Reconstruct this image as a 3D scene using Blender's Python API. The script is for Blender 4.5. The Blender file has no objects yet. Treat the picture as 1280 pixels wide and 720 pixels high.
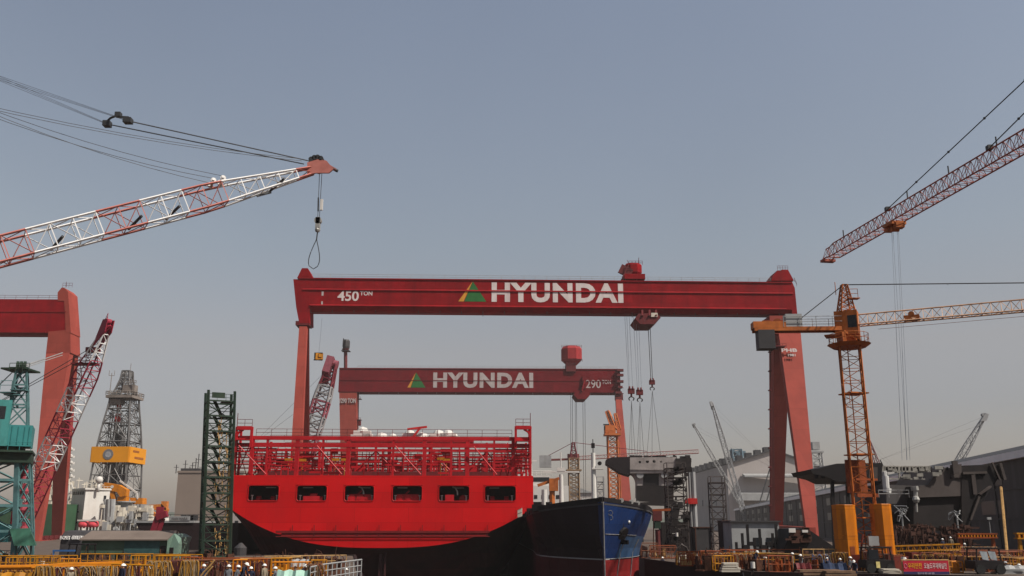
import bpy, bmesh, math, random
from mathutils import Vector as V, Matrix
R = math.radians
C = bpy.context.scene.collection
SC = bpy.context.scene
rnd = random.Random(7)
# ------------------------------------------------------------------ camera geometry (used to turn sight lines into real places)
F, TH, CAM = 1150.0, R(14.5), V((0, 0, 4.2))
def ray(px, py):
    u, v = (px - 640) / F, (360 - py) / F
    return V((u, math.cos(TH) - v * math.sin(TH), math.sin(TH) + v * math.cos(TH)))
def at(px, py, Y):
    d = ray(px, py); return CAM + d * (Y / d.y)
def at_z(px, py, z):
    d = ray(px, py); return CAM + d * ((z - CAM.z) / d.z)
def gx(px, Y):                                   # X of column px on the ground at distance Y
    d = Y * math.cos(TH) - CAM.z * math.sin(TH)
    return (px - 640) / F * d
def s2l(c):
    return tuple(((x / 255) / 12.92 if x / 255 <= .04045 else ((x / 255 + .055) / 1.055) ** 2.4) for x in c)
# ------------------------------------------------------------------ materials
MATS = {}
def M(name, col, rough=.6, metal=0., var=.25, scale=1.5, grime=.0, gcol=(.03, .022, .018), streak=True, bump=0., spec=.18, plates=None, pvar=.10):
    """paint or steel with uneven tone, stains and rust runs; col is a linear base colour"""
    if name in MATS: return MATS[name]
    m = bpy.data.materials.new(name); m.use_nodes = True; MATS[name] = m
    col = [x * .8 for x in col]; gcol = [x * .8 for x in gcol]
    n, l = m.node_tree.nodes, m.node_tree.links
    b = n['Principled BSDF']; b.inputs['Roughness'].default_value = rough; b.inputs['Metallic'].default_value = metal
    b.inputs['Specular IOR Level'].default_value = spec
    tc = n.new('ShaderNodeTexCoord')
    nz = n.new('ShaderNodeTexNoise'); nz.inputs['Scale'].default_value = scale; nz.inputs['Detail'].default_value = 5; nz.inputs['Roughness'].default_value = .65
    l.new(tc.outputs['Object'], nz.inputs['Vector'])
    mx = n.new('ShaderNodeMix'); mx.data_type = 'RGBA'
    c = list(col)
    mx.inputs['A'].default_value = [max(0, x * (1 - var)) for x in c] + [1]
    mx.inputs['B'].default_value = [min(1, x * (1 + var)) for x in c] + [1]
    cr = n.new('ShaderNodeMapRange'); cr.inputs[1].default_value = .3; cr.inputs[2].default_value = .7
    l.new(nz.outputs['Fac'], cr.inputs[0]); l.new(cr.outputs[0], mx.inputs['Factor'])
    out = mx.outputs['Result']
    if grime > 0:
        mp = n.new('ShaderNodeMapping'); mp.inputs['Scale'].default_value = (1.3, 1.3, .16 if streak else 1.3)
        l.new(tc.outputs['Object'], mp.inputs['Vector'])
        g = n.new('ShaderNodeTexNoise'); g.inputs['Scale'].default_value = scale * .7; g.inputs['Detail'].default_value = 8; g.inputs['Roughness'].default_value = .7
        l.new(mp.outputs['Vector'], g.inputs['Vector'])
        r2 = n.new('ShaderNodeMapRange'); r2.inputs[1].default_value = .48; r2.inputs[2].default_value = .74; r2.inputs[4].default_value = grime
        l.new(g.outputs['Fac'], r2.inputs[0])
        m2 = n.new('ShaderNodeMix'); m2.data_type = 'RGBA'; m2.inputs['B'].default_value = list(gcol) + [1]
        l.new(out, m2.inputs['A']); l.new(r2.outputs[0], m2.inputs['Factor']); out = m2.outputs['Result']
    if plates:                                    # shell plating: plates of slightly different tone, dark weld lines
        sx = n.new('ShaderNodeSeparateXYZ'); l.new(tc.outputs['Object'], sx.inputs[0]); ad = n.new('ShaderNodeMath'); l.new(sx.outputs['X'], ad.inputs[0]); l.new(sx.outputs['Y'], ad.inputs[1])
        cb = n.new('ShaderNodeCombineXYZ'); l.new(ad.outputs[0], cb.inputs['X']); l.new(sx.outputs['Z'], cb.inputs['Y'])
        br = n.new('ShaderNodeTexBrick'); l.new(cb.outputs[0], br.inputs['Vector']); br.inputs['Scale'].default_value = 1; br.inputs['Brick Width'].default_value = plates[0]; br.inputs['Row Height'].default_value = plates[1]; br.inputs['Mortar Size'].default_value = .045; br.inputs['Mortar Smooth'].default_value = .6
        br.inputs['Color1'].default_value = (1 - pvar,) * 3 + (1,); br.inputs['Color2'].default_value = (1 + pvar,) * 3 + (1,); br.inputs['Mortar'].default_value = (.72, .72, .72, 1)
        m3 = n.new('ShaderNodeMix'); m3.data_type = 'RGBA'; m3.blend_type = 'MULTIPLY'; m3.inputs['Factor'].default_value = 1; l.new(out, m3.inputs['A']); l.new(br.outputs['Color'], m3.inputs['B']); out = m3.outputs['Result']
        bq = n.new('ShaderNodeBump'); bq.inputs['Strength'].default_value = .35; bq.inputs['Distance'].default_value = .06
        nw = n.new('ShaderNodeTexNoise'); nw.inputs['Scale'].default_value = .7; nw.inputs['Detail'].default_value = 2; l.new(tc.outputs['Object'], nw.inputs['Vector']); l.new(nw.outputs['Fac'], bq.inputs['Height']); l.new(bq.outputs['Normal'], b.inputs['Normal'])
    l.new(out, b.inputs['Base Color'])
    if bump > 0:
        bp = n.new('ShaderNodeBump'); bp.inputs['Strength'].default_value = bump; bp.inputs['Distance'].default_value = .05
        l.new(nz.outputs['Fac'], bp.inputs['Height']); l.new(bp.outputs['Normal'], b.inputs['Normal'])
    return m
# ------------------------------------------------------------------ objects
MW = {}                                           # world matrix of every root
def thing(name, label, cat, loc=(0, 0, 0), rz=0., group=None):
    o = bpy.data.objects.new(name, None); C.objects.link(o); o.empty_display_size = .5
    o.location = loc; o.rotation_euler = (0, 0, rz)
    o['label'] = label; o['category'] = cat
    if group: o['group'] = group
    MW[o.name] = Matrix.Translation(V(loc)) @ Matrix.Rotation(rz, 4, 'Z')
    return o
def tag(o, label, cat, group=None, kind=None):
    if label: o['label'] = label
    if cat: o['category'] = cat
    if group: o['group'] = group
    if kind: o['kind'] = kind
    return o
def struct(o): o['kind'] = 'structure'; return o
def dup(root, loc, rz, label, group=None):
    r = root.copy(); C.objects.link(r); r.location = loc; r.rotation_euler = (0, 0, rz); r['label'] = label
    if group: r['group'] = group
    for ch in list(root.children):
        c = ch.copy(); C.objects.link(c); c.parent = r
        for g in list(ch.children):
            d = g.copy(); C.objects.link(d); d.parent = c
    return r
class MB:
    """collects shapes (world coordinates, or the thing's own when local=True) and links them as ONE mesh object"""
    def __init__(s): s.v = []; s.f = []; s.m = []; s.g = []
    def add(s, vs, fs, m=0):
        b = len(s.v); s.v += [V(x) for x in vs]; s.g.append((b, len(s.f)))
        for f in fs: s.f.append([b + i for i in f]); s.m.append(m)
        return s
    def hexa(s, p, m=0):                          # 8 corners: bottom loop 0-3, top loop 4-7
        return s.add(p, [(3, 2, 1, 0), (4, 5, 6, 7), (0, 1, 5, 4), (1, 2, 6, 5), (2, 3, 7, 6), (3, 0, 4, 7)], m)
    def bx(s, x0, x1, y0, y1, z0, z1, m=0):
        return s.hexa([(x0, y0, z0), (x1, y0, z0), (x1, y1, z0), (x0, y1, z0), (x0, y0, z1), (x1, y0, z1), (x1, y1, z1), (x0, y1, z1)], m)
    def box(s, c, d, rz=0., m=0):
        c = V(c); q = Matrix.Rotation(rz, 3, 'Z'); a, b, h = d[0] / 2, d[1] / 2, d[2] / 2
        return s.hexa([c + q @ V(p) for p in [(-a, -b, -h), (a, -b, -h), (a, b, -h), (-a, b, -h), (-a, -b, h), (a, -b, h), (a, b, h), (-a, b, h)]], m)
    def frame(s, a, b, up=None):
        t = (b - a).normalized(); up = V(up) if up else V((0, 0, 1))
        if abs(t.dot(up)) > .97: up = V((0, 1, 0)) if abs(t.y) < .9 else V((1, 0, 0))
        x = t.cross(up).normalized(); return t, x, x.cross(t).normalized()
    def bar(s, a, b, w, h=None, up=None, m=0, w2=None, h2=None):
        a, b = V(a), V(b); h = h or w; t, x, y = s.frame(a, b, up)
        p = []
        for q, ww, hh in ((a, w, h), (b, w2 or w, h2 or h)):
            p += [q - x * ww / 2 - y * hh / 2, q + x * ww / 2 - y * hh / 2, q + x * ww / 2 + y * hh / 2, q - x * ww / 2 + y * hh / 2]
        return s.hexa(p, m)
    def tube(s, a, b, r, n=5, r2=None, m=0, cap=True):
        a, b = V(a), V(b)
        if (b - a).length < 1e-5: return s
        t, x, y = s.frame(a, b); r2 = r if r2 is None else r2
        vs = [q + (x * math.cos(k * math.tau / n) + y * math.sin(k * math.tau / n)) * rr for q, rr in ((a, r), (b, r2)) for k in range(n)]
        fs = [(k, (k + 1) % n, n + (k + 1) % n, n + k) for k in range(n)]
        if cap: fs += [tuple(range(n - 1, -1, -1)), tuple(range(n, 2 * n))]
        return s.add(vs, fs, m)
    def path(s, pts, r, n=5, m=0):
        pts = [V(p) for p in pts]; vs = []; N = len(pts)
        for i, p in enumerate(pts):
            t = (pts[min(i + 1, N - 1)] - pts[max(i - 1, 0)])
            if t.length < 1e-6: t = V((0, 0, 1))
            t.normalize(); up = V((0, 0, 1)) if abs(t.z) < .95 else V((0, 1, 0))
            x = t.cross(up).normalized(); y = x.cross(t)
            vs += [p + (x * math.cos(k * math.tau / n) + y * math.sin(k * math.tau / n)) * r for k in range(n)]
        fs = [(i * n + k, i * n + (k + 1) % n, (i + 1) * n + (k + 1) % n, (i + 1) * n + k) for i in range(N - 1) for k in range(n)]
        fs += [tuple(range(n - 1, -1, -1)), tuple(range((N - 1) * n, N * n))]
        return s.add(vs, fs, m)
    def prism(s, loop, off, m=0):
        loop = [V(p) for p in loop]; off = V(off); n = len(loop)
        return s.add(loop + [p + off for p in loop], [tuple(range(n - 1, -1, -1)), tuple(range(n, 2 * n))] + [(k, (k + 1) % n, n + (k + 1) % n, n + k) for k in range(n)], m)
    def loft(s, rings, m=0, closed=True, caps=True):
        n = len(rings[0]); vs = [V(p) for r in rings for p in r]
        fs = [(i * n + k, i * n + (k + 1) % n, (i + 1) * n + (k + 1) % n, (i + 1) * n + k) for i in range(len(rings) - 1) for k in range(n if closed else n - 1)]
        if caps: fs += [tuple(range(n - 1, -1, -1)), tuple(range((len(rings) - 1) * n, len(rings) * n))]
        return s.add(vs, fs, m)
    def ball(s, c, r, n=10, m=0, sz=1.):
        c = V(c); rings = [[c + V((r * math.sin(a) * math.cos(k * math.tau / n), r * math.sin(a) * math.sin(k * math.tau / n), -r * sz * math.cos(a))) for k in range(n)] for a in [math.pi * (i + .02) / (n // 2 + .04) for i in range(n // 2 + 1)]]
        return s.loft(rings, m)
    def disc(s, c, axis, r, w, n=12, m=0):
        c, a = V(c), V(axis).normalized(); return s.tube(c - a * w / 2, c + a * w / 2, r, n, m=m)
    def lattice(s, p0, p1, w, h, bays, rc, rl, up=None, tri=False, sc=None, mat=None, n=4, cross=False, faces=None):
        """truss of four chords (three when tri) with zigzag lacing; sc(t) scales the section, mat(t) picks the paint of a bay"""
        p0, p1 = V(p0), V(p1); t, x, y = s.frame(p0, p1, up)
        sc = sc or (lambda q: 1.); mat = mat or (lambda q: 0)
        def cor(i):
            q = i / bays; c = p0.lerp(p1, q); k = sc(q)
            if tri: return [c - x * w / 2 * k - y * h / 2 * k, c + x * w / 2 * k - y * h / 2 * k, c + y * h / 2 * k]
            return [c + x * a * w / 2 * k + y * b * h / 2 * k for a, b in ((-1, -1), (1, -1), (1, 1), (-1, 1))]
        N = 3 if tri else 4
        for i in range(bays):
            A, B = cor(i), cor(i + 1); mm = mat((i + .5) / bays)
            for k in range(N):
                s.tube(A[k], B[k], rc, n, m=mm, cap=(i == 0 or i == bays - 1))
                j = (k + 1) % N
                if i % 2 == 0: s.tube(A[k], B[j], rl, 3, m=mm, cap=False)
                else: s.tube(A[j], B[k], rl, 3, m=mm, cap=False)
                if cross: s.tube(*((A[j], B[k]) if i % 2 == 0 else (A[k], B[j])), rl, 3, m=mm, cap=False)
                s.tube(B[k], B[j], rl, 3, m=mm, cap=False)
                if i == 0: s.tube(A[k], A[j], rl, 3, m=mm, cap=False)
        return s
    def rail(s, pts, h=1.1, step=2., r=.03, m=0, mids=1, posts=True):
        pts = [V(p) for p in pts]; up = V((0, 0, 1))
        for a, b in zip(pts, pts[1:]):
            for k in range(mids + 1): z = h * (k + 1) / (mids + 1); s.tube(a + up * z, b + up * z, r, 4, m=m)
            if posts:
                n = max(1, round((b - a).length / step))
                for i in range(n + 1): q = a.lerp(b, i / n); s.tube(q, q + up * h, r, 4, m=m)
        return s
    def each(s, name, mats, parent, per=1):
        """one part for every PER shapes added"""
        out = []
        for i in range(0, len(s.g), per):
            b, f0 = s.g[i]; b1, f1 = s.g[i + per] if i + per < len(s.g) else (len(s.v), len(s.f))
            q = MB(); q.v = s.v[b:b1]; q.f = [[k - b for k in f] for f in s.f[f0:f1]]; q.m = s.m[f0:f1]; out.append(q.build(name, mats, parent))
        return out
    def build(s, name, mats, parent=None, local=False, smooth=False, label=None, cat=None, group=None, kind=None, auto=None):
        me = bpy.data.meshes.new(name)
        org = None
        if parent is not None and not local:
            root = parent
            while root.parent: root = root.parent
            inv = MW[root.name].inverted(); vs = [inv @ p for p in s.v]
        elif parent is None and not local and s.v:
            lo = [min(p[i] for p in s.v) for i in range(3)]; hi = [max(p[i] for p in s.v) for i in range(3)]
            org = V(((lo[0] + hi[0]) / 2, (lo[1] + hi[1]) / 2, lo[2])); vs = [p - org for p in s.v]
        else: vs = s.v
        me.from_pydata([tuple(p) for p in vs], [], s.f)
        for m in (mats if isinstance(mats, (list, tuple)) else [mats]): me.materials.append(m)
        me.polygons.foreach_set('material_index', s.m)
        if smooth: me.polygons.foreach_set('use_smooth', [True] * len(s.f))
        me.update()
        bm = bmesh.new(); bm.from_mesh(me); bmesh.ops.recalc_face_normals(bm, faces=bm.faces); bm.to_mesh(me); bm.free()
        o = bpy.data.objects.new(name, me); C.objects.link(o)
        if parent is not None: o.parent = parent
        if org is not None: o.location = org; MW[o.name] = Matrix.Translation(org)
        elif parent is None: MW[o.name] = Matrix.Identity(4)
        return tag(o, label, cat, group, kind)
def plate_mesh(outer, holes, thick):
    """flat plate in the xy plane with holes, thickness along z (centred)"""
    cu = bpy.data.curves.new('plate', 'CURVE'); cu.dimensions = '2D'; cu.fill_mode = 'BOTH'; cu.extrude = thick / 2
    for lp in [outer] + list(holes):
        sp = cu.splines.new('POLY'); sp.points.add(len(lp) - 1); sp.use_cyclic_u = True
        for q, p in zip(sp.points, lp): q.co = (p[0], p[1], 0, 1)
    o = bpy.data.objects.new('plate', cu); C.objects.link(o)
    me = bpy.data.meshes.new_from_object(o.evaluated_get(bpy.context.evaluated_depsgraph_get()))
    vs = [v.co.copy() for v in me.vertices]; fs = [tuple(p.vertices) for p in me.polygons]
    bpy.data.objects.remove(o); bpy.data.meshes.remove(me); bpy.data.curves.remove(cu)
    return vs, fs
def text_mesh(body, bold=.0, ext=.02, font=None, sp=1.):
    cu = bpy.data.curves.new('text', 'FONT'); cu.body = body; cu.offset = bold; cu.extrude = ext; cu.size = 1; cu.resolution_u = 4; cu.space_character = sp
    if font: cu.font = font
    o = bpy.data.objects.new('text', cu); C.objects.link(o)
    me = bpy.data.meshes.new_from_object(o.evaluated_get(bpy.context.evaluated_depsgraph_get()))
    vs = [v.co.copy() for v in me.vertices]; fs = [tuple(p.vertices) for p in me.polygons]
    bpy.data.objects.remove(o); bpy.data.meshes.remove(me); bpy.data.curves.remove(cu)
    return vs, fs
def lettering(mb, body, p00, p10, h, nrm, bold=.0, ext=.03, up=(0, 0, 1), m=0, sp=1.):
    """sets BODY between the points p00 and p10 (left and right foot of the writing), H high, proud of the face along nrm"""
    vs, fs = text_mesh(body, bold, .5, None, sp)
    if not vs: return
    x0 = min(v.x for v in vs); x1 = max(v.x for v in vs); y0 = min(v.y for v in vs); y1 = max(v.y for v in vs)
    p00, p10, up, nrm = V(p00), V(p10), V(up), V(nrm)
    ex = p10 - p00
    mb.add([p00 + ex * ((v.x - x0) / (x1 - x0)) + up * (h * (v.y - y0) / (y1 - y0)) + nrm * (ext * (v.z + .5)) for v in vs], fs, m)
HAZE, SKY, SUN, EXPO = .00014, .085, 5.0, .41
# ------------------------------------------------------------------ paints
m_gird = M('girder red', (.225, .0045, .008), .7, spec=.06, var=.22, scale=.25, grime=.62, gcol=(.09, .006, .009), plates=(9, 3.6), pvar=.09)
m_leg = M('leg faded red', (.29, .055, .040), .7, spec=.08, var=.12, scale=.2, grime=.4, gcol=(.18, .035, .03), plates=(7, 6), pvar=.06)
m_gird2 = M('far girder red', (.145, .006, .010), .7, spec=.06, var=.2, scale=.2, grime=.45, gcol=(.12, .01, .014), plates=(10, 4), pvar=.1)
m_bright = M('bright red', (.42, .02, .018), .5, var=.15, scale=.4, grime=.25, gcol=(.25, .03, .02))
m_dkred = M('dark red steel', (.12, .014, .016), .6, var=.3, grime=.4)
m_letter = M('worn white letter', (.42, .37, .36), .7, var=.12, scale=.4, grime=.5, gcol=(.25, .10, .10))
m_letter1 = M('painted white letter', (.62, .55, .53), .7, var=.10, scale=.4, grime=.45, gcol=(.34, .16, .15))
m_yel = M('safety yellow', (.40, .165, .006), .5, var=.25, scale=1.2, grime=.45, gcol=(.10, .035, .01))
m_yelo = M('orange yellow', (.52, .17, .006), .5, var=.2, scale=1., grime=.3, gcol=(.2, .06, .01))
m_org = M('crane orange', (.42, .115, .022), .55, var=.25, scale=.8, grime=.5, gcol=(.09, .022, .01))
m_orgd = M('weathered orange', (.22, .045, .008), .6, var=.3, scale=.9, grime=.5, gcol=(.05, .015, .008))
m_grnlogo = M('logo green', (.02, .13, .03), .6, var=.15, scale=.5)
m_yellogo = M('logo yellow', (.55, .25, .03), .6, var=.15, scale=.5)
m_ship = M('ship red', (.55, .006, .008), .42, var=.10, scale=.16, grime=.45, gcol=(.30, .008, .009), plates=(8.5, 2.35), pvar=.085, spec=.1)
m_ship2 = M('ship red steelwork', (.40, .008, .014), .5, var=.2, scale=.6, grime=.2, gcol=(.2, .01, .012))
m_af = M('antifouling maroon', (.095, .012, .013), .55, var=.3, scale=.2, grime=.45, gcol=(.008, .003, .004), plates=(9, 2.5), pvar=.25)
m_blk = M('black steel', (.009, .007, .008), .6, var=.4, scale=.6, grime=.35, gcol=(.025, .014, .01))
m_dark = M('dark primer steel', (.016, .012, .012), .7, var=.35, scale=.35, grime=.45, gcol=(.03, .014, .010))
m_prim = M('grey brown primer', (.065, .052, .048), .7, var=.25, scale=.3, grime=.5, gcol=(.03, .018, .014))
m_blue = M('hull blue', (.0045, .019, .078), .45, var=.2, scale=.25, grime=.5, gcol=(.006, .007, .014), plates=(8, 2.2), pvar=.18)
m_bluel = M('hull pale blue', (.035, .085, .18), .5, var=.2, scale=.3, grime=.45, gcol=(.02, .03, .05), plates=(8, 2.2), pvar=.15)
m_redb = M('hull bottom red', (.20, .013, .013), .55, var=.2, scale=.25, grime=.5, gcol=(.07, .01, .01), plates=(8, 2.2), pvar=.18)
m_wht = M('white paint', (.60, .575, .54), .5, var=.06, scale=.5, grime=.3, gcol=(.35, .26, .2))
m_crm = M('cream paint', (.55, .50, .42), .55, var=.15, scale=.5, grime=.4, gcol=(.25, .17, .12))
m_gry = M('grey paint', (.30, .30, .30), .6, var=.15, scale=.5, grime=.35, gcol=(.12, .1, .09))
m_dgry = M('dark grey steel', (.045, .042, .044), .6, var=.25, scale=.5, grime=.35, gcol=(.05, .035, .03))
m_steel = M('galvanised steel', (.33, .32, .30), .5, .3, var=.2, scale=1.)
m_rope = M('wire rope', (.05, .05, .052), .5, .3, var=.1)
m_ropel = M('slack wire rope', (.24, .27, .31), .5, .2, var=.1)
m_teal = M('teal paint', (.035, .19, .19), .5, var=.15, scale=.4, grime=.3, gcol=(.03, .08, .08))
m_teald = M('teal lattice', (.075, .16, .165), .55, var=.25, scale=.8, grime=.4, gcol=(.05, .07, .065))
m_grnb = M('green box paint', (.05, .16, .11), .5, var=.15, scale=.6, grime=.3)
m_dgrn = M('dark green steel', (.018, .036, .024), .6, var=.35, scale=.9, grime=.4, gcol=(.04, .03, .012))
m_hgrn = M('hull green', (.035, .085, .045), .55, var=.2, scale=.2, grime=.35, gcol=(.06, .05, .03))
m_derr = M('derrick grey', (.13, .125, .125), .5, .2, var=.25, scale=.6)
m_bld = M('beige wall', (.235, .185, .155), .8, var=.06, scale=.1, grime=.15, gcol=(.17, .135, .115))
m_bldl = M('pale wall', (.38, .34, .325), .8, var=.06, scale=.1, grime=.2, gcol=(.16, .14, .13))
m_shed = M('shed wall grey', (.066, .059, .059), .7, var=.12, scale=.06, grime=.4, gcol=(.028, .022, .022), plates=(1.6, 5.2), pvar=.14)
m_shedr = M('shed roof dark', (.040, .040, .044), .7, var=.15, scale=.08, grime=.3)
m_eave = M('eave strip', (.85, .82, .80), .6, var=.08, scale=.1, grime=.3, gcol=(.3, .28, .26))
m_glass = M('dark glass', (.02, .022, .026), .15, var=.1)
m_pink = M('lifeboat red', (.62, .07, .09), .45, var=.1)
m_pipe = M('lagged pipe white', (.55, .54, .52), .5, var=.15, grime=.3, gcol=(.25, .2, .18))
m_tan = M('tan hose', (.38, .22, .08), .6, var=.35, scale=3.)
m_rust = M('rusty steel', (.16, .055, .028), .8, var=.4, scale=1.5, grime=.4, gcol=(.05, .02, .014))
m_rustd = M('dark rusty steel', (.06, .024, .016), .8, var=.4, scale=1.2, grime=.4)
m_navy = M('navy workwear', (.018, .022, .045), .9, var=.3, scale=6)
m_grywork = M('grey workwear', (.11, .115, .13), .9, var=.3, scale=6)
m_beige = M('khaki workwear', (.22, .18, .13), .9, var=.3, scale=6)
m_skin = M('skin', (.42, .22, .14), .6, var=.08)
m_helm = M('white helmet', (.80, .79, .76), .35, var=.03)
m_blueb = M('blue plastic', (.03, .10, .26), .5, var=.2, scale=2)
m_mint = M('mint sheet', (.35, .55, .46), .6, var=.15, scale=2)
m_red = M('signal red', (.45, .02, .02), .5, var=.2)
m_tire = M('rubber', (.02, .02, .02), .9, var=.2)

def ground_mat(name, a, b, sc):
    m = M(name, a, .85, var=.35, scale=sc, grime=.6, gcol=b, streak=False, bump=.3); return m
m_gnd = ground_mat('quay concrete', (.10, .075, .06), (.035, .018, .012), .35)
m_dock = M('dock wall', (.022, .011, .010), .9, var=.35, scale=.4, grime=.6, gcol=(.010, .004, .005))
m_floor = ground_mat('dock floor', (.035, .028, .026), (.012, .008, .008), .2)

# ------------------------------------------------------------------ ground with the dry dock cut out of it
DOCK = [(-8.5, 46), (-12.7, 80), (-23, 139), (-50, 141), (-66, 430), (36, 430), (33, 270), (24, 150), (17.2, 122), (22.2, 88), (44, 79.5), (320, 71), (320, 46)]
vs, fs = plate_mesh([(-4000, -400), (4000, -400), (4000, 6000), (-4000, 6000)], [DOCK], 13)
g = MB(); g.add([V((v.x, v.y, v.z - 6.5)) for v in vs], fs)
struct(g.build('ground', m_gnd, local=True))
w = MB()                                          # facing of the dock, a hand's breadth proud of the ground's cut
n = len(DOCK)
for i in range(n):
    a, b = V((*DOCK[i], 0)), V((*DOCK[(i + 1) % n], 0)); t = (b - a).normalized(); nn = V((-t.y, t.x, 0))
    if (i in (12,)): continue
    o1, o2 = nn * -.0, nn * -.35
    w.hexa([a + o2 + V((0, 0, -12.9)), b + o2 + V((0, 0, -12.9)), b + o1 + V((0, 0, -12.9)), a + o1 + V((0, 0, -12.9)), a + o2 + V((0, 0, .16)), b + o2 + V((0, 0, .16)), b + o1 + V((0, 0, .16)), a + o1 + V((0, 0, .16))])
struct(w.build('quay_wall', m_dock))
f = MB(); f.bx(-90, 330, 40, 440, -13.6, -12.4); struct(f.build('dock_floor', m_floor))
# far low hills
h = MB(); pts = []
for i in range(61):
    x = -2600 + i * 90; pts.append((x, 20 + 55 * abs(math.sin(i * .37 + 1)) * (.5 + .5 * math.sin(i * .13 + .6)) + 8 * math.sin(i * 1.7)))
rings = [[V((x, 2600 + s * 220, max(0, z * k))) for x, z in pts] for s, k in ((0, 0), (1, .55), (2, 1), (4, .7), (6, 0))]
h.loft(rings, closed=False, caps=False)
struct(h.build('hills', M('hill green', (.05, .065, .04), .9, var=.3, scale=.02), smooth=True))

# ------------------------------------------------------------------ upright planes: sight line -> point on a facade
class Pl:
    def __init__(s, px, py, Y, a):
        s.o = at(px, py, Y); s.a = a; s.e = V((math.cos(a), math.sin(a), 0)); s.n = V((math.sin(a), -math.cos(a), 0)); s.b = -s.n
    def __call__(s, px, py, off=0.):
        d = ray(px, py); o = s.o + s.n * off
        return CAM + d * ((o - CAM).dot(s.n) / d.dot(s.n))
    def z(s, px, z, off=0.):                       # point of column px at height z
        lo, hi = -200., 900.
        for _ in range(40):
            m = (lo + hi) / 2
            if s(px, m, off).z > z: lo = m
            else: hi = m
        return s(px, (lo + hi) / 2, off)
UP = V((0, 0, 1))
def slab(mb, tl, tr, br, bl, th_top, th_bot=None, m=0):
    """a flat box leg: front face corners in world points, thickness going back along y"""
    a, b = V((0, th_top, 0)), V((0, th_bot or th_top, 0))
    return mb.hexa([bl, br, br + b, bl + b, tl, tr, tr + a, tl + a], m)
# ------------------------------------------------------------------ the three goliath gantry cranes
def hexhouse(mb, c, r, h, n=8, m=0, taper=.75):
    """machinery house with bevelled corners, narrower below"""
    c = V(c); rings = []
    for z, k in ((0, taper), (h * .28, 1.), (h * .85, 1.), (h, .8)):
        rings.append([c + V((r * k * math.cos((i + .5) * math.tau / n), .9 * r * k * math.sin((i + .5) * math.tau / n), z)) for i in range(n)])
    mb.loft(rings, m)
def bogies(root, name, pts, mat):
    for a, b in pts:
        a, b = V(a), V(b); s = MB(); s.bar(a + UP * 2.6, b + UP * 2.6, 1.6, 2.2)
        o = s.build('sill_beam', mat, root)
        q = MB()
        for k in range(6):
            c = a.lerp(b, (k + .5) / 6); q.box(c + UP * .9, (1.1, 2.6, 1.2), 0)
            for d in (-.7, .7): q.disc(c + V((0, d, .42)), (1, 0, 0), .4, .3, 10)
        q.build('wheel_bogie', m_dkred, root)
# ---- 450 ton crane over the red ship
G1 = Pl(368, 393, 262, R(2.0))
Z0, Z1 = 65.4, 75.05
root = thing('gantry_crane', 'tall red gantry crane marked 450 TON spanning the dock behind the red ship', 'gantry crane', (G1.z(680, 0).x, G1.z(680, 0).y, 0), G1.a)
A0, B0 = G1.z(369, Z0), G1.z(993, Z0)
def gp(x, z, off=0.):                              # x from 0 to 1 along the girder
    p = A0.lerp(B0, x); return V((p.x, p.y, z)) + G1.n * off
g = MB(); D = G1.b * 6.6
L = (B0 - A0).length
xl = 4.6 / L
g.prism([gp(.027, Z0 + 1.25), gp(1.0, Z0 + 1.25), gp(1., Z1), gp(.01, Z1), gp(.012, Z1 - 7)], D)
g.prism([gp(.0272, Z0 + 1.25, -.01), gp(.0272, Z0, -.95), gp(.0272, Z0, -5.6), gp(.0272, Z0 + 1.25, -6.59)], gp(.9995, Z0) - gp(.0272, Z0))
def ledge(mb, z, o, x0, x1): mb.prism([gp(x0, z + .5, .0), gp(x0, z + .1, o), gp(x0, z, o), gp(x0, z, 0)], gp(x1, z) - gp(x0, z))
ledge(g, Z0 + 6.0, .26, .0122, 1.)
ledge(g, Z0 + 1.2, .38, .0275, .985)
g.prism([gp(.003, Z1 - .28, .25), gp(1., Z1 - .28, .25), gp(1., Z1 + .05, .25), gp(.003, Z1 + .05, .25)], G1.b * 7.1)
for k in range(1, 22):                              # weld seams of the web plates
    x = k / 22 + .004; g.prism([gp(x, Z0 + .4, .03), gp(x + .0006, Z0 + .4, .03), gp(x + .0006, Z1 - .3, .03), gp(x, Z1 - .3, .03)], G1.b * .04)
gird = g.build('girder', m_gird, root)
r_ = MB(); r_.rail([gp(.02, Z1 + .05, -.2), gp(.98, Z1 + .05, -.2)], 1.25, 3.4, .045, mids=1)
r_.rail([gp(.02, Z1 + .05, -6.2), gp(.98, Z1 + .05, -6.2)], 1.25, 3.4, .045, mids=1); r_.build('girder_railing', m_steel, gird)
r_ = MB()
for k in range(23):
    p = gp(.03 + .94 * k / 22, Z0 - .0, -.4); hh = 1.5 if k in (8, 15) else .75; r_.tube(p + UP * .1, p - UP * hh, .09, 4)
r_.tube(gp(.03, Z0 - .75, -.4), gp(.97, Z0 - .75, -.4), .05, 4); r_.build('cable_conduit', m_rope, gird)
lt = MB()
def sign(mb, body, px0, px1, z0, z1, bold, pl=G1, off=0., ext=.05, m=0, sp=1.):
    a, b = pl.z(px0, (z0 + z1) / 2, off), pl.z(px1, (z0 + z1) / 2, off)
    a.z = b.z = z0; lettering(mb, body, a, b, z1 - z0, pl.n, bold, ext, m=m, sp=sp)
sign(lt, 'HYUNDAI', 614.5, 779, Z0 + 2.8, Z0 + 8.8, .046, sp=1.13); lt.build('lettering', m_letter1, gird)
lt = MB(); sign(lt, '450', 422, 448.5, Z0 + 2.75, Z0 + 5.8, .022); sign(lt, 'TON', 450, 465.5, Z0 + 4.45, Z0 + 5.8, .02); lt.build('load_lettering', m_letter1, gird)
lt = MB(); sign(lt, '1', 402, 404.5, Z0 + 4.3, Z0 + 5.6, .02); sign(lt, '1', 401.5, 403.5, Z0 + 1.5, Z0 + 2.6, .02); lt.build('small_lettering', m_letter, gird)
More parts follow.
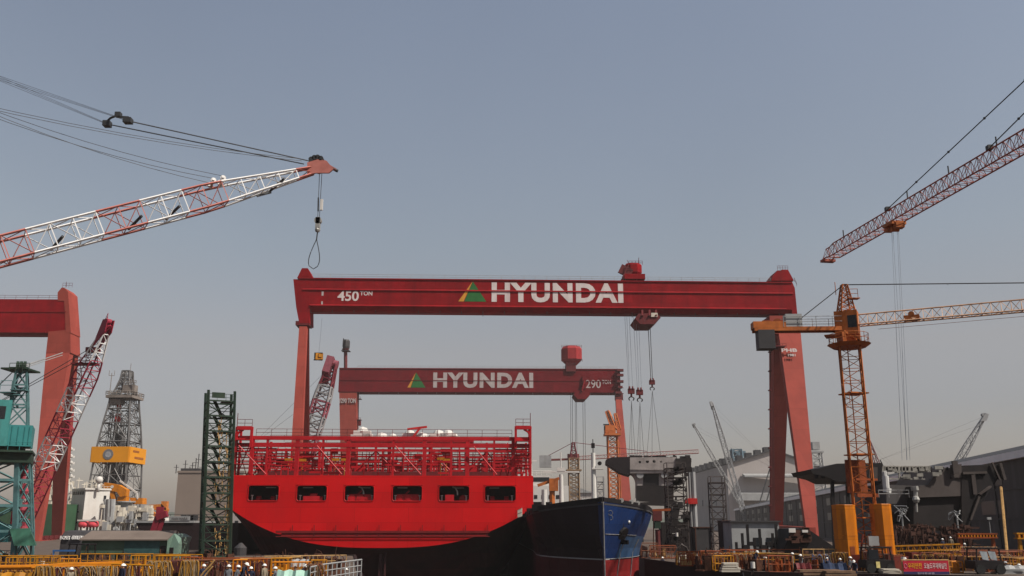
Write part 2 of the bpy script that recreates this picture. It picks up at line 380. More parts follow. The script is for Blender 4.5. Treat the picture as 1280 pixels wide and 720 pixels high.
def logo(px0, pxa, px1, z0, z1, pl, parent):
    def q(px, z): p = pl.z(px, (z0 + z1) / 2); return V((p.x, p.y, z)) + pl.n * .05
    t = MB(); f = (pxa - px0)
    t.prism([q(px0, z0), q(px0 + f * .38, z0), q(pxa, z1)], pl.b * .05, 0)
    t.prism([q(px0 + f * .42, z0), q(px1, z0), q(pxa + .5, z1 - .02)], pl.b * .05, 1)
    t.build('emblem', [m_yellogo, m_grnlogo], parent)
logo(573, 590.5, 608, Z0 + 2.9, Z0 + 9.0, G1, gird)
# end pieces
e = MB(); e.prism([gp(.0, Z1, .02), gp(xl * 1.0, Z1, .02), gp(.020, Z1 + 3.0, .02), gp(.0085, Z1 + 3.0, .02)], G1.b * 6.7)
e.prism([G1(366.6, 349, .035), G1(387, 349, .035), G1(387, 404, .035), G1(374, 404, .035), G1(370.2, 384, .035)], G1.b * 6.66)
e.build('end_tower', m_gird, root)
e = MB(); c = G1(380, 406, -2.5); e.box(c, (4.0, 5, 1.2), G1.a); e.box(G1(377, 434, .2), (.9, 1., .5), G1.a); e.build('leg_hinge', m_dkred, root)
YT, YF, YB = 262, 246, 288
e = MB(); slab(e, at(374, 408, YT), at(383.5, 408, YT), at(372, 676, YF), at(356, 676, YF), 1.6); e.build('leg', m_leg, root)
e = MB(); slab(e, at(376, 408, YT + 3.5), at(385.5, 408, YT + 3.5), at(386, 672, YB), at(376, 672, YB), 1.4); e.build('leg', m_leg, root)
bogies(root, '', [(at(364, 676, YF - 4) * 1., at(381, 672, YB + 4))], m_leg)
e = MB()   # right head, a raking tower above the girder
e.prism([G1(964, 351, .03), G1(992, 351, .03), G1(984, 338, .03), G1(971.5, 338, .03), G1(966, 345, .03)], G1.b * 6.8)
e.prism([G1(974, 350, .06), G1(992, 350, .06), G1(985, 337, .06), G1(977, 337, .06)], G1.b * 6.9)
e.prism([G1(990, 352, .0), G1(993.5, 360, .0), G1(997, 396, .0), G1(990, 396, .0)], G1.b * 6.6)
e.build('end_tower', m_gird, root)
e = MB(); e.rail([G1(972, 337.5), G1(985, 337.5)], 1.3, .9, .05); e.rail([G1(993, 352), G1(996, 358)], 1.2, 1.2, .05)
e.build('tower_railing', m_dkred, root)
e = MB(); e.prism([G1(962, 394.5, .05), G1(1001, 394.5, .05), G1(1001, 417, .05), G1(962.5, 417, .05)], G1.b * 6.4); e.build('leg_head', m_leg, root)
e = MB(); slab(e, at(973.5, 417, YT + 3), at(1001, 417, YT + 3), at(1024.5, 678, YF), at(1010, 678, YF), 2.6, 1.6)
fl = e.build('leg', m_leg, root)
e = MB(); slab(e, at(967, 417, YT + 6.2), at(988, 417, YT + 6.2), at(978, 672, YB + 2), at(969, 672, YB + 2), 5, 6); bl = e.build('leg', m_leg, root)
pf = Pl(987, 437, YT - .2 + 1.5, R(0)); lt = MB()
tilt = (at(1016, 678, YF) - at(987, 417, YT + 3)).normalized() * -1
def legtxt(body, x0, x1, y1, h):
    k = (y1 - 417) / (678 - 417); Yk = (YT + 3) + (YF - YT - 3) * k - 1.2
    lettering(lt, body, at(x0, y1, Yk), at(x1, y1, Yk), h, V((0, -1, 0)), .03, .12, up=tilt)
legtxt('PHB', 977, 996.5, 440, 1.15); legtxt('1981', 985, 994.5, 445.5, .8); lt.build('lettering', m_letter, fl)
e = MB()
e.box(at(970, 434.5, YT + 3.2), (4.2, 5, .25)); e.rail([at(964, 434.5, YT + 1), at(983, 434.5, YT + 1)], 1.2, 1., .05)
for k in range(9): e.box(at(962.3, 440 + k * 24, YT + 7 + k * 1.6), (.8, 1.2, .35))
e.tube(at(962.6, 420, YT + 6), at(962.4, 640, YT + 20), .09, 4); e.tube(at(963.6, 420, YT + 6), at(963.4, 640, YT + 20), .09, 4)
e.build('access_ladder', m_dkred, bl)
bogies(root, '', [(at(1017, 678, YF - 4), at(970, 672, YB + 6))], m_leg)
# trolleys
e = MB(); hexhouse(e, G1(791.5, 346.5, -3.4), 2.75, 4.1); e.bx(*[0] * 6) if False else None
e.box(G1(791, 349.5, -3.4), (6.2, 7.6, 1.6), G1.a)
up_ = e.build('upper_trolley', m_gird, root)
e = MB(); e.bar(G1(778, 347, .3), G1(786, 331, .3), .35); e.bar(G1(778, 347, -5), G1(786, 331, -5), .35); e.bar(G1(779.5, 344, -1), G1(784.5, 334, -1), .8, 3.8)
e.rail([G1(786, 331, .3), G1(803, 331, .3)], 1.2, 1., .06); e.tube(G1(798, 331, -2), G1(798.5, 322, -2), .09); e.tube(G1(786, 331, -2), G1(784, 325, -2), .07); e.build('trolley_frame', m_dkred, up_)
e = MB(); c = G1(810, 396, -3.2)
e.prism([G1(794, 398, 1.6), G1(798, 392, 1.6), G1(821, 391, 1.6), G1(826, 397, 1.6), G1(818, 405, 1.6), G1(800, 405, 1.6)], G1.b * 9.6)
for px in (803, 812, 820): e.bar(G1(px, 395, 1.9), G1(px, 388, .6), .5)
lo_ = e.build('lower_trolley', m_dkred, root)
e = MB(); e.prism([G1(814, 391, 1.9), G1(822, 391, 1.9), G1(822, 396, 1.9), G1(814, 396, 1.9)], G1.b * .29); e.build('drive_cover', m_crm, lo_)
e = MB()
for pa, pb in ((781, 786), (783.5, 787), (786.5, 791), (791.5, 797), (795, 799), (798, 802)):
    for o in (-1.5, -4.8): e.tube(G1(pa, 395, o), G1(pb, 489, -3.2), .045, 4)
e.build('hoist_rope', m_ropel, root)
e = MB()
for pa, pb in ((810, 813.5), (812.5, 815.5)): e.tube(G1(pa, 405, -3), G1(pb, 474, -3), .1, 5)
e.build('hoist_rope', m_rope, root)
def hookblock(px, py, pl, s=1., off=-3.2, mt=None):
    e = MB(); c = pl(px, py, off); e.box(c, (1.9 * s, 1.1 * s, 1.5 * s), pl.a)
    for k in (-.45, .45): e.disc(c + pl.e * k * s * 1. + UP * .75 * s, pl.e, .75 * s, .3 * s, 12)
    e.tube(c - UP * .7 * s, c - UP * 1.6 * s, .28 * s, 6)
    o = e.build('hook_block', mt or m_dkred, root)
    h = MB(); b = c - UP * 2.4 * s
    for sg in (1, -1): h.path([b + UP * .8 * s] + [b + pl.e * sg * .75 * s * math.sin(t) + UP * (.2 + .55 * math.cos(t)) * s for t in (.6, 1.1, 1.7, 2.2, 2.6)], .2 * s, 6)
    h.build('hook', m_rope, o); return b
hk = [hookblock(789, 489, G1), hookblock(799.5, 490.5, G1), hookblock(815, 478, G1, .85)]
# ---- the 1290 ton crane further up the dock
G2 = Pl(424, 490, 505, R(1.3)); W0 = G2(424, 490).z; W1 = W0 + (G2(424, 460).z - W0)
root = thing('gantry_crane', 'second red gantry crane marked 1290 TON standing lower and farther back over the dock', 'gantry crane', (G2.z(600, 0).x, G2.z(600, 0).y, 0), G2.a)
def g2(px, z, off=0.):
    p = G2.z(px, (W0 + W1) / 2); return V((p.x, p.y, z)) + G2.n * off
g = MB(); g.prism([g2(423.5, W0), g2(775.5, W0), g2(775.5, W1), g2(423.5, W1)], G2.b * 10)
g.prism([g2(423.5, W1 - .4, .3), g2(775.5, W1 - .4, .3), g2(775.5, W1 + .1, .3), g2(423.5, W1 + .1, .3)], G2.b * .31)
g.prism([g2(423.5, W0 + .1, .35), g2(775.5, W0 + .1, .35), g2(775.5, W0 + .65, .35), g2(423.5, W0 + .65, .35)], G2.b * .36)
g.prism([g2(424, W0 + 6.4, .2), g2(775.5, W0 + 6.4, .2), g2(775.5, W0 + 6.7, .2), g2(424, W0 + 6.7, .2)], G2.b * .21)
gird = g.build('girder', m_gird2, root)
r_ = MB(); r_.rail([g2(446, W1 + .1, -.3), g2(772, W1 + .1, -.3)], 1.3, 5, .06)
for k in range(14): p = g2(450 + k * 24, W0 + .1, -1); r_.tube(p, p - UP * .9, .14, 4)
r_.build('girder_railing', m_steel, gird)
lt = MB(); sign(lt, 'HYUNDAI', 541.5, 666.5, W0 + 2.5, W0 + 11.1, .046, G2, ext=.06, sp=1.13); lt.build('lettering', m_letter, gird)
lt = MB(); sign(lt, '1290', 728, 751, W0 + 2.6, W0 + 7.2, .01, G2, ext=.06); sign(lt, 'TON', 752.5, 763.5, W0 + 4.9, W0 + 7.2, .01, G2, ext=.06); lt.build('load_lettering', m_letter, gird)
logo(509.5, 519.5, 532, W0 + 2.6, W0 + 11, G2, gird)
e = MB(); slab(e, G2(424, 490.3, .1), G2(446, 490.3, .1), at(443, 668, 505), at(427.5, 668, 505), 8, 7); lg = e.build('leg', m_leg, root)
lt = MB(); sign(lt, '1290 TON', 424.6, 445, G2(430, 504).z, G2(430, 498).z, .03, Pl(424, 490, 504.6, R(1.3)), ext=.2); lt.build('lettering', m_letter, lg)
e = MB()
for py in (499, 525): e.box(G2(448, py, -3), (3.4, 3, .3)); e.rail([G2(446, py, -1), G2(450.5, py, -1)], 1.3, 1.2, .07)
e.box(G2(448, 529, -3), (2.6, 2.5, 2.6)); e.build('leg_platform', m_dkred, lg)
e = MB(); e.tube(G2(432, 461, -4), G2(432, 440, -4), 1., 8); e.tube(G2(432, 440, -4), G2(432, 436, -4), 1., 8, 2.2); po = e.build('jib_post', m_dkred, root)
e = MB(); hexhouse(e, G2(432.5, 437, -4), 2.2, 5.6, 6); e.bar(G2(429, 429, -2), G2(429.5, 423, -2), .5); e.box(G2(432.5, 439, -4), (4.6, 4.6, .3)); e.build('jib_cab', m_dgry, po)
e = MB(); 
for py in (463, 469, 477, 484, 491, 499): e.box(G2(775 - (py > 488) * 2, py, .3), (3.6 if py % 2 else 2.6, 3, 1.2), 0); e.tube(G2(774, py, .6), G2(779.5, py + 1, .6), .2, 5)
e.box(G2(773.5, 496, -2), (4, 6, 3.4)); e.build('leg_hinge', m_dkred, root)
e = MB(); slab(e, at(769.5, 497, 507), at(777, 497, 507), at(793, 668, 486), at(779, 668, 486), 2.5); e.build('leg', m_leg, root)
e = MB(); slab(e, at(771, 497, 512), at(777, 497, 512), at(784, 668, 534), at(776, 668, 534), 2.5); e.build('leg', m_leg, root)
bogies(root, '', [(at(435, 668, 490), at(435, 668, 530)), (at(786, 668, 482), at(780, 668, 538))], m_leg)
e = MB(); hexhouse(e, G2(714.5, 456.5, -5), 6.2, 10.5, 8, taper=.5); uh = e.build('upper_trolley', M('trolley house red', (.30, .02, .022), .5, var=.15, scale=.3, grime=.3), root)
e = MB(); e.box(G2(713, 461, -5), (5.5, 12, 5)); e.rail([G2(702, 435, -1), G2(727, 435, -1)], 1.6, 3, .08); e.rail([G2(702, 452, 2), G2(728, 452, 2)], 1.4, 3, .08); e.build('trolley_frame', m_dkred, uh)
e = MB(); e.prism([G2(717, 493, 2), G2(720, 488, 2), G2(735, 488, 2), G2(738, 493, 2), G2(732, 499, 2), G2(722, 499, 2)], G2.b * 13)
e.bar(G2(727, 489, 2.3), G2(730, 476, 1), .9); e.box(G2(730, 478, .5), (1.8, 1, 7)); e.build('lower_trolley', m_gird2, root)
e = MB()
for a, b in ((713.5, 713.5), (715.5, 716), (719, 719.5), (720.5, 722), (728.5, 730), (731, 732.5)): e.tube(G2(a, 492, -5), G2(b, 640, -5), .11, 4)
e.build('hoist_rope', m_rope, root)
# ---- the gantry cut by the left edge
G3 = Pl(72, 415, 285, R(1.3)); Q0 = G3(30, 416).z; Q1 = G3(30, 374).z
root = thing('gantry_crane', 'red gantry crane without writing reaching in from the left edge, pink A-shaped leg', 'gantry crane', (G3.z(40, 0).x, G3.z(40, 0).y, 0), G3.a)
def g3(px, z, off=0.):
    p = G3.z(px, (Q0 + Q1) / 2); return V((p.x, p.y, z)) + G3.n * off
g = MB(); g.prism([g3(-420, Q0), g3(84, Q0), g3(79, Q1), g3(-420, Q1)], G3.b * 7)
g.prism([g3(-420, Q0 + 6.7, .16), g3(82, Q0 + 6.7, .16), g3(82, Q0 + 7, .16), g3(-420, Q0 + 7, .16)], G3.b * .17)
g.prism([g3(-420, Q0 + .02, .4), g3(60, Q0 + .02, .4), g3(60, Q0 + .4, .4), g3(-420, Q0 + .4, .4)], G3.b * .41)
gd = g.build('girder', m_gird, root)
e = MB(); e.rail([g3(-420, Q1, -.2), g3(72, Q1, -.2)], 1.3, 3.5, .05); e.tube(g3(-420, Q0 - .9, 0), g3(58, Q0 - .9, 0), .06, 4); e.build('girder_railing', m_dkred, gd)
e = MB(); e.prism([G3(72, 376, .12), G3(72, 365.5, .12), G3(77, 359.5, .12), G3(80.5, 359.5, .12), G3(80.5, 376, .12)], G3.b * .2)
e.prism([G3(80, 359.5, .1), G3(85, 364.5, .1), G3(88.5, 416, .1), G3(82, 416, .1), G3(81, 390, .1), G3(80, 375, .1)], G3.b * 7)
e.prism([G3(72, 375, -.1), G3(72, 366, -.1), G3(77, 360, -.1), G3(80, 360, -.1), G3(80, 375, -.1)], G3.b * 6.8)
e.prism([G3(60.5, 414.5, .06), G3(87.8, 412, .06), G3(88.4, 441, .06), G3(57.5, 441, .06)], G3.b * 6.9); hd = e.build('leg_head', m_leg, root)
e = MB(); e.rail([G3(78, 359.5), G3(90, 359.5)], 1.5, 1, .05, mids=1); e.tube(G3(83, 359), G3(83, 352), .06); e.build('tower_railing', m_dkred, hd)
e = MB(); slab(e, at(57.5, 441, 285), at(87, 441, 285), at(47, 684, 269), at(35, 684, 269), 2.6, 1.8); e.build('leg', m_leg, root)
e = MB(); slab(e, at(70, 441, 289), at(94, 441, 289), at(76.5, 678, 310), at(64, 678, 310), 2.4, 1.8); e.build('leg', m_leg, root)
e = MB(); a, b = at(38, 680, 269), at(76, 678, 312); e.bar(a, b, 2.2, 1.9); e.build('sill_beam', m_bright, root)
e = MB()
for k in range(6):
    c = a.lerp(b, (k + .5) / 6); c.z = .8; e.box(c, (1.2, 2.4, 1.1))
    for d in (-.7, .7): e.disc(V((c.x, c.y + d, .42)), (1, 0, 0), .4, .3, 10)
e.build('wheel_bogie', m_dkred, root)
e = MB(); slab(e, g3(-418, Q0, -2), g3(-400, Q0, -2), V((g3(-400, 0, 0).x, 272, 0)), V((g3(-412, 0, 0).x, 272, 0)), 2.4); e.build('leg', m_leg, root)
e = MB(); slab(e, g3(-418, Q0, -5), g3(-400, Q0, -5), V((g3(-400, 0, 0).x, 304, 0)), V((g3(-412, 0, 0).x, 304, 0)), 2.4); e.build('leg', m_leg, root)
# ------------------------------------------------------------------ red container ship, stern towards the camera
S = Pl(477, 640, 150, R(2.8)); o0 = S(477, 640)
root = thing('container_ship', 'bright red unfinished container ship seen square from its stern with six mooring openings', 'ship', (o0.x, o0.y, 0), S.a)
fwd = S.b
def sp(t, z, s=0., B=24.1):                        # t across (-1..1), z height, s metres forward of the transom
    p = o0 + S.e * (t * B) + fwd * s; return V((p.x, p.y, z))
ZD, ZK, ZB = 12.0, 7.1, .85
def arc(t, zb, zk, p): return zb + (zk - zb) * abs(t) ** p
# transom plate with the six openings, built in its own plane then stood up
def t2(px, py):
    p = S(px, py); return ((p - o0).dot(S.e), p.z)
TS = [-1 + 2 * i / 40 for i in range(41)]
outer = [(-24.1, ZD), *[(t * 24.1, arc(t, ZB, ZK, 2.7)) for t in TS], (24.1, ZD)]
OPEN = [(309, 349, 611, 630), (370, 409, 610.5, 629), (430, 468, 609, 627.5), (490, 528, 608, 626.5), (548, 587, 607.5, 626.5), (605.5, 645, 606.5, 626)]
holes = []; rects = []
for x0, x1, y0, y1 in OPEN:
    a, b = t2(x0, y1), t2(x1, y0); X0, X1 = a[0], b[0]; Zl, Zh = 8.0, 10.45
    rects.append((X0, X1, Zl, Zh)); r = .45; lp = []
    for cx, cz, a0 in ((X1 - r, Zl + r, -90), (X1 - r, Zh - r, 0), (X0 + r, Zh - r, 90), (X0 + r, Zl + r, 180)):
        for k in range(5): an = R(a0 + k * 22.5); lp.append((cx + r * math.cos(an), cz + r * math.sin(an)))
    holes.append(lp)
vs, fs = plate_mesh(outer, holes, .3)
e = MB(); e.add([o0 * 1 + S.e * v.x + fwd * (v.z + .15) + UP * (v.y - o0.z) for v in vs], fs)
for lp in holes: e.path([o0 + S.e * x + S.n * .03 + UP * (z - o0.z) for x, z in lp + lp[:2]], .075, 5)
for X0, X1, Zl, Zh in rects:                         # thin raised coaming round every opening
    for a, b in (((X0 - .1, Zh + .12), (X1 + .1, Zh + .12)),):
        pa, pb = [o0 + S.e * q[0] + S.n * .06 + UP * (q[1] - o0.z) for q in (a, b)]; e.bar(pa, pb, .1, .1)
for z in (7.3, 11.1): pass
transom = e.build('transom', m_ship, root)
# hull: stations forward of the transom
ST = [(.3, .85, 7.1, 2.7, 24.1), (4, -2.0, 6.2, 2.8, 24.1), (9, -6, 5.4, 3.3, 24.1), (16, -9.5, 4.6, 4.2, 24.1), (30, -11.2, 3.5, 4.2, 24.1), (60, -11.6, 1, 5, 24.1), (100, -11.6, -2, 6, 24.1), (150, -11.6, -9, 16, 24.1), (205, -11.6, -8, 8, 20), (238, -11.4, -7, 4, 7), (250, -11, -6, 3, .6)]
def ring(s, zb, zk, p, B, top=True, z1=ZD):
    r = [sp(t, arc(t, zb, zk, p), s, B) for t in TS]
    return [sp(-1, z1 - .05, s, B)] + r + [sp(1, z1 - .05, s, B)]
e = MB(); e.loft([ring(*q) for q in ST], closed=False, caps=False)
hl = e.build('hull', m_ship, root, smooth=False)
hl.data.materials.append(m_af)                       # antifouling below the paint line
MWi = MW[root.name]
for p in hl.data.polygons:
    c = MWi @ p.center
    s_ = (c - o0).dot(fwd); t_ = abs((c - o0).dot(S.e) / 24.1)
    if c.z < 7.15: p.material_index = 1
e = MB(); ra = [sp(-1, ZD, .3), sp(1, ZD, .3)]; rb = [sp(-1, ZD, 205, 24.1), sp(1, ZD, 205, 24.1)]
e.hexa([ra[0] - UP * .3, ra[1] - UP * .3, rb[1] - UP * .3, rb[0] - UP * .3, ra[0], ra[1], rb[1], rb[0]])
e.bx(0, 0, 0, 0, 0, 0) if False else None
e.build('deck', m_ship2, root)
# mooring deck behind the openings
e = MB()
a, b, c, d = sp(-.97, 7.4, .4), sp(.97, 7.4, .4), sp(.97, 7.4, 13), sp(-.97, 7.4, 13); e.hexa([a - UP * .15, b - UP * .15, c - UP * .15, d - UP * .15, a, b, c, d])
a, b = sp(-.97, 7.4, 13), sp(.97, 7.4, 13); e.hexa([a, b, b + fwd * .2, a + fwd * .2, a + UP * 4.2, b + UP * 4.2, b + fwd * .2 + UP * 4.2, a + fwd * .2 + UP * 4.2])
for i in range(5):
    x = (rects[i][1] + rects[i + 1][0]) / 2 / 24.1; p = sp(x, 7.4, 3); e.bar(p, p + UP * 4.2, .5, .3)
e.build('mooring_deck', m_dkred, root)
for i, (X0, X1, Zl, Zh) in enumerate(rects):
    xm = (X0 + X1) / 2 / 24.1; e = MB(); dk = 7.4
    if i in (0, 5):
        for dx in (-1.2, 1.1): p = sp(xm + dx / 24.1, dk + .8, 2.6); e.disc(p, S.e, .7, .7, 14); e.box(p - UP * .5, (1.2, 1.2, .6), S.a)
        p = sp(xm, dk + .8, 2.8); e.tube(p - S.e * 2, p + S.e * 2, .14, 6)
    elif i == 1:
        p = sp(xm - .1 / 24.1, dk + .85, 1.0); e.box(p, (2.6, .9, 1.1), S.a); e.box(p + UP * .7 + S.e * .3, (1.1, .7, .5), S.a); e.disc(p + S.e * 1.6, S.e, .55, .3, 14)
    elif i == 4:
        p = sp(xm - .7 / 24.1, dk + .95, .9); e.box(p, (1.4, .8, 1.4), S.a); e.disc(p + S.e * 2.2 + fwd * 1.2, S.n, .7, .5, 14)
    else:
        for dx in (-1.25, .1, 1.3):
            p = sp(xm + dx / 24.1, dk + 1.0, .85 + .2 * (i - 2)); e.disc(p, S.n, .62, .45, 16); e.disc(p + S.n * .25, S.n, .3, .12, 10); e.box(p - UP * .55, (1.1, .8, .5), S.a)
        p = sp(xm, dk + 1.1, 1.6); e.box(p, (3.6, .7, 1.3), S.a); e.bar(p + UP * .6 - S.e * .4, p + UP * 1.2 + S.e * .2, .22)
    w_ = e.build('mooring_winch', m_ship2, root)
    e = MB()
    for dx in (-1.95, 1.95): p = sp(xm + dx / 24.1, dk + .0, 1.0); e.tube(p, p + UP * 1.5, .09, 8); e.disc(p + UP * 1.5, UP, .2, .12, 8)
    p = sp(xm + (-.9 if i % 2 else .8) / 24.1, 10.15, 1.6); e.bar(p - S.e * .8, p + S.e * .8, .12)
    if i in (2, 4): q = sp(xm - .3 / 24.1, 10.3, 1.4); e.path([q, q + S.e * .5 - UP * .15, q + S.e * .8 - UP * .7, q + S.e * .85 - UP * 1.3], .12)
    e.build('bollard', m_wht, root)
# shadow band across the stern painted as dark red bars and plate; the rudder
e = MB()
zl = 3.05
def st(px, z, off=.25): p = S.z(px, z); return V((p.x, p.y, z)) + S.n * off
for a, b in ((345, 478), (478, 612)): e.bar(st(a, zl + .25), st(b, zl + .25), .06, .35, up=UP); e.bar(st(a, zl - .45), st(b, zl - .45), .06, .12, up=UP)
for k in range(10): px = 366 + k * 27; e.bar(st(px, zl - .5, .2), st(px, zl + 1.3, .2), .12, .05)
m_shband = M('shadow band brown red', (.16, .008, .009), .8, var=.25)
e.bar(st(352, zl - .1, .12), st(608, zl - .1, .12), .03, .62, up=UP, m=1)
e.build('shadow_band', [m_shband, M('shadow band red', (.27, .009, .010), .8, var=.2)], root)
e = MB(); e.prism([sp(-.012, ZB + .3, 1.5), sp(.012, ZB + .3, 1.5), sp(.012, -11, 1.5), sp(-.012, -11, 1.5)], fwd * 7); e.bar(sp(.03, ZB, 1.2), sp(.03, -11, 1.2), .25); e.build('rudder', M('rudder brown', (.055, .016, .016), .6, var=.3), root)
# thin pale primer seams on the flanks
e = MB()
for sgn in (1,):
    for s0 in (17, 31): e.path([sp(sgn * t, arc(t, *(ST[3] if s0 < 20 else ST[4])[1:4]), s0) + S.e * .1 for t in [1 - k * .02 for k in range(12)]], .07, 4)
e.build('primer_seam', M('seam grey', (.13, .125, .13), .7, var=.4, scale=2), root)
# lashing bridges one behind the other
def lashing_bridge(s, first=False, hgt=None):
    e = MB(); T = 6.0; zt = ZD + 6.3; zl_ = [ZD + 1.2, ZD + 2.3, ZD + 3.4, ZD + 4.3]
    bw = .62
    for dz in ((zt - .3), (zt - 1.45)): e.bar(sp(-.985, dz, s), sp(.985, dz, s), .6, .6 if first else .3, up=UP)
    posts = [-.985, -.88, -.78, -.58, -.41, -.24, .06, .27, .45, .56, .74, .87, .985] if first else [-.985, -.85, -.7, -.5, -.3, -.1, .1, .3, .5, .7, .85, .985]
    for i, t in enumerate(posts): e.bar(sp(t, ZD, s), sp(t, zt, s), (.62 if i % 2 else .32) * (1 if first else .6), .5)
    for z in zl_ + [ZD + 1.8, ZD + 2.9, ZD + 3.9]:
        if not first and z in zl_: e.bar(sp(-.985, z, s + 1.2), sp(.985, z, s + 1.2), .8, .11, up=UP)
        for t0, t1 in (((-.985, -.72)), ((.74, .985))): e.bar(sp(t0, z, s + .2), sp(t1, z, s + .2), .5, .18, up=UP)
    for i in range(len(posts) - 1):
        a, b = posts[i], posts[i + 1]
        if not first and i % 2 == 0: e.tube(sp(a, ZD, s + .3), sp(b, zt - 1.5, s + .3), .12, 5)
        elif not first: e.tube(sp(a, zt - 1.5, s + .3), sp(b, ZD, s + .3), .12, 5)
        if not first:
            for k in (1, 2, 3): t = a + (b - a) * k / 4; e.tube(sp(t, ZD, s + .8), sp(t, zt - 1.6, s + .8), .07, 4)
            z = zl_[i % 4]; e.box(sp((a + b) / 2, z + .55, s + .9), (1.2 + i % 3 * .5, .5, .9), S.a)
    o = e.build('lashing_bridge', m_ship2, root)
    e = MB(); 
    if first:
        for a, b in ((396, 427), (494, 526), (592, 621), (298, 332)): pa, pb = S.z(a, zt - 1.6), S.z(b, ZD + .4); e.tube(V((*pa.xy, zt - 1.6)) + S.n * -.2, V((*pb.xy, ZD + .2)) + S.n * -.2, .11, 5)
        for t0, t1 in ((-.985, -.72), (.78, .985)):
            n_ = 4
            for k in range(n_): a = t0 + (t1 - t0) * k / n_; b = t0 + (t1 - t0) * (k + 1) / n_; e.tube(sp(a, ZD, s + 1.5), sp(b, ZD + 4.6, s + 1.5), .09, 4); e.tube(sp(b, ZD, s + 1.5), sp(a, ZD + 4.6, s + 1.5), .07, 4)
    for z in zl_[:3]: e.rail([sp(-.98, z, s + 1.2), sp(.98, z, s + 1.2)], .95, 3., .04, mids=0)
    e.build('brace', m_ship2, o)
    e = MB(); e.rail([sp(-.86, zt, s), sp(.86, zt, s)], 1.15, 2.4, .035, mids=1); e.build('railing', m_dkred, o)
for k, s in enumerate((1.2, 12, 26, 42, 60)): lashing_bridge(s, k == 0)
for sg in (-1, 1):                                    # raised corner stands
    e = MB(); zt = ZD + (7.7 if sg < 0 else 8.0); a, b = sp(sg * .985, ZD, .6), sp(sg * .885, ZD, .6)
    e.bar(a, a + UP * (zt - ZD), .34); e.bar(b + UP * 4.4, b + UP * (zt - ZD), .4); e.bar(a + UP * (zt - ZD - .2), b + UP * (zt - ZD - .2), .5, .6, up=UP)
    e.path([a + UP * (zt - ZD - 1.6), a.lerp(b, .15) + UP * (zt - ZD - .9), a.lerp(b, .45) + UP * (zt - ZD - .45)], .2)
    e.bar(a + fwd * 3, a + fwd * 3 + UP * (zt - ZD), .35); e.bar(a + UP * 4, a + fwd * 3 + UP * 4, .3); e.bar(a + UP * (zt - ZD - .2), a + fwd * 3 + UP * (zt - ZD - .2), .4)
    for k in range(3): e.box(a + S.e * -sg * 1.2 + UP * (1.8 + k * 1.9), (2.2, 1.2, .1), S.a)
    o = e.build('corner_stand', m_ship2, root)
    e = MB(); e.rail([a + UP * (zt - ZD), b + UP * (zt - ZD)], 1.2, 1.2, .04); e.tube(a, a + UP * (zt - ZD + 2.2), .06); e.rail([a + UP * 4, b + UP * 4], 1.1, 1.2, .04); e.build('railing', m_dkred, o)
# hatch coamings, deck pipes and yellow-white gear between the bridges
e = MB()
for s in (15, 29, 43, 57, 72): p = sp(0, ZD + .6, s); e.box(p, (44, 10, 1.2), S.a)
e.build('hatch_coaming', m_dkred, root)
e = MB()
for i in range(46):
    t = rnd.uniform(-.9, .9); s = rnd.choice((4, 5.5, 12, 26)); z = ZD + rnd.uniform(.4, 4.0); L_ = rnd.uniform(.8, 4)
    e.bar(sp(t, z, s), sp(t + L_ / 24, z, s), .3, .3)
    if i % 3 == 0: e.tube(sp(t, ZD, s), sp(t, z, s), .1, 5)
e.build('deck_piping', m_ship2, root)
e = MB()
for px, dz in ((352, 2.9), (370, 2.8), (413, 2.9), (425, 2.9), (550, 3.1), (557, 2.9)): p = S.z(px, ZD + dz); p = V((*p.xy, ZD + dz)) + fwd * 6; e.box(p, (1.2, .4, .4), S.a); e.tube(p, p - UP * (dz - .1), .05, 4)
e.each('lamp_box', m_yel, root, 2)
e = MB()
for px, w_, hh in ((438, 2, 1.6), (446, 3.6, 2.6), (453, 2, 1.8), (470, 4, 1.), (484, 2.4, 1.3), (505, 3.2, 2.0), (520, 4.5, .9), (529, 2, 1.2), (541, 3.6, 1.9), (553, 3.4, 2.0), (560, 2.6, 1.4)):
    p = S.z(px, ZD + 8); p = V((*p.xy, ZD + 11.5)) + S.n * -70 + S.e * ((px - 560) * .06)
    e.box(p + UP * hh * .5, (w_ * 1.1, 2.5, hh * .9), S.a); e.ball(p + UP * hh * .9, w_ * .4, 8, sz=.8)
e.each('ventilator', m_wht, root, 2)
e = MB(); e.box(sp(.0, ZD + 11.4, 69.3), (30, 6, .3), S.a); [e.bar(sp(t, ZD, 70), sp(t, ZD + 11.3, 70), .8) for t in (-.55, -.2, .2, .55)]; e.build('vent_platform', m_ship2, root)
e = MB(); p = V((*S.z(484, ZD + 10).xy, ZD + 11.8)) - S.n * 68; e.bar(p, p + UP * 2.8 + S.e * 2, .5); e.bar(p + UP * 2.4 + S.e * -1, p + UP * 3 + S.e * 3.6, .5); e.build('deck_davit', m_red, root)

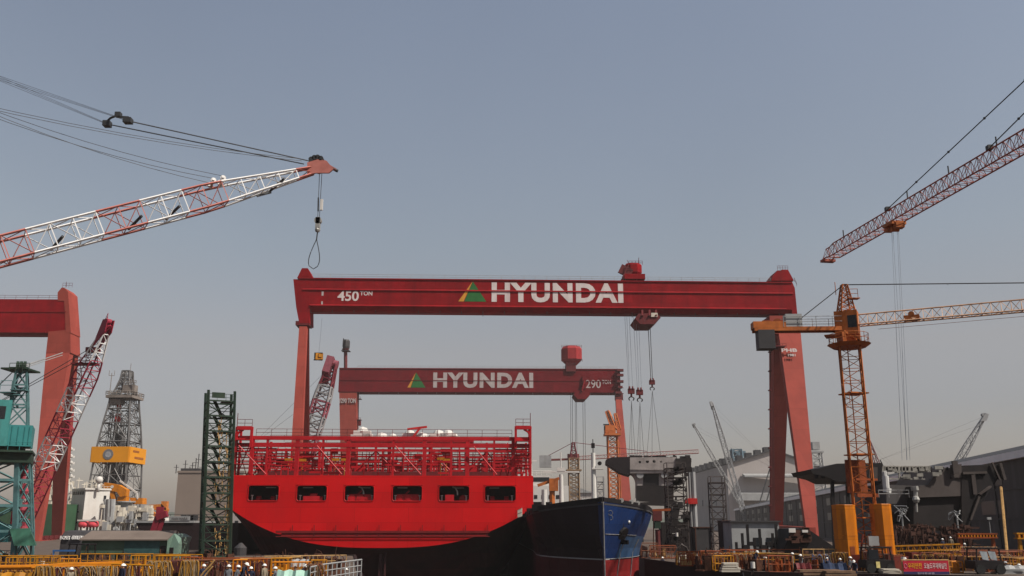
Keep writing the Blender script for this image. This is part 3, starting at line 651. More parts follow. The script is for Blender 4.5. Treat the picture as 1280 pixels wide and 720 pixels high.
# ------------------------------------------------------------------ dark blue ship, bow towards the camera
Bp = at(754, 640, 112); ab = R(1.5)                   # heading: stern lies back and to the right
root = thing('cargo_ship', 'dark blue and red cargo ship beside the red ship, its bow pointing to the camera', 'ship', (Bp.x, Bp.y, 0), ab)
be, bf = V((math.cos(ab), math.sin(ab), 0)), V((-math.sin(ab), math.cos(ab), 0))
DK = 6.85
def bp_(x, z, s): p = Bp + be * x + bf * s; return V((p.x, p.y, z - 1.35 * min(1, max(0, s) / 17) * max(0, min(1, (z - 1) / (DK - 1)))))   # the deck rises towards the bow
def bow_half(s, z):
    """half breadth s metres aft of the stem at height z: full flared deck, fine waterline, bulb below"""
    q = (z + 10) / (DK + 10)
    e0 = 1.5 + 11 * (1 - q) * (1.0 if z > 1 else .75)          # where the entry starts to be full
    full = (6.9 + max(0, z - 1) * .21) * (1 - .08 * min(1, max(0, (s - 22) / 14)))
    L_ = 14 + 5 * (1 - max(0, min(1, (z - 1) / 6))) ** 1.3
    s2 = max(0., s - (0 if z > 3 else (3 - z) * .28 if z > -2 else 1.4 - (-2 - z) * .35))
    f = 1 - (1 - min(1, s2 / L_)) ** 2.0
    return max(.14, full * f)
ZS = [-11, -8, -5, -3, -1.2, .3, .45, 1.6, 3.2, 3.3, 4.6, 5.6, 6.3, DK]
SS = [0, .5, 1.2, 2.2, 3.5, 5, 7, 9, 12, 16, 21, 28, 40, 70, 150, 300]
e = MB()
for sg in (-1, 1):
    grid = [[bp_(sg * bow_half(s, z), z + (.0 if z < 5 else max(0, 1 - s / 14) * .25 * (z - 5)), s) for z in ZS] for s in SS]
    n_ = len(ZS); b0 = len(e.v); e.v += [p for r in grid for p in r]
    for i in range(len(SS) - 1):
        for j in range(n_ - 1):
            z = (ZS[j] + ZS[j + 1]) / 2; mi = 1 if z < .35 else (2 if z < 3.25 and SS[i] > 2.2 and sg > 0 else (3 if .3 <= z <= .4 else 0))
            if sg < 0 and mi != 3 and SS[i] >= .5: mi = 4 if z > .35 else 5  # left side away from the sun: its shade is painted into darker colours
            e.f.append([b0 + i * n_ + j, b0 + (i + 1) * n_ + j, b0 + (i + 1) * n_ + j + 1, b0 + i * n_ + j + 1]); e.m.append(mi)
fr = [bp_(x * bow_half(0, z), z, 0) for z in ZS for x in (-1, 1)]
b0 = len(e.v); e.v += fr
for j in range(len(ZS) - 1): e.f.append([b0 + 2 * j, b0 + 2 * j + 1, b0 + 2 * j + 3, b0 + 2 * j + 2]); e.m.append(1 if ZS[j] < .35 else 0)
e.build('hull', [m_blue, m_redb, m_bluel, m_gry, M('shade side black maroon', (.012, .006, .010), .5, var=.3, scale=.25, grime=.4, gcol=(.008, .006, .012), plates=(8, 2.2), pvar=.2), M('shade side dark red', (.05, .006, .009), .55, var=.3, scale=.25, grime=.5, gcol=(.02, .005, .006))], root, smooth=False)
e = MB(); dk = [bp_(-bow_half(s, DK), DK - .02, s) for s in SS] + [bp_(bow_half(s, DK), DK - .02, s) for s in reversed(SS)]
e.prism(dk, -UP * .2); e.build('deck', m_dgry, root)
e = MB()                                              # bulwark, rollers and cluttered deck edge
for sg in (-1, 1):
    for a, b in zip(SS[:-2], SS[1:-1]):
        pa, pb = bp_(sg * (bow_half(a, DK) - .1), DK + .25 * max(0, 1 - a / 14), a), bp_(sg * (bow_half(b, DK) - .1), DK + .25 * max(0, 1 - b / 14), b)
        e.bar(pa + UP * .15, pb + UP * .15, .2, .5, up=UP)
for i in range(44):
    s = rnd.uniform(8, 60); x = -bow_half(s, DK) + rnd.uniform(.2, 1.6); h_ = rnd.uniform(.3, 1.3); e.box(bp_(x, DK + h_ / 2, s), (rnd.uniform(.4, 1.4), rnd.uniform(.5, 2), h_), ab + rnd.uniform(-.4, .4))
for i in range(12):
    s = rnd.uniform(3, 14); x = rnd.uniform(-.5, .9) * bow_half(s, DK); h_ = rnd.uniform(.3, .8); e.box(bp_(x, DK + .2 + h_ / 2, s), (rnd.uniform(.3, 1.), .6, h_), ab)
e.build('deck_gear', m_blk, root)
e = MB()
for s in (2.5, 4.2, 5.6): p = bp_(bow_half(s, DK) * .97, DK + .55, s); e.disc(p, bf, .28, .3, 10)
e.each('fairlead', m_steel, root)
e = MB(); 
e.path([bp_(.0, z, -.06) for z in (-10, -4, 0, 4, 7)], .1, 4)
for s in (4.2, 8.5): e.path([bp_(bow_half(s, z) + .06, z, s) for z in (-9, -5, -2, 0, 1, 2, 2.8)], .07, 4)
e.path([bp_(bow_half(s, 3.25) + .05, 3.25, s) for s in (0, .5, 1.2, 2.2, 3.5, 5, 7)], .06, 4)
e.path([bp_(bow_half(s, .38) + .05, .38, s) for s in (2, 3.5, 5, 7, 9, 12, 16)], .06, 4)
e.build('primer_seam', M('seam grey', (.13, .125, .13), .7, var=.4, scale=2), root)
e = MB(); 
for k in range(2):
    n_k = 11 if k == 0 else 6
    c = bp_(bow_half(.9, 5.6) * .9 + .1, 5.75 - k * .55, .8); e.path([c + V((.28 * math.cos(t), -.12, .28 * math.sin(t))) for t in [math.pi * .5 - i * math.tau / 10 for i in range(n_k)]], .04, 4)
e.build('hull_mark', MATS['seam grey'], root)
e = MB(); c = bp_(bow_half(4.2, 4.6) + .05, 4.9, 4.2); e.ball(c, .2, 8); e.build('work_lamp', m_wht, root)
e = MB(); c = bp_(bow_half(3.4, 3.4) + .0, 3.3, 3.4); e.disc(c, (be * .7 - bf * .5 - UP * .5), .95, .3, 14); e.bar(c - UP * .2, c + UP * 1.6, .35); e.box(c - UP * .9, (1.5, .3, .5), R(-40)); e.build('anchor', m_blk, root)
DKA = DK - 1.35
# masts and the white accommodation far aft
e = MB(); p = bp_(-1.6, DK, 10); 
q = at(743, 640, Bp.y + 26); q.z = DKA; t = at(743, 570, Bp.y + 26)
e.tube(q, V((q.x, q.y, at(743, 566, q.y).z)), .42, 10, .3); e.box(V((q.x + .6, q.y, at(745, 586, q.y).z)), (1.7, 1.2, .2)); fm = e.build('foremast', m_wht, root)
e = MB(); z_ = at(745, 583, q.y).z; e.disc(V((q.x + .9, q.y - .3, z_ + .42)), (0, 1, 0), .3, .4, 14); e.tube(V((q.x, q.y, z_ + 2)), V((q.x, q.y, at(743, 549, q.y).z)), .07, 5); e.box(V((q.x, q.y, at(743, 557, q.y).z)), (.5, .5, .7)); e.build('mast_light', m_blk, fm)
e = MB(); q2 = V((q.x - .9, q.y + 4, DKA)); e.box(V((q.x - 1.5, q.y, DKA + .6)), (3.2, 3, 1.3)); e.box(V((q.x + 2.2, q.y + 1, DKA + .5)), (2.2, 3, 1.1)); e.build('mast_house', m_wht, root)
e = MB(); q = at(732.5, 625, Bp.y + 34); e.box(V((q.x, q.y, DKA + 1.4)), (1.5, 1.5, 2.8)); e.build('deck_locker', m_wht, root)
e = MB(); q = at(702, 640, Bp.y + 78); q.z = DKA
e.tube(q, V((q.x, q.y, at(702, 593, q.y).z)), .5, 10, .4); z_ = at(702, 590, q.y).z; e.box(V((q.x, q.y, z_)), (7.4, .7, .28)); e.box(V((q.x, q.y, z_ + .5)), (1.6, .8, .7)); e.tube(V((q.x, q.y, z_)), V((q.x, q.y, z_ + 4)), .12, 5); kp = e.build('kingpost', m_wht, root)
q = at(680.5, 640, Bp.y + 100); e = MB(); e.tube(V((q.x, q.y, DKA)), V((q.x, q.y, at(680, 612, q.y).z)), .6, 8); e.build('kingpost', m_wht, root)
e = MB(); q = at(676, 640, Bp.y + 150); zt = at(676, 608, q.y).z
e.box(V((q.x, q.y, (DKA + zt) / 2)), (15, 10, zt - DKA)); e.box(V((q.x - 2, q.y, zt + 1.4)), (9, 8, 2.8)); hs = e.build('deckhouse', m_wht, root)
e = MB(); e.box(V((q.x - 2, q.y - 4.02, zt + 1.7)), (8.6, .08, 1.2))
for k in range(6): e.box(V((q.x - 5.5 + k * 2, q.y - 5.03, zt - 3)), (.9, .08, 1))
e.each('window', m_glass, hs)
e = MB(); e.tube(V((q.x - 3, q.y, zt + 2.8)), V((q.x - 3, q.y, zt + 13)), .7, 8, .4); e.tube(V((q.x - 5.5, q.y, zt + 2.8)), V((q.x - 5.5, q.y, zt + 10)), .2, 5); e.box(V((q.x - 3, q.y, zt + 7)), (4, .6, .4)); e.rail([V((q.x - 7, q.y - 4, zt + 2.8)), V((q.x + 3, q.y - 4, zt + 2.8))], 1.2, 1.5, .08); e.build('radar_mast', m_wht, hs)
e = MB(); q = at(692, 625, Bp.y + 120); e.bar(at(672, 607, q.y), at(699, 598, q.y), .7); e.box(at(692, 606, q.y), (2.2, 2, 3)); e.tube(at(690, 608, q.y), V((at(690, 608, q.y).x, q.y, DKA)), .7, 8); e.build('deck_crane', m_org, root)
e = MB()
for i in range(26):
    s = rnd.uniform(40, 110); x = rnd.uniform(-.95, .1) * 8; h_ = rnd.uniform(.8, 2.6); e.box(bp_(x, DK + h_ / 2, s), (rnd.uniform(.6, 2), rnd.uniform(.6, 3), h_), ab)
e.rail([bp_(-8.9, DK, 20), bp_(-8.9, DK, 90)], 1.1, 2.5, .05); e.build('deck_outfit', m_crm, root)

# dark screen added between the two hulls to blacken their gap
root = thing('gap_screen', 'added black gap screen standing between the red and the blue hull', 'gap screen', (0, 340, -12.4))
e = MB(); e.bx(-6.0, 6.6, 340, 343, -12.4, -.6); e.build('panel', m_blk, root)  # black face of the added gap screen
e = MB()
for x in range(-6, 7, 2): e.bx(x - .15, x + .15, 339.6, 340, -12.4, -.6)
for z in (-9, -5, -1.2): e.bx(-6, 6.6, 339.5, 339.62, z, z + .3)
e.build('stiffener', m_dark, root)
# ------------------------------------------------------------------ red and white lattice boom, upper left
P1 = at(392, 213, 100); P0 = at(0, 314.5, 85); dv = (P1 - P0).normalized()
foot = P0 - dv * ((P0.z - 2.6) / dv.z)
root = thing('crawler_crane', 'crawler crane whose long red and white lattice boom slopes across the upper left sky', 'crawler crane', (foot.x, foot.y, 0))
tot = (P1 - foot).length; vis0 = (P0 - foot).length / tot
def px_t(px):                                        # where along the boom column px falls
    lo, hi = 0., 1.
    for _ in range(30):
        m = (lo + hi) / 2; p = foot.lerp(P1, m) - CAM; d = p.y * math.cos(TH) + p.z * math.sin(TH)
        if 640 + F * p.x / d < px: lo = m
        else: hi = m
    return lo
marks = [px_t(q) for q in (30, 128, 178, 236, 270, 318, 336, 374)]      # white and red bands change here
def band(q):
    if q < marks[0]: return 0 if int((marks[0] - q) / .09) % 2 == 0 else 1
    k = sum(q > t for t in marks); return k % 2
nb = 44
m_boomw = M('boom white', (.74, .72, .70), .5, var=.1, scale=1., grime=.25, gcol=(.3, .2, .16))
m_boomr = M('boom red', (.46, .16, .13), .5, var=.15, scale=1., grime=.25, gcol=(.2, .04, .03))
e = MB(); e.lattice(foot, P1, 2.3, 2.45, nb, .13, .055, sc=lambda q: min(1, .25 + q * 9) * min(1, .30 + (1 - q) * 5.5), mat=band)
boom = e.build('boom', [m_boomr, m_boomw], root)
t_, x_, y_ = MB().frame(foot, P1)
def bm(px, h=0., w=0.):
    return foot.lerp(P1, px_t(px)) + y_ * h + x_ * w
e = MB()
for px in (60, 158, 205, 335): e.tube(bm(px, -.9, -.9), bm(px + 16, -.3, .9), .16, 5)
e.bar(bm(8, -.9, -.6), bm(34, -.9, -.6), .16); e.bar(bm(318, -1.1, -.5), bm(336, -1.1, -.5), .2)
e.build('boom_fitting', m_rope, boom)
e = MB()
for px in (271, 283):
    for w_ in (-.8, .8): e.disc(bm(px, 1.5, w_), x_, .3, .2, 12)
    e.bar(bm(px, 1.2, -1), bm(px, 1.6, 1), .25)
e.build('guide_sheave', m_boomw, boom)
e = MB(); tip = at(415, 211, 100.6)
e.prism([at(384, 203, 99.4), at(399, 198.5, 99.4), at(409, 202, 99.4), at(417, 211, 99.4), at(411, 216, 99.4), at(395, 216, 99.4), at(384, 218, 99.4)], V((0, .25, 0)))
e.prism([at(384, 203, 100.8), at(399, 198.5, 100.8), at(409, 202, 100.8), at(417, 211, 100.8), at(411, 216, 100.8), at(395, 216, 100.8), at(384, 218, 100.8)], V((0, .25, 0)))
for px, py, r in ((396, 203, .45), (406, 207, .5), (398, 212, .4)): e.disc(at(px, py, 100.2), (0, 1, 0), r, .9, 14)
e.bar(at(404, 203, 100), at(420, 213, 100), .3)
hd = e.build('boom_head', m_boomr, boom)
e = MB()
for px, py in ((390, 201), (394, 199), (398, 198.5), (402, 200)): e.disc(at(px, py, 100), (0, 1, 0), .3, 1.2, 10)
e.bar(at(386, 202, 100), at(404, 197, 100), .14); e.tube(at(415, 210, 100), at(422, 214, 100), .2, 5); e.build('sheave', m_rope, hd)
SPa, SPb = at(134, 155, 94), at(160, 151, 92)
Mst = SPa + (SPa - P1) * .62 + UP * 3
e = MB()
e.tube(at(380, 205, 99.3), SPa, .07, 5); e.tube(at(386, 201, 100.9), SPb, .07, 5); e.build('pendant_rope', m_rope, root)
e = MB(); e.box(SPa, (.75, .8, .6)); e.box(SPb, (.85, .8, .55)); e.path([SPa + UP * .4, at(138, 147.5, 93.5), at(146, 144.5, 93.2), at(150, 146, 93), at(158, 146.5, 92.4), SPb + UP * .4], .13, 5); e.box(at(148, 143.5, 93.1), (.6, .6, .5)); e.build('spreader', m_rope, root)
e = MB()
for i in range(3):
    f = (i - 1) * .3; e.tube(SPa + V((0, f * .5, f * .3)), Mst + V((0, f, f * 1.2)), .022, 3, cap=False); e.tube(SPb + V((0, f * .5, f * .3)), Mst + V((0, f + .6, f * 1.2)), .022, 3, cap=False)
e.build('reeving_rope', m_rope, root)
e = MB(); m0 = at(0, 128, 82); ex = lambda p, q, k: p + (q - p) * k
for a, b in ((bm(272, 1.7, -.8), at(0, 122, 82)), (bm(272, 1.7, .8), at(0, 126, 83)), (bm(284, 1.7, .8), at(0, 118, 84)), (bm(384, 1.5, .3), at(0, 113, 83)), (bm(384, 1.5, -.3), at(0, 116, 82))):
    pts = []
    for k in range(13): q = k / 12 * 1.9; p = a + (b - a) * q; p = p - UP * 1.9 * max(0, q * (1.9 - q)) / .9; pts.append(p)
    e.path(pts, .035, 3)
e.build('hoist_line', m_rope, root)
e = MB(); e.tube(foot + V((2, -1, 0)), Mst, .4, 6)
e.tube(foot + V((2, 1.5, 0)), Mst, .4, 6); e.build('mast', m_boomr, root)
e = MB(); e.box(V((foot.x - 2, foot.y - 1, 2.4)), (9, 6, 2.4), R(30)); e.box(V((foot.x - 4, foot.y - 4.5, 2.6)), (3, 1.6, 2.2), R(30)); e.build('machine_body', m_boomr, root)
for k in (-1, 1):
    e = MB(); c = V((foot.x - 2, foot.y - 1, 0)) + Matrix.Rotation(R(30), 3, 'Z') @ V((0, k * 3.4, .7)); e.box(c, (10, 1.3, 1.4), R(30)); e.build('crawler_track', m_blk, root)
e = MB()
e.tube(at(399.5, 214, 100), at(397, 278, 100), .035, 4); e.tube(at(402.5, 214, 100), at(399, 278, 100), .035, 4); e.tube(at(398, 247, 100), at(397.6, 264, 100), .09, 5); e.build('hoist_rope', m_rope, root)
e = MB(); c = at(397.5, 279, 100); e.box(c, (.5, .5, 1.3)); e.disc(c + UP * .3, (0, 1, 0), .42, .5, 12); e.ball(c - UP * .8, .33, 8); hb = e.build('hook_block', m_steel, root)
e = MB(); e.box(at(402, 256, 100), (.28, .28, 1.3)); e.build('weight', m_wht, root)
e = MB(); c = c - UP * 1.0; lo = at(394.5, 336, 100); hh = c.z - lo.z
for sg in (-1, 1):
    e.path([c + V((sg * .85 * (max(0, (k / 14 - .25)) ** 1.0) ** .8 * math.sqrt(max(0, 1 - max(0, (k / 14 - .55) / .45) ** 2)) * 1.35 - .28 * k / 14, sg * .1, -hh * k / 14)) for k in range(15)], .05, 5)
e.build('wire_sling', m_rope, label='looped wire sling hanging from the hook of the red and white boom', cat='wire sling')
# ------------------------------------------------------------------ brown lattice jib, upper right
zJ = 36.4; JA, JB = at_z(1033, 318, zJ), at_z(1280, 174, zJ); jd = (JB - JA).normalized(); jd.z = 0; jd.normalize()
JM = JB + jd * (JB.y - 33) / abs(jd.y); JE = JM + jd * 16
root = thing('tower_crane', 'tower crane whose reddish brown lattice jib slants in at the upper right, trolley under it', 'tower crane', (JM.x, JM.y, 0))
m_jib = M('jib brown red', (.33, .085, .055), .6, var=.25, scale=1., grime=.35, gcol=(.08, .03, .02))
Lj = (JM - JA).length
e = MB(); e.lattice(JA, JM, 1.45, 1.75, 84, .085, .035, tri=True, sc=lambda q: 1 if q > .012 else .75)
pj = JA.lerp(JM, .003); e.box(pj - UP * .9, (1.6, .8, .3), math.atan2(jd.y, jd.x) + R(90)); jib = e.build('jib', m_jib, root)
def jp(px):
    best = min((abs(640 + F * (p := JA.lerp(JM, q / 400) - CAM).x / (p.y * math.cos(TH) + p.z * math.sin(TH)) - px), q) for q in range(400))[1]; return JA.lerp(JM, best / 400)
APX = JM + UP * 12
e = MB()
for px, top in ((1111, 1.), (1238, 1.)):
    a = jp(px) + UP * 1.05; e.tube(a, APX, .055, 5)
    for k in range(1, 9): q = a.lerp(APX, k * .09); e.ball(q, .14, 6)
    e.box(a, (.5, .5, .4))
e.build('tie_rod', m_rope, root)
e = MB(); 
for px in (1055, 1136, 1187, 1248): a = jp(px) + UP * .9; e.tube(a, a + UP * .8, .07, 5)
e.build('lamp_post', m_rope, jib)
e = MB(); c = jp(1117) - UP * 1.05; e.box(c, (1.7, 1.7, .35), math.atan2(jd.y, jd.x)); e.box(c + jd * .8 - UP * .35, (.9, .8, .6), 0); e.box(c - jd * .9 - UP * .2, (.7, 1.2, .5)); e.disc(c - UP * .5, (1, 0, 0), .3, .8, 12); tr = e.build('jib_trolley', m_org, root)
e = MB()
for dx in (-.35, .25): e.tube(c + V((dx, .0, -.5)), at(1131 + dx * 6, 575, c.y + .0) + V((dx * .3, 0, 0)), .022, 3); e.tube(c + V((dx + .25, .3, -.5)), at(1136 + dx * 6, 575, c.y + .3), .022, 3)
e.build('hoist_rope', m_ropel, root)
e = MB(); e.lattice(V((JM.x, JM.y, 0)), JM - UP * 1.2, 1.9, 1.9, 20, .1, .05); e.build('mast', m_jib, root)
e = MB(); e.lattice(JM, APX, 1.6, 1.6, 6, .08, .04, sc=lambda q: 1 - .8 * q); e.build('tower_head', m_jib, root)
e = MB(); e.bar(JM, JE, 1.4, .7); e.box(JE - UP * 1.2, (2.2, 2.2, 2.6)); e.tube(JE, APX, .06, 4); e.build('counter_jib', m_jib, root)
# ------------------------------------------------------------------ orange tower crane on the right quay
TC = at(1085, 685, 95); TC.z = 0; zt = at(1053, 403, 95).z
root = thing('tower_crane', 'orange tower crane on a lattice mast rising between two yellow boxes on the right quay', 'tower crane', (TC.x, TC.y, 0))
rz = R(16)
zs = at(1062, 433, 95).z
e = MB(); e.lattice(TC, V((TC.x, TC.y, zs)), 2.0, 2.0, 18, .10, .04, up=(math.sin(rz), math.cos(rz), 0), cross=False); 
for k in (4, 9, 14): q = TC.lerp(V((TC.x, TC.y, zs)), k / 18); e.box(q, (2.15, 2.15, .12), rz)
e.tube(V((TC.x - .2, TC.y, 0)), V((TC.x - .2, TC.y, zs)), .06, 4)
e.rail([V((TC.x - 1.3, TC.y - .8, zs - 6.2)), V((TC.x - .9, TC.y - 1.2, zs - 6.2))], 1.1, .5, .035); mast = e.build('mast', m_org, root)
e = MB(); z1 = at(1060, 585, 95).z; z0_ = at(1060, 612, 95).z
e.box(V((TC.x + .0, TC.y + 1.4, (z1 + z0_) / 2 + .3)), (2.3, .25, z1 - z0_ + 1.2), rz); e.box(V((TC.x, TC.y - 1.25, z0_ - .6)), (2.5, .2, .35), rz); e.box(V((TC.x, TC.y - 1.25, z1 - 1.2)), (2.5, .2, .2), rz); e.build('climbing_frame', m_orgd, mast)
e = MB(); e.tube(V((TC.x, TC.y, zs - .15)), V((TC.x, TC.y, zs + .2)), 1.7, 16, 2.2); e.rail([V((TC.x + 2.0 * math.cos(a), TC.y + 2.0 * math.sin(a), zs + .2)) for a in [k * math.tau / 12 for k in range(13)]], 1.05, 2, .03); e.build('slewing_platform', m_org, root)
zh = zt - 1.2
e = MB(); e.bar(V((TC.x - .7, TC.y, zs + .2)), V((TC.x - .8, TC.y, zh)), .35, 1.8); e.bar(V((TC.x + .8, TC.y, zs + .2)), V((TC.x + .7, TC.y, zh)), .35, 1.8); e.bar(V((TC.x - .7, TC.y - .8, zs + 1.5)), V((TC.x + .8, TC.y - .8, zs + .4)), .2); e.box(V((TC.x, TC.y, zs + .8)), (1.2, 1.3, 1.2)); e.build('slewing_ring', m_org, root)
jd2 = V((math.cos(R(-26)), math.sin(R(-26)), 0)); jn = V((jd2.y, -jd2.x, 0))
jz = R(-26); ctr = V((TC.x, TC.y, zt))
e = MB(); e.box(ctr - UP * .2, (2.3, 1.9, 2.6), jz); e.box(ctr + jd2 * -1.6 - UP * 1.35, (1.4, 1.6, .15), jz); cabp = e.build('turntable_house', m_org, root)
e = MB(); e.box(ctr + V((.15, -1.08, -.1)), (.9, .1, 1.3), jz); e.build('window', m_glass, cabp)
apx = at(1060.5, 356, 95)
e = MB(); e.lattice(ctr + UP * 1.0, V((TC.x + .05, TC.y, apx.z)), 1.5, 1.5, 6, .085, .04, sc=lambda q: 1 - .66 * q, cross=True); e.tube(V((TC.x - .9, TC.y, zt + 3)), V((TC.x - .9, TC.y, zt + 4.4)), .04, 4); e.rail([V((TC.x + .3, TC.y - .5, apx.z - 1.6)), V((TC.x + 1.2, TC.y - .6, apx.z - 1.6))], 1.0, .9, .03); e.box(V((TC.x + .7, TC.y - .5, apx.z - 1.65)), (1.2, .8, .08)); e.build('tower_head', m_org, root)
je = ctr + jd2 * 42
e = MB(); e.lattice(ctr + jd2 * 1.2 + UP * .15, je + UP * .15, 1.1, 1.15, 46, .075, .035, tri=True, n=4); jb = e.build('jib', M('jib pale orange', (.46, .27, .17), .6, var=.25, scale=1., grime=.4, gcol=(.12, .04, .02)), root)
e = MB(); c = ctr + jd2 * 6.3; e.box(c - UP * .15, (1.5, .9, .5), jz); e.disc(c + UP * .2, jn, .3, .9, 10); e.tube(ctr + jd2 * 3 - UP * 1.0, ctr + jd2 * 42 - UP * .9, .022, 3); e.build('jib_winch', m_org, jb)
ce = at_z(946, 408, zt - .35); cd = (ce - V((ctr.x, ctr.y, ce.z))); Lc = cd.length; cd.normalize(); cz = math.atan2(cd.y, cd.x)
cb = ctr - UP * .75
e = MB(); 
cn = V((-cd.y, cd.x, 0))
for w_ in (-.55, .55): e.bar(cb + cn * w_, cb + cd * (Lc + .4) + cn * w_, .28, .42, up=UP)
e.box(cb + cd * (Lc * .5), (Lc, 1.2, .12), cz); e.box(cb + cd * (Lc - 1.2) + UP * .45, (3.4, 1.4, .7), cz)
cj = e.build('counter_jib', m_org, root)
e = MB(); e.rail([cb + cn * .7 + UP * .2, cb + cn * .7 + cd * (Lc * .72) + UP * .2], 1.1, 1.6, .03); e.rail([cb - cn * .7 + UP * .2, cb - cn * .7 + cd * (Lc * .72) + UP * .2], 1.1, 1.6, .03); e.build('railing', m_gry, cj)
e = MB(); e.box(cb + cd * (Lc - .8) - UP * 1.1, (1.7, 1.5, 2.0), cz); e.build('counterweight', m_dgry, cj)
e = MB(); e.box(cb + cd * (Lc * .60) + UP * .85, (1.7, 1.2, 1.5), cz); e.build('switch_cabinet', m_gry, cj)
e = MB(); c = cb + cd * (Lc * .78) + UP * .6; e.disc(c, cn, .55, 1.0, 12); e.box(c + cd * 1.1, (.9, .9, .7), cz); e.box(c - cd * 1.2 + UP * .1, (.5, .5, .9), cz); e.build('winch', m_orgd, cj)
e = MB(); e.tube(V((TC.x, TC.y, apx.z)), cb + cd * (Lc * .62) + UP * .4 + cn * .3, .05, 5); e.tube(V((TC.x, TC.y, apx.z)), cb + cd * (Lc * .62) + UP * .4 - cn * .3, .05, 5); e.tube(V((TC.x, TC.y, apx.z)), ctr + jd2 * 31 + UP * .9, .06, 5); e.tube(ctr + jd2 * 10 + V((0, 0, apx.z - zt)) * .72, ctr + jd2 * 10 + V((0, 0, apx.z - zt)) * .72 + UP * .01, .08, 4); e.build('tie_rod', m_dgry, root)
tc_root = root
for px0, px1, py0 in ((1045, 1072, 631), (1092.5, 1117.5, 630)):
    a, b = at(px0, 684, 94), at(px1, 684, 94); c = (a + b) / 2; c.z = 0; ra = (b.x - a.x) / 2 / .96; top = at(px0, py0, 94).z
    e = MB(); ring_ = lambda z, k=1.: [c + V((ra * k * math.cos(R(32.5) + i * math.tau / 8), ra * k * math.sin(R(32.5) + i * math.tau / 8), z)) for i in range(8)]
    e.loft([ring_(0), ring_(top - .08), ring_(top, .95)]); m_bx = M('box yellow', (.56, .165, .004), .45, var=.14, scale=.6, grime=.5, gcol=(.22, .05, .01), plates=(1.4, 2.9), pvar=.08)
    root = thing('yellow_steel_box', 'eight sided yellow steel box standing ' + ('left of the orange tower crane mast' if px0 < 1080 else 'right of the orange tower crane mast'), 'steel box', c, 0, 'yellow boxes beside the mast'); e.build('body', m_bx, root); e = MB()
    for z_ in (.35, top * .52, top - .12): e.loft([[q_ + (q_ - c - UP * z_) * .025 for q_ in ring_(z_)], [q_ + (q_ - c - UP * (z_ + .09)) * .025 for q_ in ring_(z_ + .09)]])
    e.build('flange', m_bx, root); e = MB(); nrm_ = V((math.cos(R(280)), math.sin(R(280)), 0)); e.box(c + nrm_ * (ra * .925) + UP * (top * .3), (.5, .06, .8), R(10)); e.build('hatch', m_orgd, root)
root = tc_root
e = MB(); e.rail([V((TC.x + 1, TC.y - 1.5, at(1092, 622, 94).z)), V((TC.x + 4, TC.y - 1.5, at(1092, 622, 94).z))], .7, 1, .03)
e.box(V((TC.x + .0, TC.y - 1.5, at(1085, 676, 94).z)), (1.0, .5, .9)); e.build('control_cabinet', m_gry, root)
e = MB()
for dx, dy, w_, h_ in ((-2.4, -1.6, 2.2, 1.5), (0, -1.8, 2.4, 1.1), (2.3, -1.7, 2.0, 1.35), (-.9, -2.2, .8, 1.7), (1.1, -2.3, .6, 1.5), (3.8, -1.5, 1.2, 1.7)): e.box(V((TC.x + dx, TC.y + dy, h_ / 2)), (w_, .9, h_), dx * .1)
for dx in (-1.6, -.4, .9, 1.8): e.bar(V((TC.x + dx, TC.y - 1.4, 0)), V((TC.x + dx * .5, TC.y - 1.1, 3.4)), .14)
e.build('base_frame', M('base dark red', (.13, .018, .010), .7, var=.4, scale=1., grime=.4), root)
# ------------------------------------------------------------------ luffing crane with red and white boom, left
root = thing('crawler_crane', 'red and white banded lattice boom crane leaning in front of the left pink gantry leg', 'crawler crane', (at(20, 640, 165).x, 165, 0))
f0 = at(20, 640, 165); f0.z = 2; t0 = at(136, 406, 152); 
ax_ = (t0 - f0); 
bands = [(0, 0.33), (1, .47), (0, .575), (1, .685), (0, .84), (1, .945), (0, 1.1)]
e = MB(); e.lattice(f0, t0, 2.7, 2.9, 26, .15, .07, sc=lambda q: min(1, .3 + q * 6) * min(1, .22 + (1 - q) * 3.6), mat=lambda q: next(c for c, l_ in bands if q < l_))
b_ = e.build('boom', [M('boom crimson', (.30, .02, .045), .55, var=.2, scale=.8, grime=.3), m_boomw], root)
e = MB(); tt, xx, yy = e.frame(f0, t0)
for d in (-.6, .6): e.prism([t0 - tt * 5 + yy * .7 + xx * d, t0 + tt * .4 + yy * 1.1 + xx * d, t0 + tt * 1.0 - yy * .2 + xx * d, t0 - tt * 1 - yy * .9 + xx * d], xx * .15)
for k in (-.5, .3): e.disc(t0 + yy * .6 + tt * k, xx, .5, 1., 12)
e.rail([t0 + yy * 1.1 - tt * .8, t0 + yy * 1.1 + tt * .6], 1, 1, .05); e.build('boom_head', MATS['boom crimson'], b_)
e = MB(); p = f0.lerp(t0, .80) + yy * 1.6; e.box(p, (4.2, 1.8, .3)); e.rail([p - xx * 0 + V((-2, 0, .1)), p + V((2, 0, .1))], 1.1, 1, .05); p2 = f0.lerp(t0, .87) + yy * 1.2; e.box(p2, (2, 1.4, .8)); e.build('boom_platform', m_dkred, b_)
e = MB(); ga = f0 + V((-10, 2, 22))
for d in (-.7, .7): e.tube(t0 - tt * 5 + yy * .9 + xx * d, ga, .07, 4); e.tube(t0 - tt * 2 + yy * .9 + xx * d * .5, f0.lerp(t0, .3) + yy * 2 + xx * d, .05, 4)
e.build('pendant_rope', m_rope, root)
e = MB(); e.bar(V((f0.x - 4, f0.y + 2, 1.5)), ga, .7); e.box(V((f0.x - 5, f0.y + 1, 3)), (10, 5, 3)); e.build('machine_body', m_teal, root)
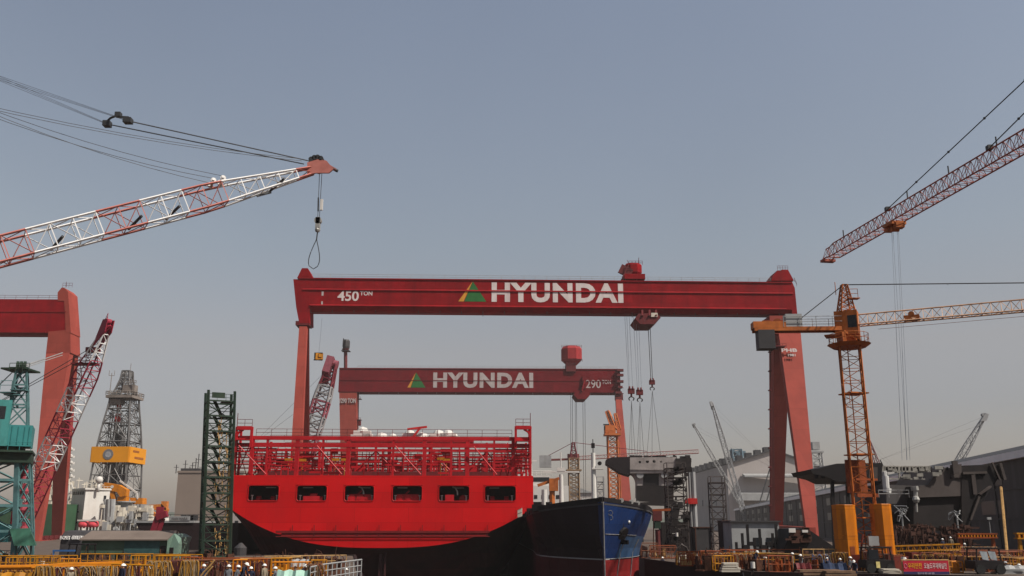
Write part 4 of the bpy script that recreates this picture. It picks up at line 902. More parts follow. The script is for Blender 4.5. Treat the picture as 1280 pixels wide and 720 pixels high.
# ------------------------------------------------------------------ teal jib crane at the left edge
Yg = 112; pg = Pl(20, 560, Yg, R(24)); 
gc = at(22, 545, Yg)
root = thing('dockside_crane', 'teal dockside jib crane with a box cab on a lattice portal at the left edge', 'dockside crane', (at(20, 690, Yg).x, Yg, 0))
def G(px, py, off=0.): return pg(px, py, off)
e = MB(); zb, zu = G(20, 557).z, G(20, 531).z; q = G(17, 545)
a0, a1 = G(-40, 557), G(38, 557)
e.prism([V((*a0.xy, zb)), V((*a1.xy, zb)), V((*a1.xy, zu)), V((*a0.xy, zu))], pg.b * 5); hs = e.build('machinery_house', m_teal, root)
e = MB(); a2 = G(9, 550); e.prism([V((*(G(-40, 550, .3)).xy, zb - .1)), V((*(G(9, 550, .3)).xy, zb - .1)), V((*(G(9, 550, .3)).xy, G(5, 500).z)), V((*(G(-40, 500, .3)).xy, G(5, 500).z))], pg.b * .5)
cabt = e.build('cab', M('cab teal', (.05, .22, .21), .5, var=.1, grime=.4), root)
e = MB(); e.prism([V((*(G(-20, 515, .33)).xy, G(5, 524).z)), V((*(G(7, 515, .33)).xy, G(5, 524).z)), V((*(G(7, 515, .33)).xy, G(5, 508).z)), V((*(G(-20, 515, .33)).xy, G(5, 508).z))], pg.b * .05); e.build('window', m_glass, cabt)
e = MB(); e.rail([V((*G(10, 557, .8).xy, G(20, 566).z + .25)), V((*G(39, 557, .8).xy, G(20, 566).z + .25))], 1.0, 1.2, .035); [e.bar(V((*G(px, 545, .04).xy, zb + .2)), V((*G(px, 545, .04).xy, zu - .2)), .1, .06) for px in (14, 22, 30, 36)]; e.build('rib', m_teal, hs)
e = MB(); z2 = G(20, 572).z; z3 = G(20, 566).z
e.prism([V((*G(-45, 570, 1.2).xy, z3)), V((*G(40, 570, 1.2).xy, z3)), V((*G(40, 570, 1.2).xy, z3 + .25)), V((*G(-45, 570, 1.2).xy, z3 + .25))], pg.b * 7)
c = (G(4, 562) + pg.b * 2.6); e.tube(V((c.x, c.y, z3)), V((c.x, c.y, zb)), 2.2, 14); e.prism([V((*G(-45, 580, .6).xy, z2 - .6)), V((*G(38, 580, .6).xy, z2 - .6)), V((*G(38, 580, .6).xy, z2 + .5)), V((*G(-45, 580, .6).xy, z2 + .5))], pg.b * 5.6)
e.build('slewing_deck', m_dgrn, root)
e = MB()                                             # portal: four tapering lattice legs joined by rings
lv = [572, 600, 632, 664, 688]
zz = [G(20, p).z for p in lv]; zz[-1] = .1
for d in (0, 5.2):
    lx = [(-42, 22, 36), (-43, 21, 37.5), (-44, 20, 38.5), (-45, 19, 39.5), (-46, 18, 40)]
    for i in range(4):
        for k in range(3):
            p = V((*G(lx[i][k], lv[i]).xy, zz[i])) + pg.b * d; q = V((*G(lx[i + 1][k], lv[i + 1]).xy, zz[i + 1])) + pg.b * d
            e.bar(p, q, .55 if k == 1 else .18, .45 if k == 1 else .18)
        for k in (0, 1):
            p = V((*G(lx[i][k], lv[i]).xy, zz[i])) + pg.b * d; q = V((*G(lx[i][k + 1], lv[i]).xy, zz[i])) + pg.b * d; e.bar(p, q, .22, .3)
            q2 = V((*G(lx[i + 1][k + 1], lv[i + 1]).xy, zz[i + 1])) + pg.b * d; e.tube(p, q2, .1, 4)
            e.tube(q, V((*G(lx[i + 1][k], lv[i + 1]).xy, zz[i + 1])) + pg.b * d, .1, 4)
for i in range(5):
    for px in (-42, 22, 36): p = V((*G(px, lv[i]).xy, zz[i])); e.bar(p, p + pg.b * 5.2, .2, .25)
e.build('portal', m_teald, root)
e = MB(); a = G(14, 660, 1.0); b = G(43, 660, 1.0)
e.prism([V((*G(12, 660, 1.2).xy, G(20, 661).z)), V((*G(37, 660, 1.2).xy, G(20, 660).z)), V((*G(45, 680, 1.2).xy, G(20, 682).z)), V((*G(18, 680, 1.2).xy, G(20, 682).z))], pg.b * 2.6); e.build('travel_gear', m_grnb, root)
e = MB(); 
for px in (20, 31, 42): c = G(px, 690, .2); c.z = .45; e.box(c, (.5, 2, .8)); e.disc(c, pg.n, .42, .4, 12)
e.build('travel_wheel', m_dgrn, root)
e = MB()                                             # A-frame head
tp = [G(20, 456), G(36, 456)]
base = [G(6, 531), G(34, 531)]
for d in (0.6, 3.8):
    pts = [(5, 531), (12, 505), (16, 480), (20, 462)], [(33.5, 531), (33.5, 505), (33, 480), (32.5, 459)]
    for pl in pts:
        for (ax, ay), (bx, by) in zip(pl, pl[1:]): e.bar(G(ax, ay) + pg.b * d, G(bx, by) + pg.b * d, .2)
    L0, R0 = pts
    for i in range(3):
        e.bar(G(*L0[i]) + pg.b * d, G(*R0[i + 1]) + pg.b * d, .14); e.bar(G(*R0[i]) + pg.b * d, G(*L0[i + 1]) + pg.b * d, .14); e.bar(G(*L0[i + 1]) + pg.b * d, G(*R0[i + 1]) + pg.b * d, .2)
for y in (459, 480, 505):
    for x in (20, 33): e.bar(G(x, y) + pg.b * .6, G(x, y) + pg.b * 3.8, .2)
for px in (11, 17, 25): e.box(G(px, 488 + (px % 5) * 3, -.5), (1.8, 1.2, .12))
e.rail([G(0, 487), G(14, 487)], 1.1, 1, .04); e.rail([G(18, 505), G(34, 505)], 1.1, 1, .04)
e.build('gantry_frame', m_teald, root)
e = MB(); e.box(G(26, 463, -2) , (3.2, 3.4, .2)); 
for px in (22, 26.5, 31): e.disc(G(px, 457, -1.2), pg.e, .55, .3, 12); e.disc(G(px, 457, -3), pg.e, .55, .3, 12)
e.rail([G(11, 464), G(36, 464)], 1., .8, .04); e.build('sheave', m_dgrn, root)
e = MB(); 
for d in (-.4, .4): e.tube(G(31, 457, -2 + d), at(78, 441, 150 + d), .09, 5)
e.tube(G(32, 459, -2), at(78, 444, 150), .06, 4); e.tube(G(20, 461, -2), G(-60, 540, -2), .05, 4); e.tube(G(20, 461, -3), G(-70, 545, -3), .05, 4); e.build('stay_rope', m_steel, root)
e = MB(); c = at(22, 585, Yg + 5)
for k in range(4): q = at(30, 590 + k * 24, Yg + 2.6); e.ball(q, .55, 8); e.tube(q - UP * .9, q + UP * .9, .3, 6)
e.build('buoy', M('dusty pink', (.33, .05, .07), .6, var=.2), root)
# ------------------------------------------------------------------ far cranes
def far_boom(name, label, pts, Y, wid, mat, mats=None, base_px=None, bays=14, parts=None, tipw=.35):
    a, b = at(*pts[0], Y), at(*pts[1], Y); f_ = a + (a - b).normalized() * 0
    dd = (b - a).normalized(); k = (a.z - 2) / dd.z if dd.z > .1 else 0; ft = a - dd * k
    o = thing(name, label, 'crane', (ft.x, Y, 0))
    e = MB(); tot = (b - ft).length; e.lattice(ft, b, wid, wid, bays, wid * .09, wid * .05, sc=lambda q: min(1, .3 + q * 5) * min(1, tipw + (1 - q) * 2.5), mat=mat)
    e.build('boom', mats, o)
    t, x, y = e.frame(ft, b)
    e = MB(); e.prism([b - t * wid * 1.5 + y * wid * .35, b + t * wid * .4 + y * wid * .3, b + t * wid * .5 - y * wid * .3, b - t * wid * .7 - y * wid * .5], x * wid * .5); e.disc(b + y * wid * .3, x, wid * .35, wid * .6, 10); e.build('boom_head', mats[-1] if isinstance(mats, list) else mats, o)
    e = MB(); sgn = 1 if b.x < ft.x else -1; ms = ft + V((sgn * tot * .22, 3, tot * .5))
    e.tube(b, ms, .04, 3); e.tube(b - t * wid * 2, ms, .04, 3); e.bar(ft + V((sgn * 2, 0, 0)), ms, .6); e.build('pendant_rope', m_rope, o)
    e = MB(); e.box(V((ft.x + sgn * 3, Y + 1, 2.4)), (9, 6, 3.4)); e.build('machine_body', mats[0] if isinstance(mats, list) else mats, o)
    return o
m_fw, m_fr, m_fb = M('boom pale', (.26, .26, .265), .6, var=.1), M('boom dark crimson', (.14, .02, .03), .6, var=.2), M('boom blue grey', (.10, .16, .20), .6, var=.2)
o = far_boom('crawler_crane', 'crawler crane with a slim dark red and white boom left of the 1290 TON leg', [(389, 545), (416, 455)], 300, 4.6, lambda q: 0 if q > .85 else (1 if int(q * 9) % 2 else 2), [m_fr, m_fw, M('boom mauve', (.22, .06, .08), .6)], bays=22, tipw=.5)
far_boom('crawler_crane', 'thin grey far crane boom leaning above the hall roof, left of the paler boom', [(893, 575), (867, 531)], 640, 2.2, lambda q: 0, [m_gry], bays=26)
far_boom('crawler_crane', 'tall whitish far crane boom just right of the thin grey boom by the hall', [(912, 580), (890, 504)], 620, 2.8, lambda q: 0, [m_fw], bays=26)
far_boom('crawler_crane', 'far crane boom, faint grey, rising above the long shed roof near the right edge', [(1208, 560), (1231, 520)], 560, 3.4, lambda q: 0 if int(q * 7) % 2 else 1, [m_gry, m_fw], bays=14)
far_boom('crawler_crane', 'faint far boom leaning left just right of the orange tower crane mast', [(1099, 590), (1086, 550)], 520, 2.6, lambda q: 0, [m_fr], bays=12)
# hammerhead crane far behind the blue ship
Yf = 400; q = at(718, 640, Yf); q.z = 0; zj = at(718, 573, Yf).z
root = thing('tower_crane', 'thin far tower crane with a long level jib behind the masts of the blue ship', 'tower crane', (q.x, q.y, 0))
e = MB(); e.lattice(q, V((q.x, q.y, zj)), 4.2, 4.2, 16, .3, .14, cross=True); e.box(V((q.x, q.y, at(718, 588, Yf).z)), (6.4, 6, .6)); e.build('mast', M('mast tan', (.26, .17, .10), .6, var=.2), root)
e = MB(); e.lattice(V((q.x, q.y, zj)), V((q.x, q.y, at(718, 553, Yf).z)), 3, 3, 4, .25, .12, sc=lambda t: 1 - .7 * t); e.build('tower_head', m_fr, root)
je = V((at(866, 565, Yf).x, q.y - 12, zj + 2)); e = MB(); e.lattice(V((q.x, q.y, zj)), je, 1.3, 1.5, 40, .13, .05, tri=True); e.build('jib', M('jib dull red', (.24, .07, .06), .6), root)
ce = V((at(682, 573, Yf).x, q.y + 3, zj - .5)); e = MB(); e.bar(V((q.x, q.y, zj - .3)), ce, 1.6, .8); e.box(V((ce.x + 12, ce.y - 1, zj + 1)), (5, 2, 2)); e.build('counter_jib', MATS['jib dull red'], root)
e = MB(); e.box(ce + UP * -.6, (5, 3, 5)); e.build('counterweight', m_gry, root)
e = MB(); h_ = V((q.x, q.y, at(718, 553, Yf).z)); e.tube(h_, ce + UP * 1.2, .12, 4); e.tube(h_, q.lerp(je, .6) * 0 + V((q.x, q.y, zj)).lerp(je, .6) + UP * 1.2, .12, 4); e.build('tie_rod', m_fr, root)
# orange luffing crane in front of the 1290 crane's slim leg
Yf = 455; q = at(768, 645, Yf); q.z = 0; zc = at(766, 545, Yf).z
root = thing('luffing_crane', 'orange lattice luffing crane standing against the slim pink leg above the blue bow', 'luffing crane', (q.x, q.y, 0))
m_of = M('far orange', (.48, .13, .03), .6, var=.3, scale=.3, grime=.4, gcol=(.2, .05, .02))
e = MB(); e.lattice(q, V((q.x, q.y, zc)), 4.6, 4.6, 16, .38, .2, cross=True); e.tube(V((q.x + 3.2, q.y - 2, 0)), V((q.x + 3.2, q.y - 2, zc - 3)), .25, 5); e.build('mast', m_of, root)
e = MB(); e.box(V((q.x, q.y, zc + .6)), (8, 7, 1)); e.box(V((q.x - 1, q.y, zc + 3)), (5, 5, 4)); e.rail([V((q.x - 4, q.y - 3.5, zc + 1.1)), V((q.x + 4, q.y - 3.5, zc + 1.1))], 1.3, 2, .1); e.build('slewing_platform', m_of, root)
e = MB(); a = V((q.x + 1, q.y - 1, zc + 3)); e.lattice(a, at(759, 514, Yf), 2.4, 2.4, 10, .28, .16, sc=lambda t: 1 - .3 * t, cross=True); e.lattice(a + V((2.2, 0, 0)), at(769, 517, Yf), 2, 2, 8, .25, .14, sc=lambda t: 1 - .4 * t); e.build('boom', m_of, root)
e = MB(); c = at(759, 537, Yf); e.box(c, (3, 3, 3.6)); e.box(c + UP * 2.4, (3.6, 3.2, .4)); e.build('cab', m_dgry, root)
# yellow lifting basket under the 450 crane's girder
c = G1(398.5, 446, -2)
root = thing('lifting_basket', 'small yellow and black box hanging on a thin wire under the 450 TON girder', 'lifting basket', (c.x, c.y, c.z - 1))
e = MB(); e.box(c, (2.2, 1.5, 1.9), R(25)); e.box(c + V((.5, -.6, .3)), (1.0, .5, 1.0), R(25)); e.build('body', m_yel, root)
e = MB(); e.box(c + V((-.7, -.7, .1)), (.9, .5, 1.5), R(25)); e.bar(c + V((-1.3, -.6, -1)), c + V((1.3, -.6, -1)), .3); e.bar(c + V((-1.2, -.6, 1)), c + V((1.2, -.6, 1)), .25); e.build('frame', m_blk, root)
e = MB(); e.tube(c + UP * .9, G1(402.5, 398, -2), .035, 3); e.build('wire', m_ropel, root)
# ------------------------------------------------------------------ black-green scaffold tower left of the red ship
Y = 126; q = at(269, 690, Y); q.z = 0; zt = at(273, 503, Y).z; rzt = R(24)
root = thing('lattice_tower', 'dark green steel lattice stair tower standing just left of the red ship', 'lattice tower', (q.x, q.y, 0))
e = MB(); N = 10; hw = 1.72
rot = Matrix.Rotation(rzt, 3, 'Z'); cr = [rot @ V((a * hw, b * hw, 0)) for a, b in ((-1, -1), (1, -1), (1, 1), (-1, 1))]
for c in cr: e.bar(q + c, q + c + UP * (zt + 1.4), .30)
frame = e.build('post', m_dgrn, root)
e = MB()
for i in range(N + 1):
    z = .3 + (zt - .3) * i / N
    for k in range(4):
        a, b = q + cr[k] + UP * z, q + cr[(k + 1) % 4] + UP * z; e.bar(a, b, .16, .24 if i % 2 else .2)
        if i < N:
            z2 = .3 + (zt - .3) * (i + 1) / N; s_ = (i + k) % 2; e.tube(a if s_ else b, (b if s_ else a) + UP * (z2 - z), .07, 4); m_ = (a + b) / 2; e.tube(m_, (a if s_ else b) + UP * (z2 - z), .045, 4); e.bar(a + UP * (z2 - z) * .5, b + UP * (z2 - z) * .5, .08)
e.build('bracing', m_dgrn, root)
e = MB()
for i in range(1, N + 1):
    z = .3 + (zt - .3) * i / N; e.box(q + UP * (z + .1) + rot @ V((.9, .2, 0)), (1.4, 2.6, .07), rzt)
    if i % 2 == 0: e.rail([q + cr[0] + UP * z, q + cr[1] + UP * z], .95, 1.2, .03); e.rail([q + cr[1] + UP * z, q + cr[2] + UP * z], .95, 1.2, .03)
    a, b = q + rot @ V((-.8, -1., z)), q + rot @ V((.5, 1., z - (zt - .3) / N)); e.bar(a, b, .5, .07)
e.build('stair', m_dgrn, root)
e = MB()
for i in range(44):
    z = rnd.uniform(.6, zt - 2); p = q + rot @ V((rnd.uniform(-.4, 1.5), -1.6 + rnd.uniform(-.1, .5), z)); L_ = rnd.uniform(.8, 2.6)
    e.path([p, p + V((rnd.uniform(-.2, .2), 0, -L_ * .5)), p + V((rnd.uniform(-.35, .35), 0, -L_))], .055, 4)
for i in range(5): p = q + rot @ V((1.3 + i * .12, -1.5, 0)); e.path([p + UP * z for z in (.3, 4, 9, 13 + i)], .05, 4)
e.build('hose', m_tan, root)
e = MB(); e.box(q + rot @ V((-.4, -1.7, zt + .75)), (1.7, .12, .75), rzt); e.build('sign_board', m_dgrn, root)
for o in root.children:                              # the tower stands a little out of plumb
    for v in o.data.vertices: v.co.x -= v.co.z * .046
# ------------------------------------------------------------------ drill ship
root = thing('drillship', 'drillship with a grey derrick, orange deck cranes and white deckhouse, behind the left gantry', 'drillship', (at(110, 660, 320).x, 320, 0))
e = MB(); Yh = 312
a = at(-130, 680, Yh); zt = at(40, 630, Yh).z
P = [V((at(-150, 650, Yh).x, Yh, -6)), V((at(78, 650, Yh).x, Yh, -6)), V((at(92, 650, Yh + 4).x, Yh + 6, -6)), V((at(92, 650, Yh).x, Yh + 34, -6)), V((at(-150, 650, Yh).x, Yh + 34, -6))]
e.prism(P, UP * (zt + 6)); e.build('hull', m_hgrn, root)
P = [V((at(86, 650, Yh).x, Yh + 9, -6)), V((at(196, 650, Yh).x, Yh + 20, -6)), V((at(200, 650, Yh).x, Yh + 44, -6)), V((at(86, 650, Yh).x, Yh + 40, -6))]
e = MB(); e.prism(P, UP * (at(140, 668, Yh).z + 6)); e.build('main_deck', m_crm, root)
# deckhouse turned so that its sunny side looks right
c = at(108, 664, 316); zr = at(110, 612, 316).z; rz = R(52); e = MB(); w1, w2 = 8.6, 9
base = at(101.5, 664, 316); b0 = V((base.x, base.y, 0)); ex, ey = V((math.cos(rz), math.sin(rz), 0)), V((-math.sin(rz), math.cos(rz), 0))
zlow = at(110, 651, 316).z
e.prism([b0 + UP * zlow, b0 + ex * w1 + UP * zlow, b0 + ex * w1 + ey * w2 + UP * zlow, b0 + ey * w2 + UP * zlow], UP * (zr - zlow)); e.prism([b0 + ex * .05 + UP * .5, b0 + ex * 1.5, b0 + ex * 1.5 + ey * w2, b0 + ey * w2 + UP * .5], UP * zlow)
e.prism([b0 - ey * .6 + ex * -.6 + UP * zr, b0 + ex * (w1 + .3) - ey * .3 + UP * zr, b0 + ex * w1 + ey * w2 + UP * zr, b0 + ey * w2 + UP * zr], UP * .5)
dh = e.build('deckhouse', m_wht, root)
e = MB()
for k in range(5): p = b0 + ey * (1.0 + k * 1.5) - ex * .05 + UP * (zr - 1.6); e.prism([p, p + ey * 1.1, p + ey * 1.1 + UP * 1.1, p + UP * 1.1], -ex * .05)
for z in (5, 8.5): p = b0 + ey * 3 - ex * .04 + UP * z; e.prism([p, p + ey * .5, p + ey * .5 + UP * .5, p + UP * .5], -ex * .05)
p = b0 + ex * 6.5 - ey * .05 + UP * (zr - 3.6); e.prism([p, p + ex * .9, p + ex * .9 + UP * 1.8, p + UP * 1.8], -ey * .05)
e.each('window', m_glass, dh)
e = MB()
for k in range(9): p = b0 + UP * zr + ex * rnd.uniform(0, 8) + ey * rnd.uniform(1, 8); h_ = rnd.uniform(1, 4.5); e.tube(p, p + UP * h_, .16, 5); e.bar(p + UP * h_ * .8 - ex, p + UP * h_ * .8 + ex * 1.4, .2)
e.rail([b0 + UP * zr - ey * .5, b0 + ex * w1 + UP * zr - ey * .2], 1.2, 1.3, .06); e.build('roof_gear', m_crm, dh)
e = MB(); p = at(124, 600, 318); e.ball(p, 1.25, 14); e.tube(p - UP * 4, p - UP * 1, .5, 8); e.build('radome', m_wht, root, smooth=True)
for px in (104.5, 116.5):
    e = MB(); p = at(px, 656, 314); L_ = 1.55; e.loft([[p + V((x, -1 * 0 + r * 1.15 * math.cos(a_), r * math.sin(a_) * (1.15 if math.sin(a_) > 0 else .9))) for a_ in [k * math.tau / 10 for k in range(10)]] for x, r in ((-1.75, .25), (-1.4, .95), (-.5, 1.25), (.6, 1.25), (1.4, .95), (1.75, .25))]); e.build('lifeboat', m_pink, root, smooth=True)
e = MB()
for px in (99, 103, 107, 111, 115, 119, 123): e.tube(V((at(px, 662, 313).x, 313, 0)), at(px, 659, 313), .17, 5)
e.bar(at(97, 650.5, 313), at(125, 650.5, 313), .5); e.build('davit', m_wht, root)
# derrick
Yd = 345; rz = R(-2); c = at(141, 640, Yd); c.z = 0
def sq(c, z, h): return [V((c.x, c.y, z)) + Matrix.Rotation(rz, 3, 'Z') @ V((a * h, b * h, 0)) for a, b in ((-1, -1), (1, -1), (1, 1), (-1, 1))]
lvl = [(at(141, 645, Yd).z, 6.9), (at(141, 612, Yd).z, 6.7), (at(141, 577, Yd).z, 6.2), (at(142, 553, Yd).z, 5.6), (at(142, 530, Yd).z, 4.9), (at(143, 512, Yd).z, 4.2), (at(143, 497, Yd).z, 3.7), (at(143, 486, Yd).z, 2.6), (at(143, 474, Yd).z, 1.7), (at(143, 464, Yd).z, 1.4)]
e = MB()
for (z0, h0), (z1, h1) in zip(lvl, lvl[1:]):
    A, B = sq(c, z0, h0), sq(c, z1, h1)
    for k in range(4):
        j = (k + 1) % 4; e.tube(A[k], B[k], .36, 5); e.tube(B[k], B[j], .25, 4); e.tube(A[k], B[j], .12, 4); e.tube(A[j], B[k], .12, 4); m0, m1 = (A[k] + A[j]) / 2, (B[k] + B[j]) / 2
        e.tube(A[k], m1, .17, 4); e.tube(A[j], m1, .17, 4); e.tube(m0, m1, .13, 4); e.tube(A[k].lerp(B[k], .5), A[j].lerp(B[j], .5), .13, 4)
dr = e.build('derrick', m_derr, root)
e = MB()
for i in range(34): p = c + V((rnd.uniform(-4, 4), rnd.uniform(-3, 3), 0)); e.tube(p, p + UP * rnd.uniform(28, lvl[5][0]), rnd.uniform(.12, .35), 5) if i < 22 else e.tube(p, p + UP * rnd.uniform(20, 32), .25, 5)
e.box(c + UP * lvl[3][0], (2.6, 2.6, 7), rz); e.build('drill_pipe', m_derr, dr)
e = MB(); e.box(c + UP * (lvl[4][0] + 2) + V((-1, -2, 0)), (1.6, 1, 3.2)); e.box(c + UP * (lvl[4][0] + 6) + V((-1, -2, 0)), (1.2, 1, 2.2)); e.build('travelling_block', m_bright, dr)
e = MB(); z = lvl[6][0]; e.prism([p for p in sq(c, z - .6, 5.0)], UP * 1.0); e.box(V((c.x + 2.5, c.y - 2, z + 3)), (4.5, 3, 2.6), rz); e.box(V((c.x - 2, c.y - 2, z - 2)), (4.5, 4, 2), rz)
for h_ in (5.0,): s4 = sq(c, z + .4, h_); e.rail(s4 + [s4[0]], 1.4, 2, .12)
e.rail([V((c.x + .5, c.y - 3, z + 4.5)), V((c.x + 5.5, c.y - 4.5, z + 4.5))], 1.3, 1.2, .1); e.tube(V((c.x - 5, c.y - 2, z - 5)), V((c.x - 5, c.y - 2, z + 9)), .14, 5); e.bar(V((c.x - 6, c.y - 2, z + 8)), V((c.x - 4, c.y - 2, z + 8)), .15); e.tube(V((c.x - 6, c.y - 2, z + 8)), V((c.x - 6, c.y - 2, z + 10)), .1, 4); e.tube(V((c.x - 4, c.y - 2, z + 8)), V((c.x - 4, c.y - 2, z + 10)), .1, 4)
e.tube(V((c.x + 1, c.y, lvl[-1][0])), V((c.x + 1, c.y, lvl[-1][0] + 3)), .1, 4); e.build('crown_platform', M('crown grey', (.2, .17, .15), .6, var=.3, scale=.5), dr)
e = MB(); z0, z1 = at(141, 578, Yd - 6).z, at(141, 558.5, Yd - 6).z; A = sq(c, z0, 6.9); B = sq(c, z1, 6.9)
for k in range(4):
    j = (k + 1) % 4; nrm = ((A[k] + A[j]) / 2 - V((c.x, c.y, z0))).normalized(); e.prism([A[k], A[j], B[j], B[k]], nrm * .3)
bd = e.build('wind_wall', M('band orange', (.68, .27, .01), .45, var=.06, scale=.2, grime=.15, gcol=(.4, .13, .02)), dr)
e = MB(); nl = Matrix.Rotation(rz, 3, 'Z') @ V((0, -1, 0)); fc = (A[0] + A[1]) / 2 + UP * (z1 - z0) / 2 + nl * .36 + (A[0] - A[1]).normalized() * .6
e.disc(fc, nl, 1.9, .08, 24); mk = e.build('round_mark', M('mark grey', (.16, .16, .17), .6), bd)
e = MB(); e.disc(fc + nl * .06, nl, 1.1, .06, 20); e.build('round_mark', M('mark pale', (.32, .32, .34), .6), bd)
e = MB(); nr = Matrix.Rotation(rz, 3, 'Z') @ V((1, 0, 0)); ea, eb = A[1] + nr * .33, A[2] + nr * .33
for a_, b_, z in ((.18, .55, .68), (.3, .85, .28)):
    e.prism([ea.lerp(eb, a_) + UP * (z1 - z0) * z, ea.lerp(eb, b_) + UP * (z1 - z0) * z, ea.lerp(eb, b_) + UP * (z1 - z0) * (z + .13), ea.lerp(eb, a_) + UP * (z1 - z0) * (z + .13)], nr * .05)
e.build('mark_band', M('mark brown', (.3, .1, .02), .6), bd)
# deck cranes on pedestals
e = MB(); p = at(152, 675, 336); p.z = 0; zc = at(152, 628, 336).z; e.tube(p, p + UP * (zc - 4), 1.7, 14); e.tube(p + UP * (zc - 4), p + UP * zc, 1.7, 14, 2.5); e.tube(p + UP * zc, p + UP * (zc + .4), 3.4, 16); pd = e.build('pedestal', m_gry, root)
e = MB(); e.prism([at(127, 607, 334), at(131, 603, 334), at(148, 606, 334), at(158, 612, 334), at(157, 620, 334), at(150, 621, 334), at(146, 615, 334), at(131, 612, 334)], V((0, 3, 0))); e.bar(at(143, 627, 335), at(140, 614, 335), 1.4); e.box(at(154, 625, 336), (3, 3, 2.4)); e.build('deck_crane', m_yelo, root)
e = MB(); e.disc(at(140, 608.5, 333.9), (0, 1, 0), .55, .1, 12); e.build('deck_crane_mark', m_wht, root)
e = MB(); e.bar(at(150, 601, 338), at(171, 616, 338), .55); e.bar(at(171, 616, 338), at(172, 624, 338), .4); e.build('boom_rest', m_wht, root)
e = MB(); e.prism([at(162, 622, 338), at(178, 622.5, 338), at(178, 630, 338), at(164, 630, 338)], V((0, 4, 0))); e.build('orange_housing', m_yelo, root)
e = MB(); e.prism([at(186, 631, 336), at(202, 630, 336), at(208, 636, 336), at(206, 643, 336), at(200, 642, 336), at(196, 637, 336), at(186, 638, 336)], V((0, 3, 0))); e.bar(at(187, 638, 335), at(196, 645, 335), 1.1); e.box(at(206, 632, 337), (2, 2, 3)); e.build('knuckle_crane', M('deep orange', (.52, .17, .03), .5, var=.2, grime=.4), root)
e = MB(); p = at(190, 670, 337); p.z = 0; e.tube(p, at(190, 643, 337), 1., 10); e.tube(V((at(205, 660, 338).x, 338, 0)), at(205, 646, 338), 1.4, 12, 1.8); e.build('pedestal', m_wht, root)
e = MB()
for i in range(54):
    px = rnd.uniform(126, 188); Yk = rnd.uniform(316, 330); zt_ = at(px, rnd.uniform(630, 662), Yk).z; x = at(px, 650, Yk).x; w_ = rnd.uniform(.5, 3.2); h_ = rnd.uniform(.6, 3.4)
    e.box(V((x, Yk, max(1, zt_ - h_ / 2))), (w_, 2, h_)); e.tube(V((x, Yk, 0)), V((x, Yk, zt_)), .18, 4)
for py in (645, 650, 655): e.bar(at(160, py, 319), at(186, py + 1, 319), .3, .5)
e.build('deck_module', m_crm, root)
e = MB()
for i in range(30):
    px = rnd.uniform(128, 186); Yk = rnd.uniform(314, 332); h_ = rnd.uniform(1, 6); p = at(px, rnd.uniform(640, 668), Yk); e.box(p, (rnd.uniform(.5, 2), 1.6, h_ * .5)); e.tube(V((p.x, p.y, 0)), p, .2, 4)
for px in (132, 137, 141): e.tube(V((at(px, 650, 320).x, 320, 0)), at(px, 624, 320), 1.0 if px > 133 else .6, 8)
e.build('deck_machinery', m_gry, root)
e = MB()                                              # clutter, masts and pipes over the green hull
for i in range(46):
    px = rnd.uniform(38, 92); Yk = rnd.uniform(Yh + 3, Yh + 25); p = at(px, rnd.uniform(600, 632), Yk); e.box(p, (rnd.uniform(.6, 3), 2, rnd.uniform(.4, 2.2))); e.tube(V((p.x, p.y, 2)), p, .18, 4)
for px, py in ((57, 566), (61, 560), (53, 580)): p = at(px, py, Yh + 14); e.lattice(V((p.x, p.y, 5)), p, 2, 2, 12, .2, .12)
e.build('deck_module', m_crm, root)
e = MB(); p = at(87, 612, Yh + 10); tp = at(88, 560, Yh + 10); e.bar(at(91, 612, Yh + 10), at(84, 590, Yh + 10), .5); e.tube(at(86, 625, Yh + 10), at(87, 556, Yh + 10), .5, 6)
for py in (562, 571, 579, 588, 596): e.box(at(87, py, Yh + 9), (3, 1, .7)); e.ball(at(89, py - 1, Yh + 8.5), .6, 6)
e.build('radar_mast', m_wht, root)
# ------------------------------------------------------------------ buildings at the left
Y = 430; a, b = at(217, 655, Y), at(300, 655, Y); zt = at(240, 591, Y).z
root = thing('office_building', 'plain beige windowless block with antennas on its roof behind the dark lattice tower', 'building', ((a.x + b.x) / 2, Y + 14, 0))
e = MB(); e.bx(a.x, b.x, Y, Y + 28, 0, zt); wl = e.build('wall', m_bld, root)
e = MB(); e.bx(a.x - .3, b.x + .3, Y - .3, Y + 28.3, zt, zt + .9); e.build('roof', m_bld, root)
e = MB()
for px, h_ in ((220, 4), (231, 6), (237, 3), (244, 7), (247, 9), (252, 4), (240, 5)): p = at(px, 590, Y + 5); p.z = zt; e.tube(p, p + UP * h_, .22, 4); e.bar(p + UP * h_ * .7 - V((1.2, 0, 0)), p + UP * h_ * .7 + V((1.2, 0, 0)), .2)
e.box(V((at(235, 590, Y).x, Y + 6, zt + 1.5)), (9, 6, 1.4)); e.build('antenna', m_dgry, root)
Y = 300; a, b = at(286, 690, Y), at(345, 690, Y); zt = at(300, 628, Y).z
root = thing('office_building', 'pale building with rows of small windows between the lattice tower and red stern', 'building', ((a.x + b.x) / 2, Y + 8, 0))
e = MB(); e.bx(a.x, b.x, Y, Y + 16, 0, zt); wl = e.build('wall', m_bldl, root)
for j in range(4):
    for i in range(7): e = MB(); x = a.x + 1.2 + i * 2.1; z = 1.2 + j * 3.1; e.bx(x, x + 1.1, Y - .06, Y + .1, z, z + 1.5); e.build('window', m_glass, root)
e = MB(); e.bx(a.x - .4, b.x + .4, Y - .4, Y + 16, zt, zt + .5); e.build('roof', m_bldl, root)
Y = 190; root = thing('low_shed', 'low grey shed with a pitched roof under the left side of the red stern', 'shed', (at(312, 690, Y).x, Y, 0))
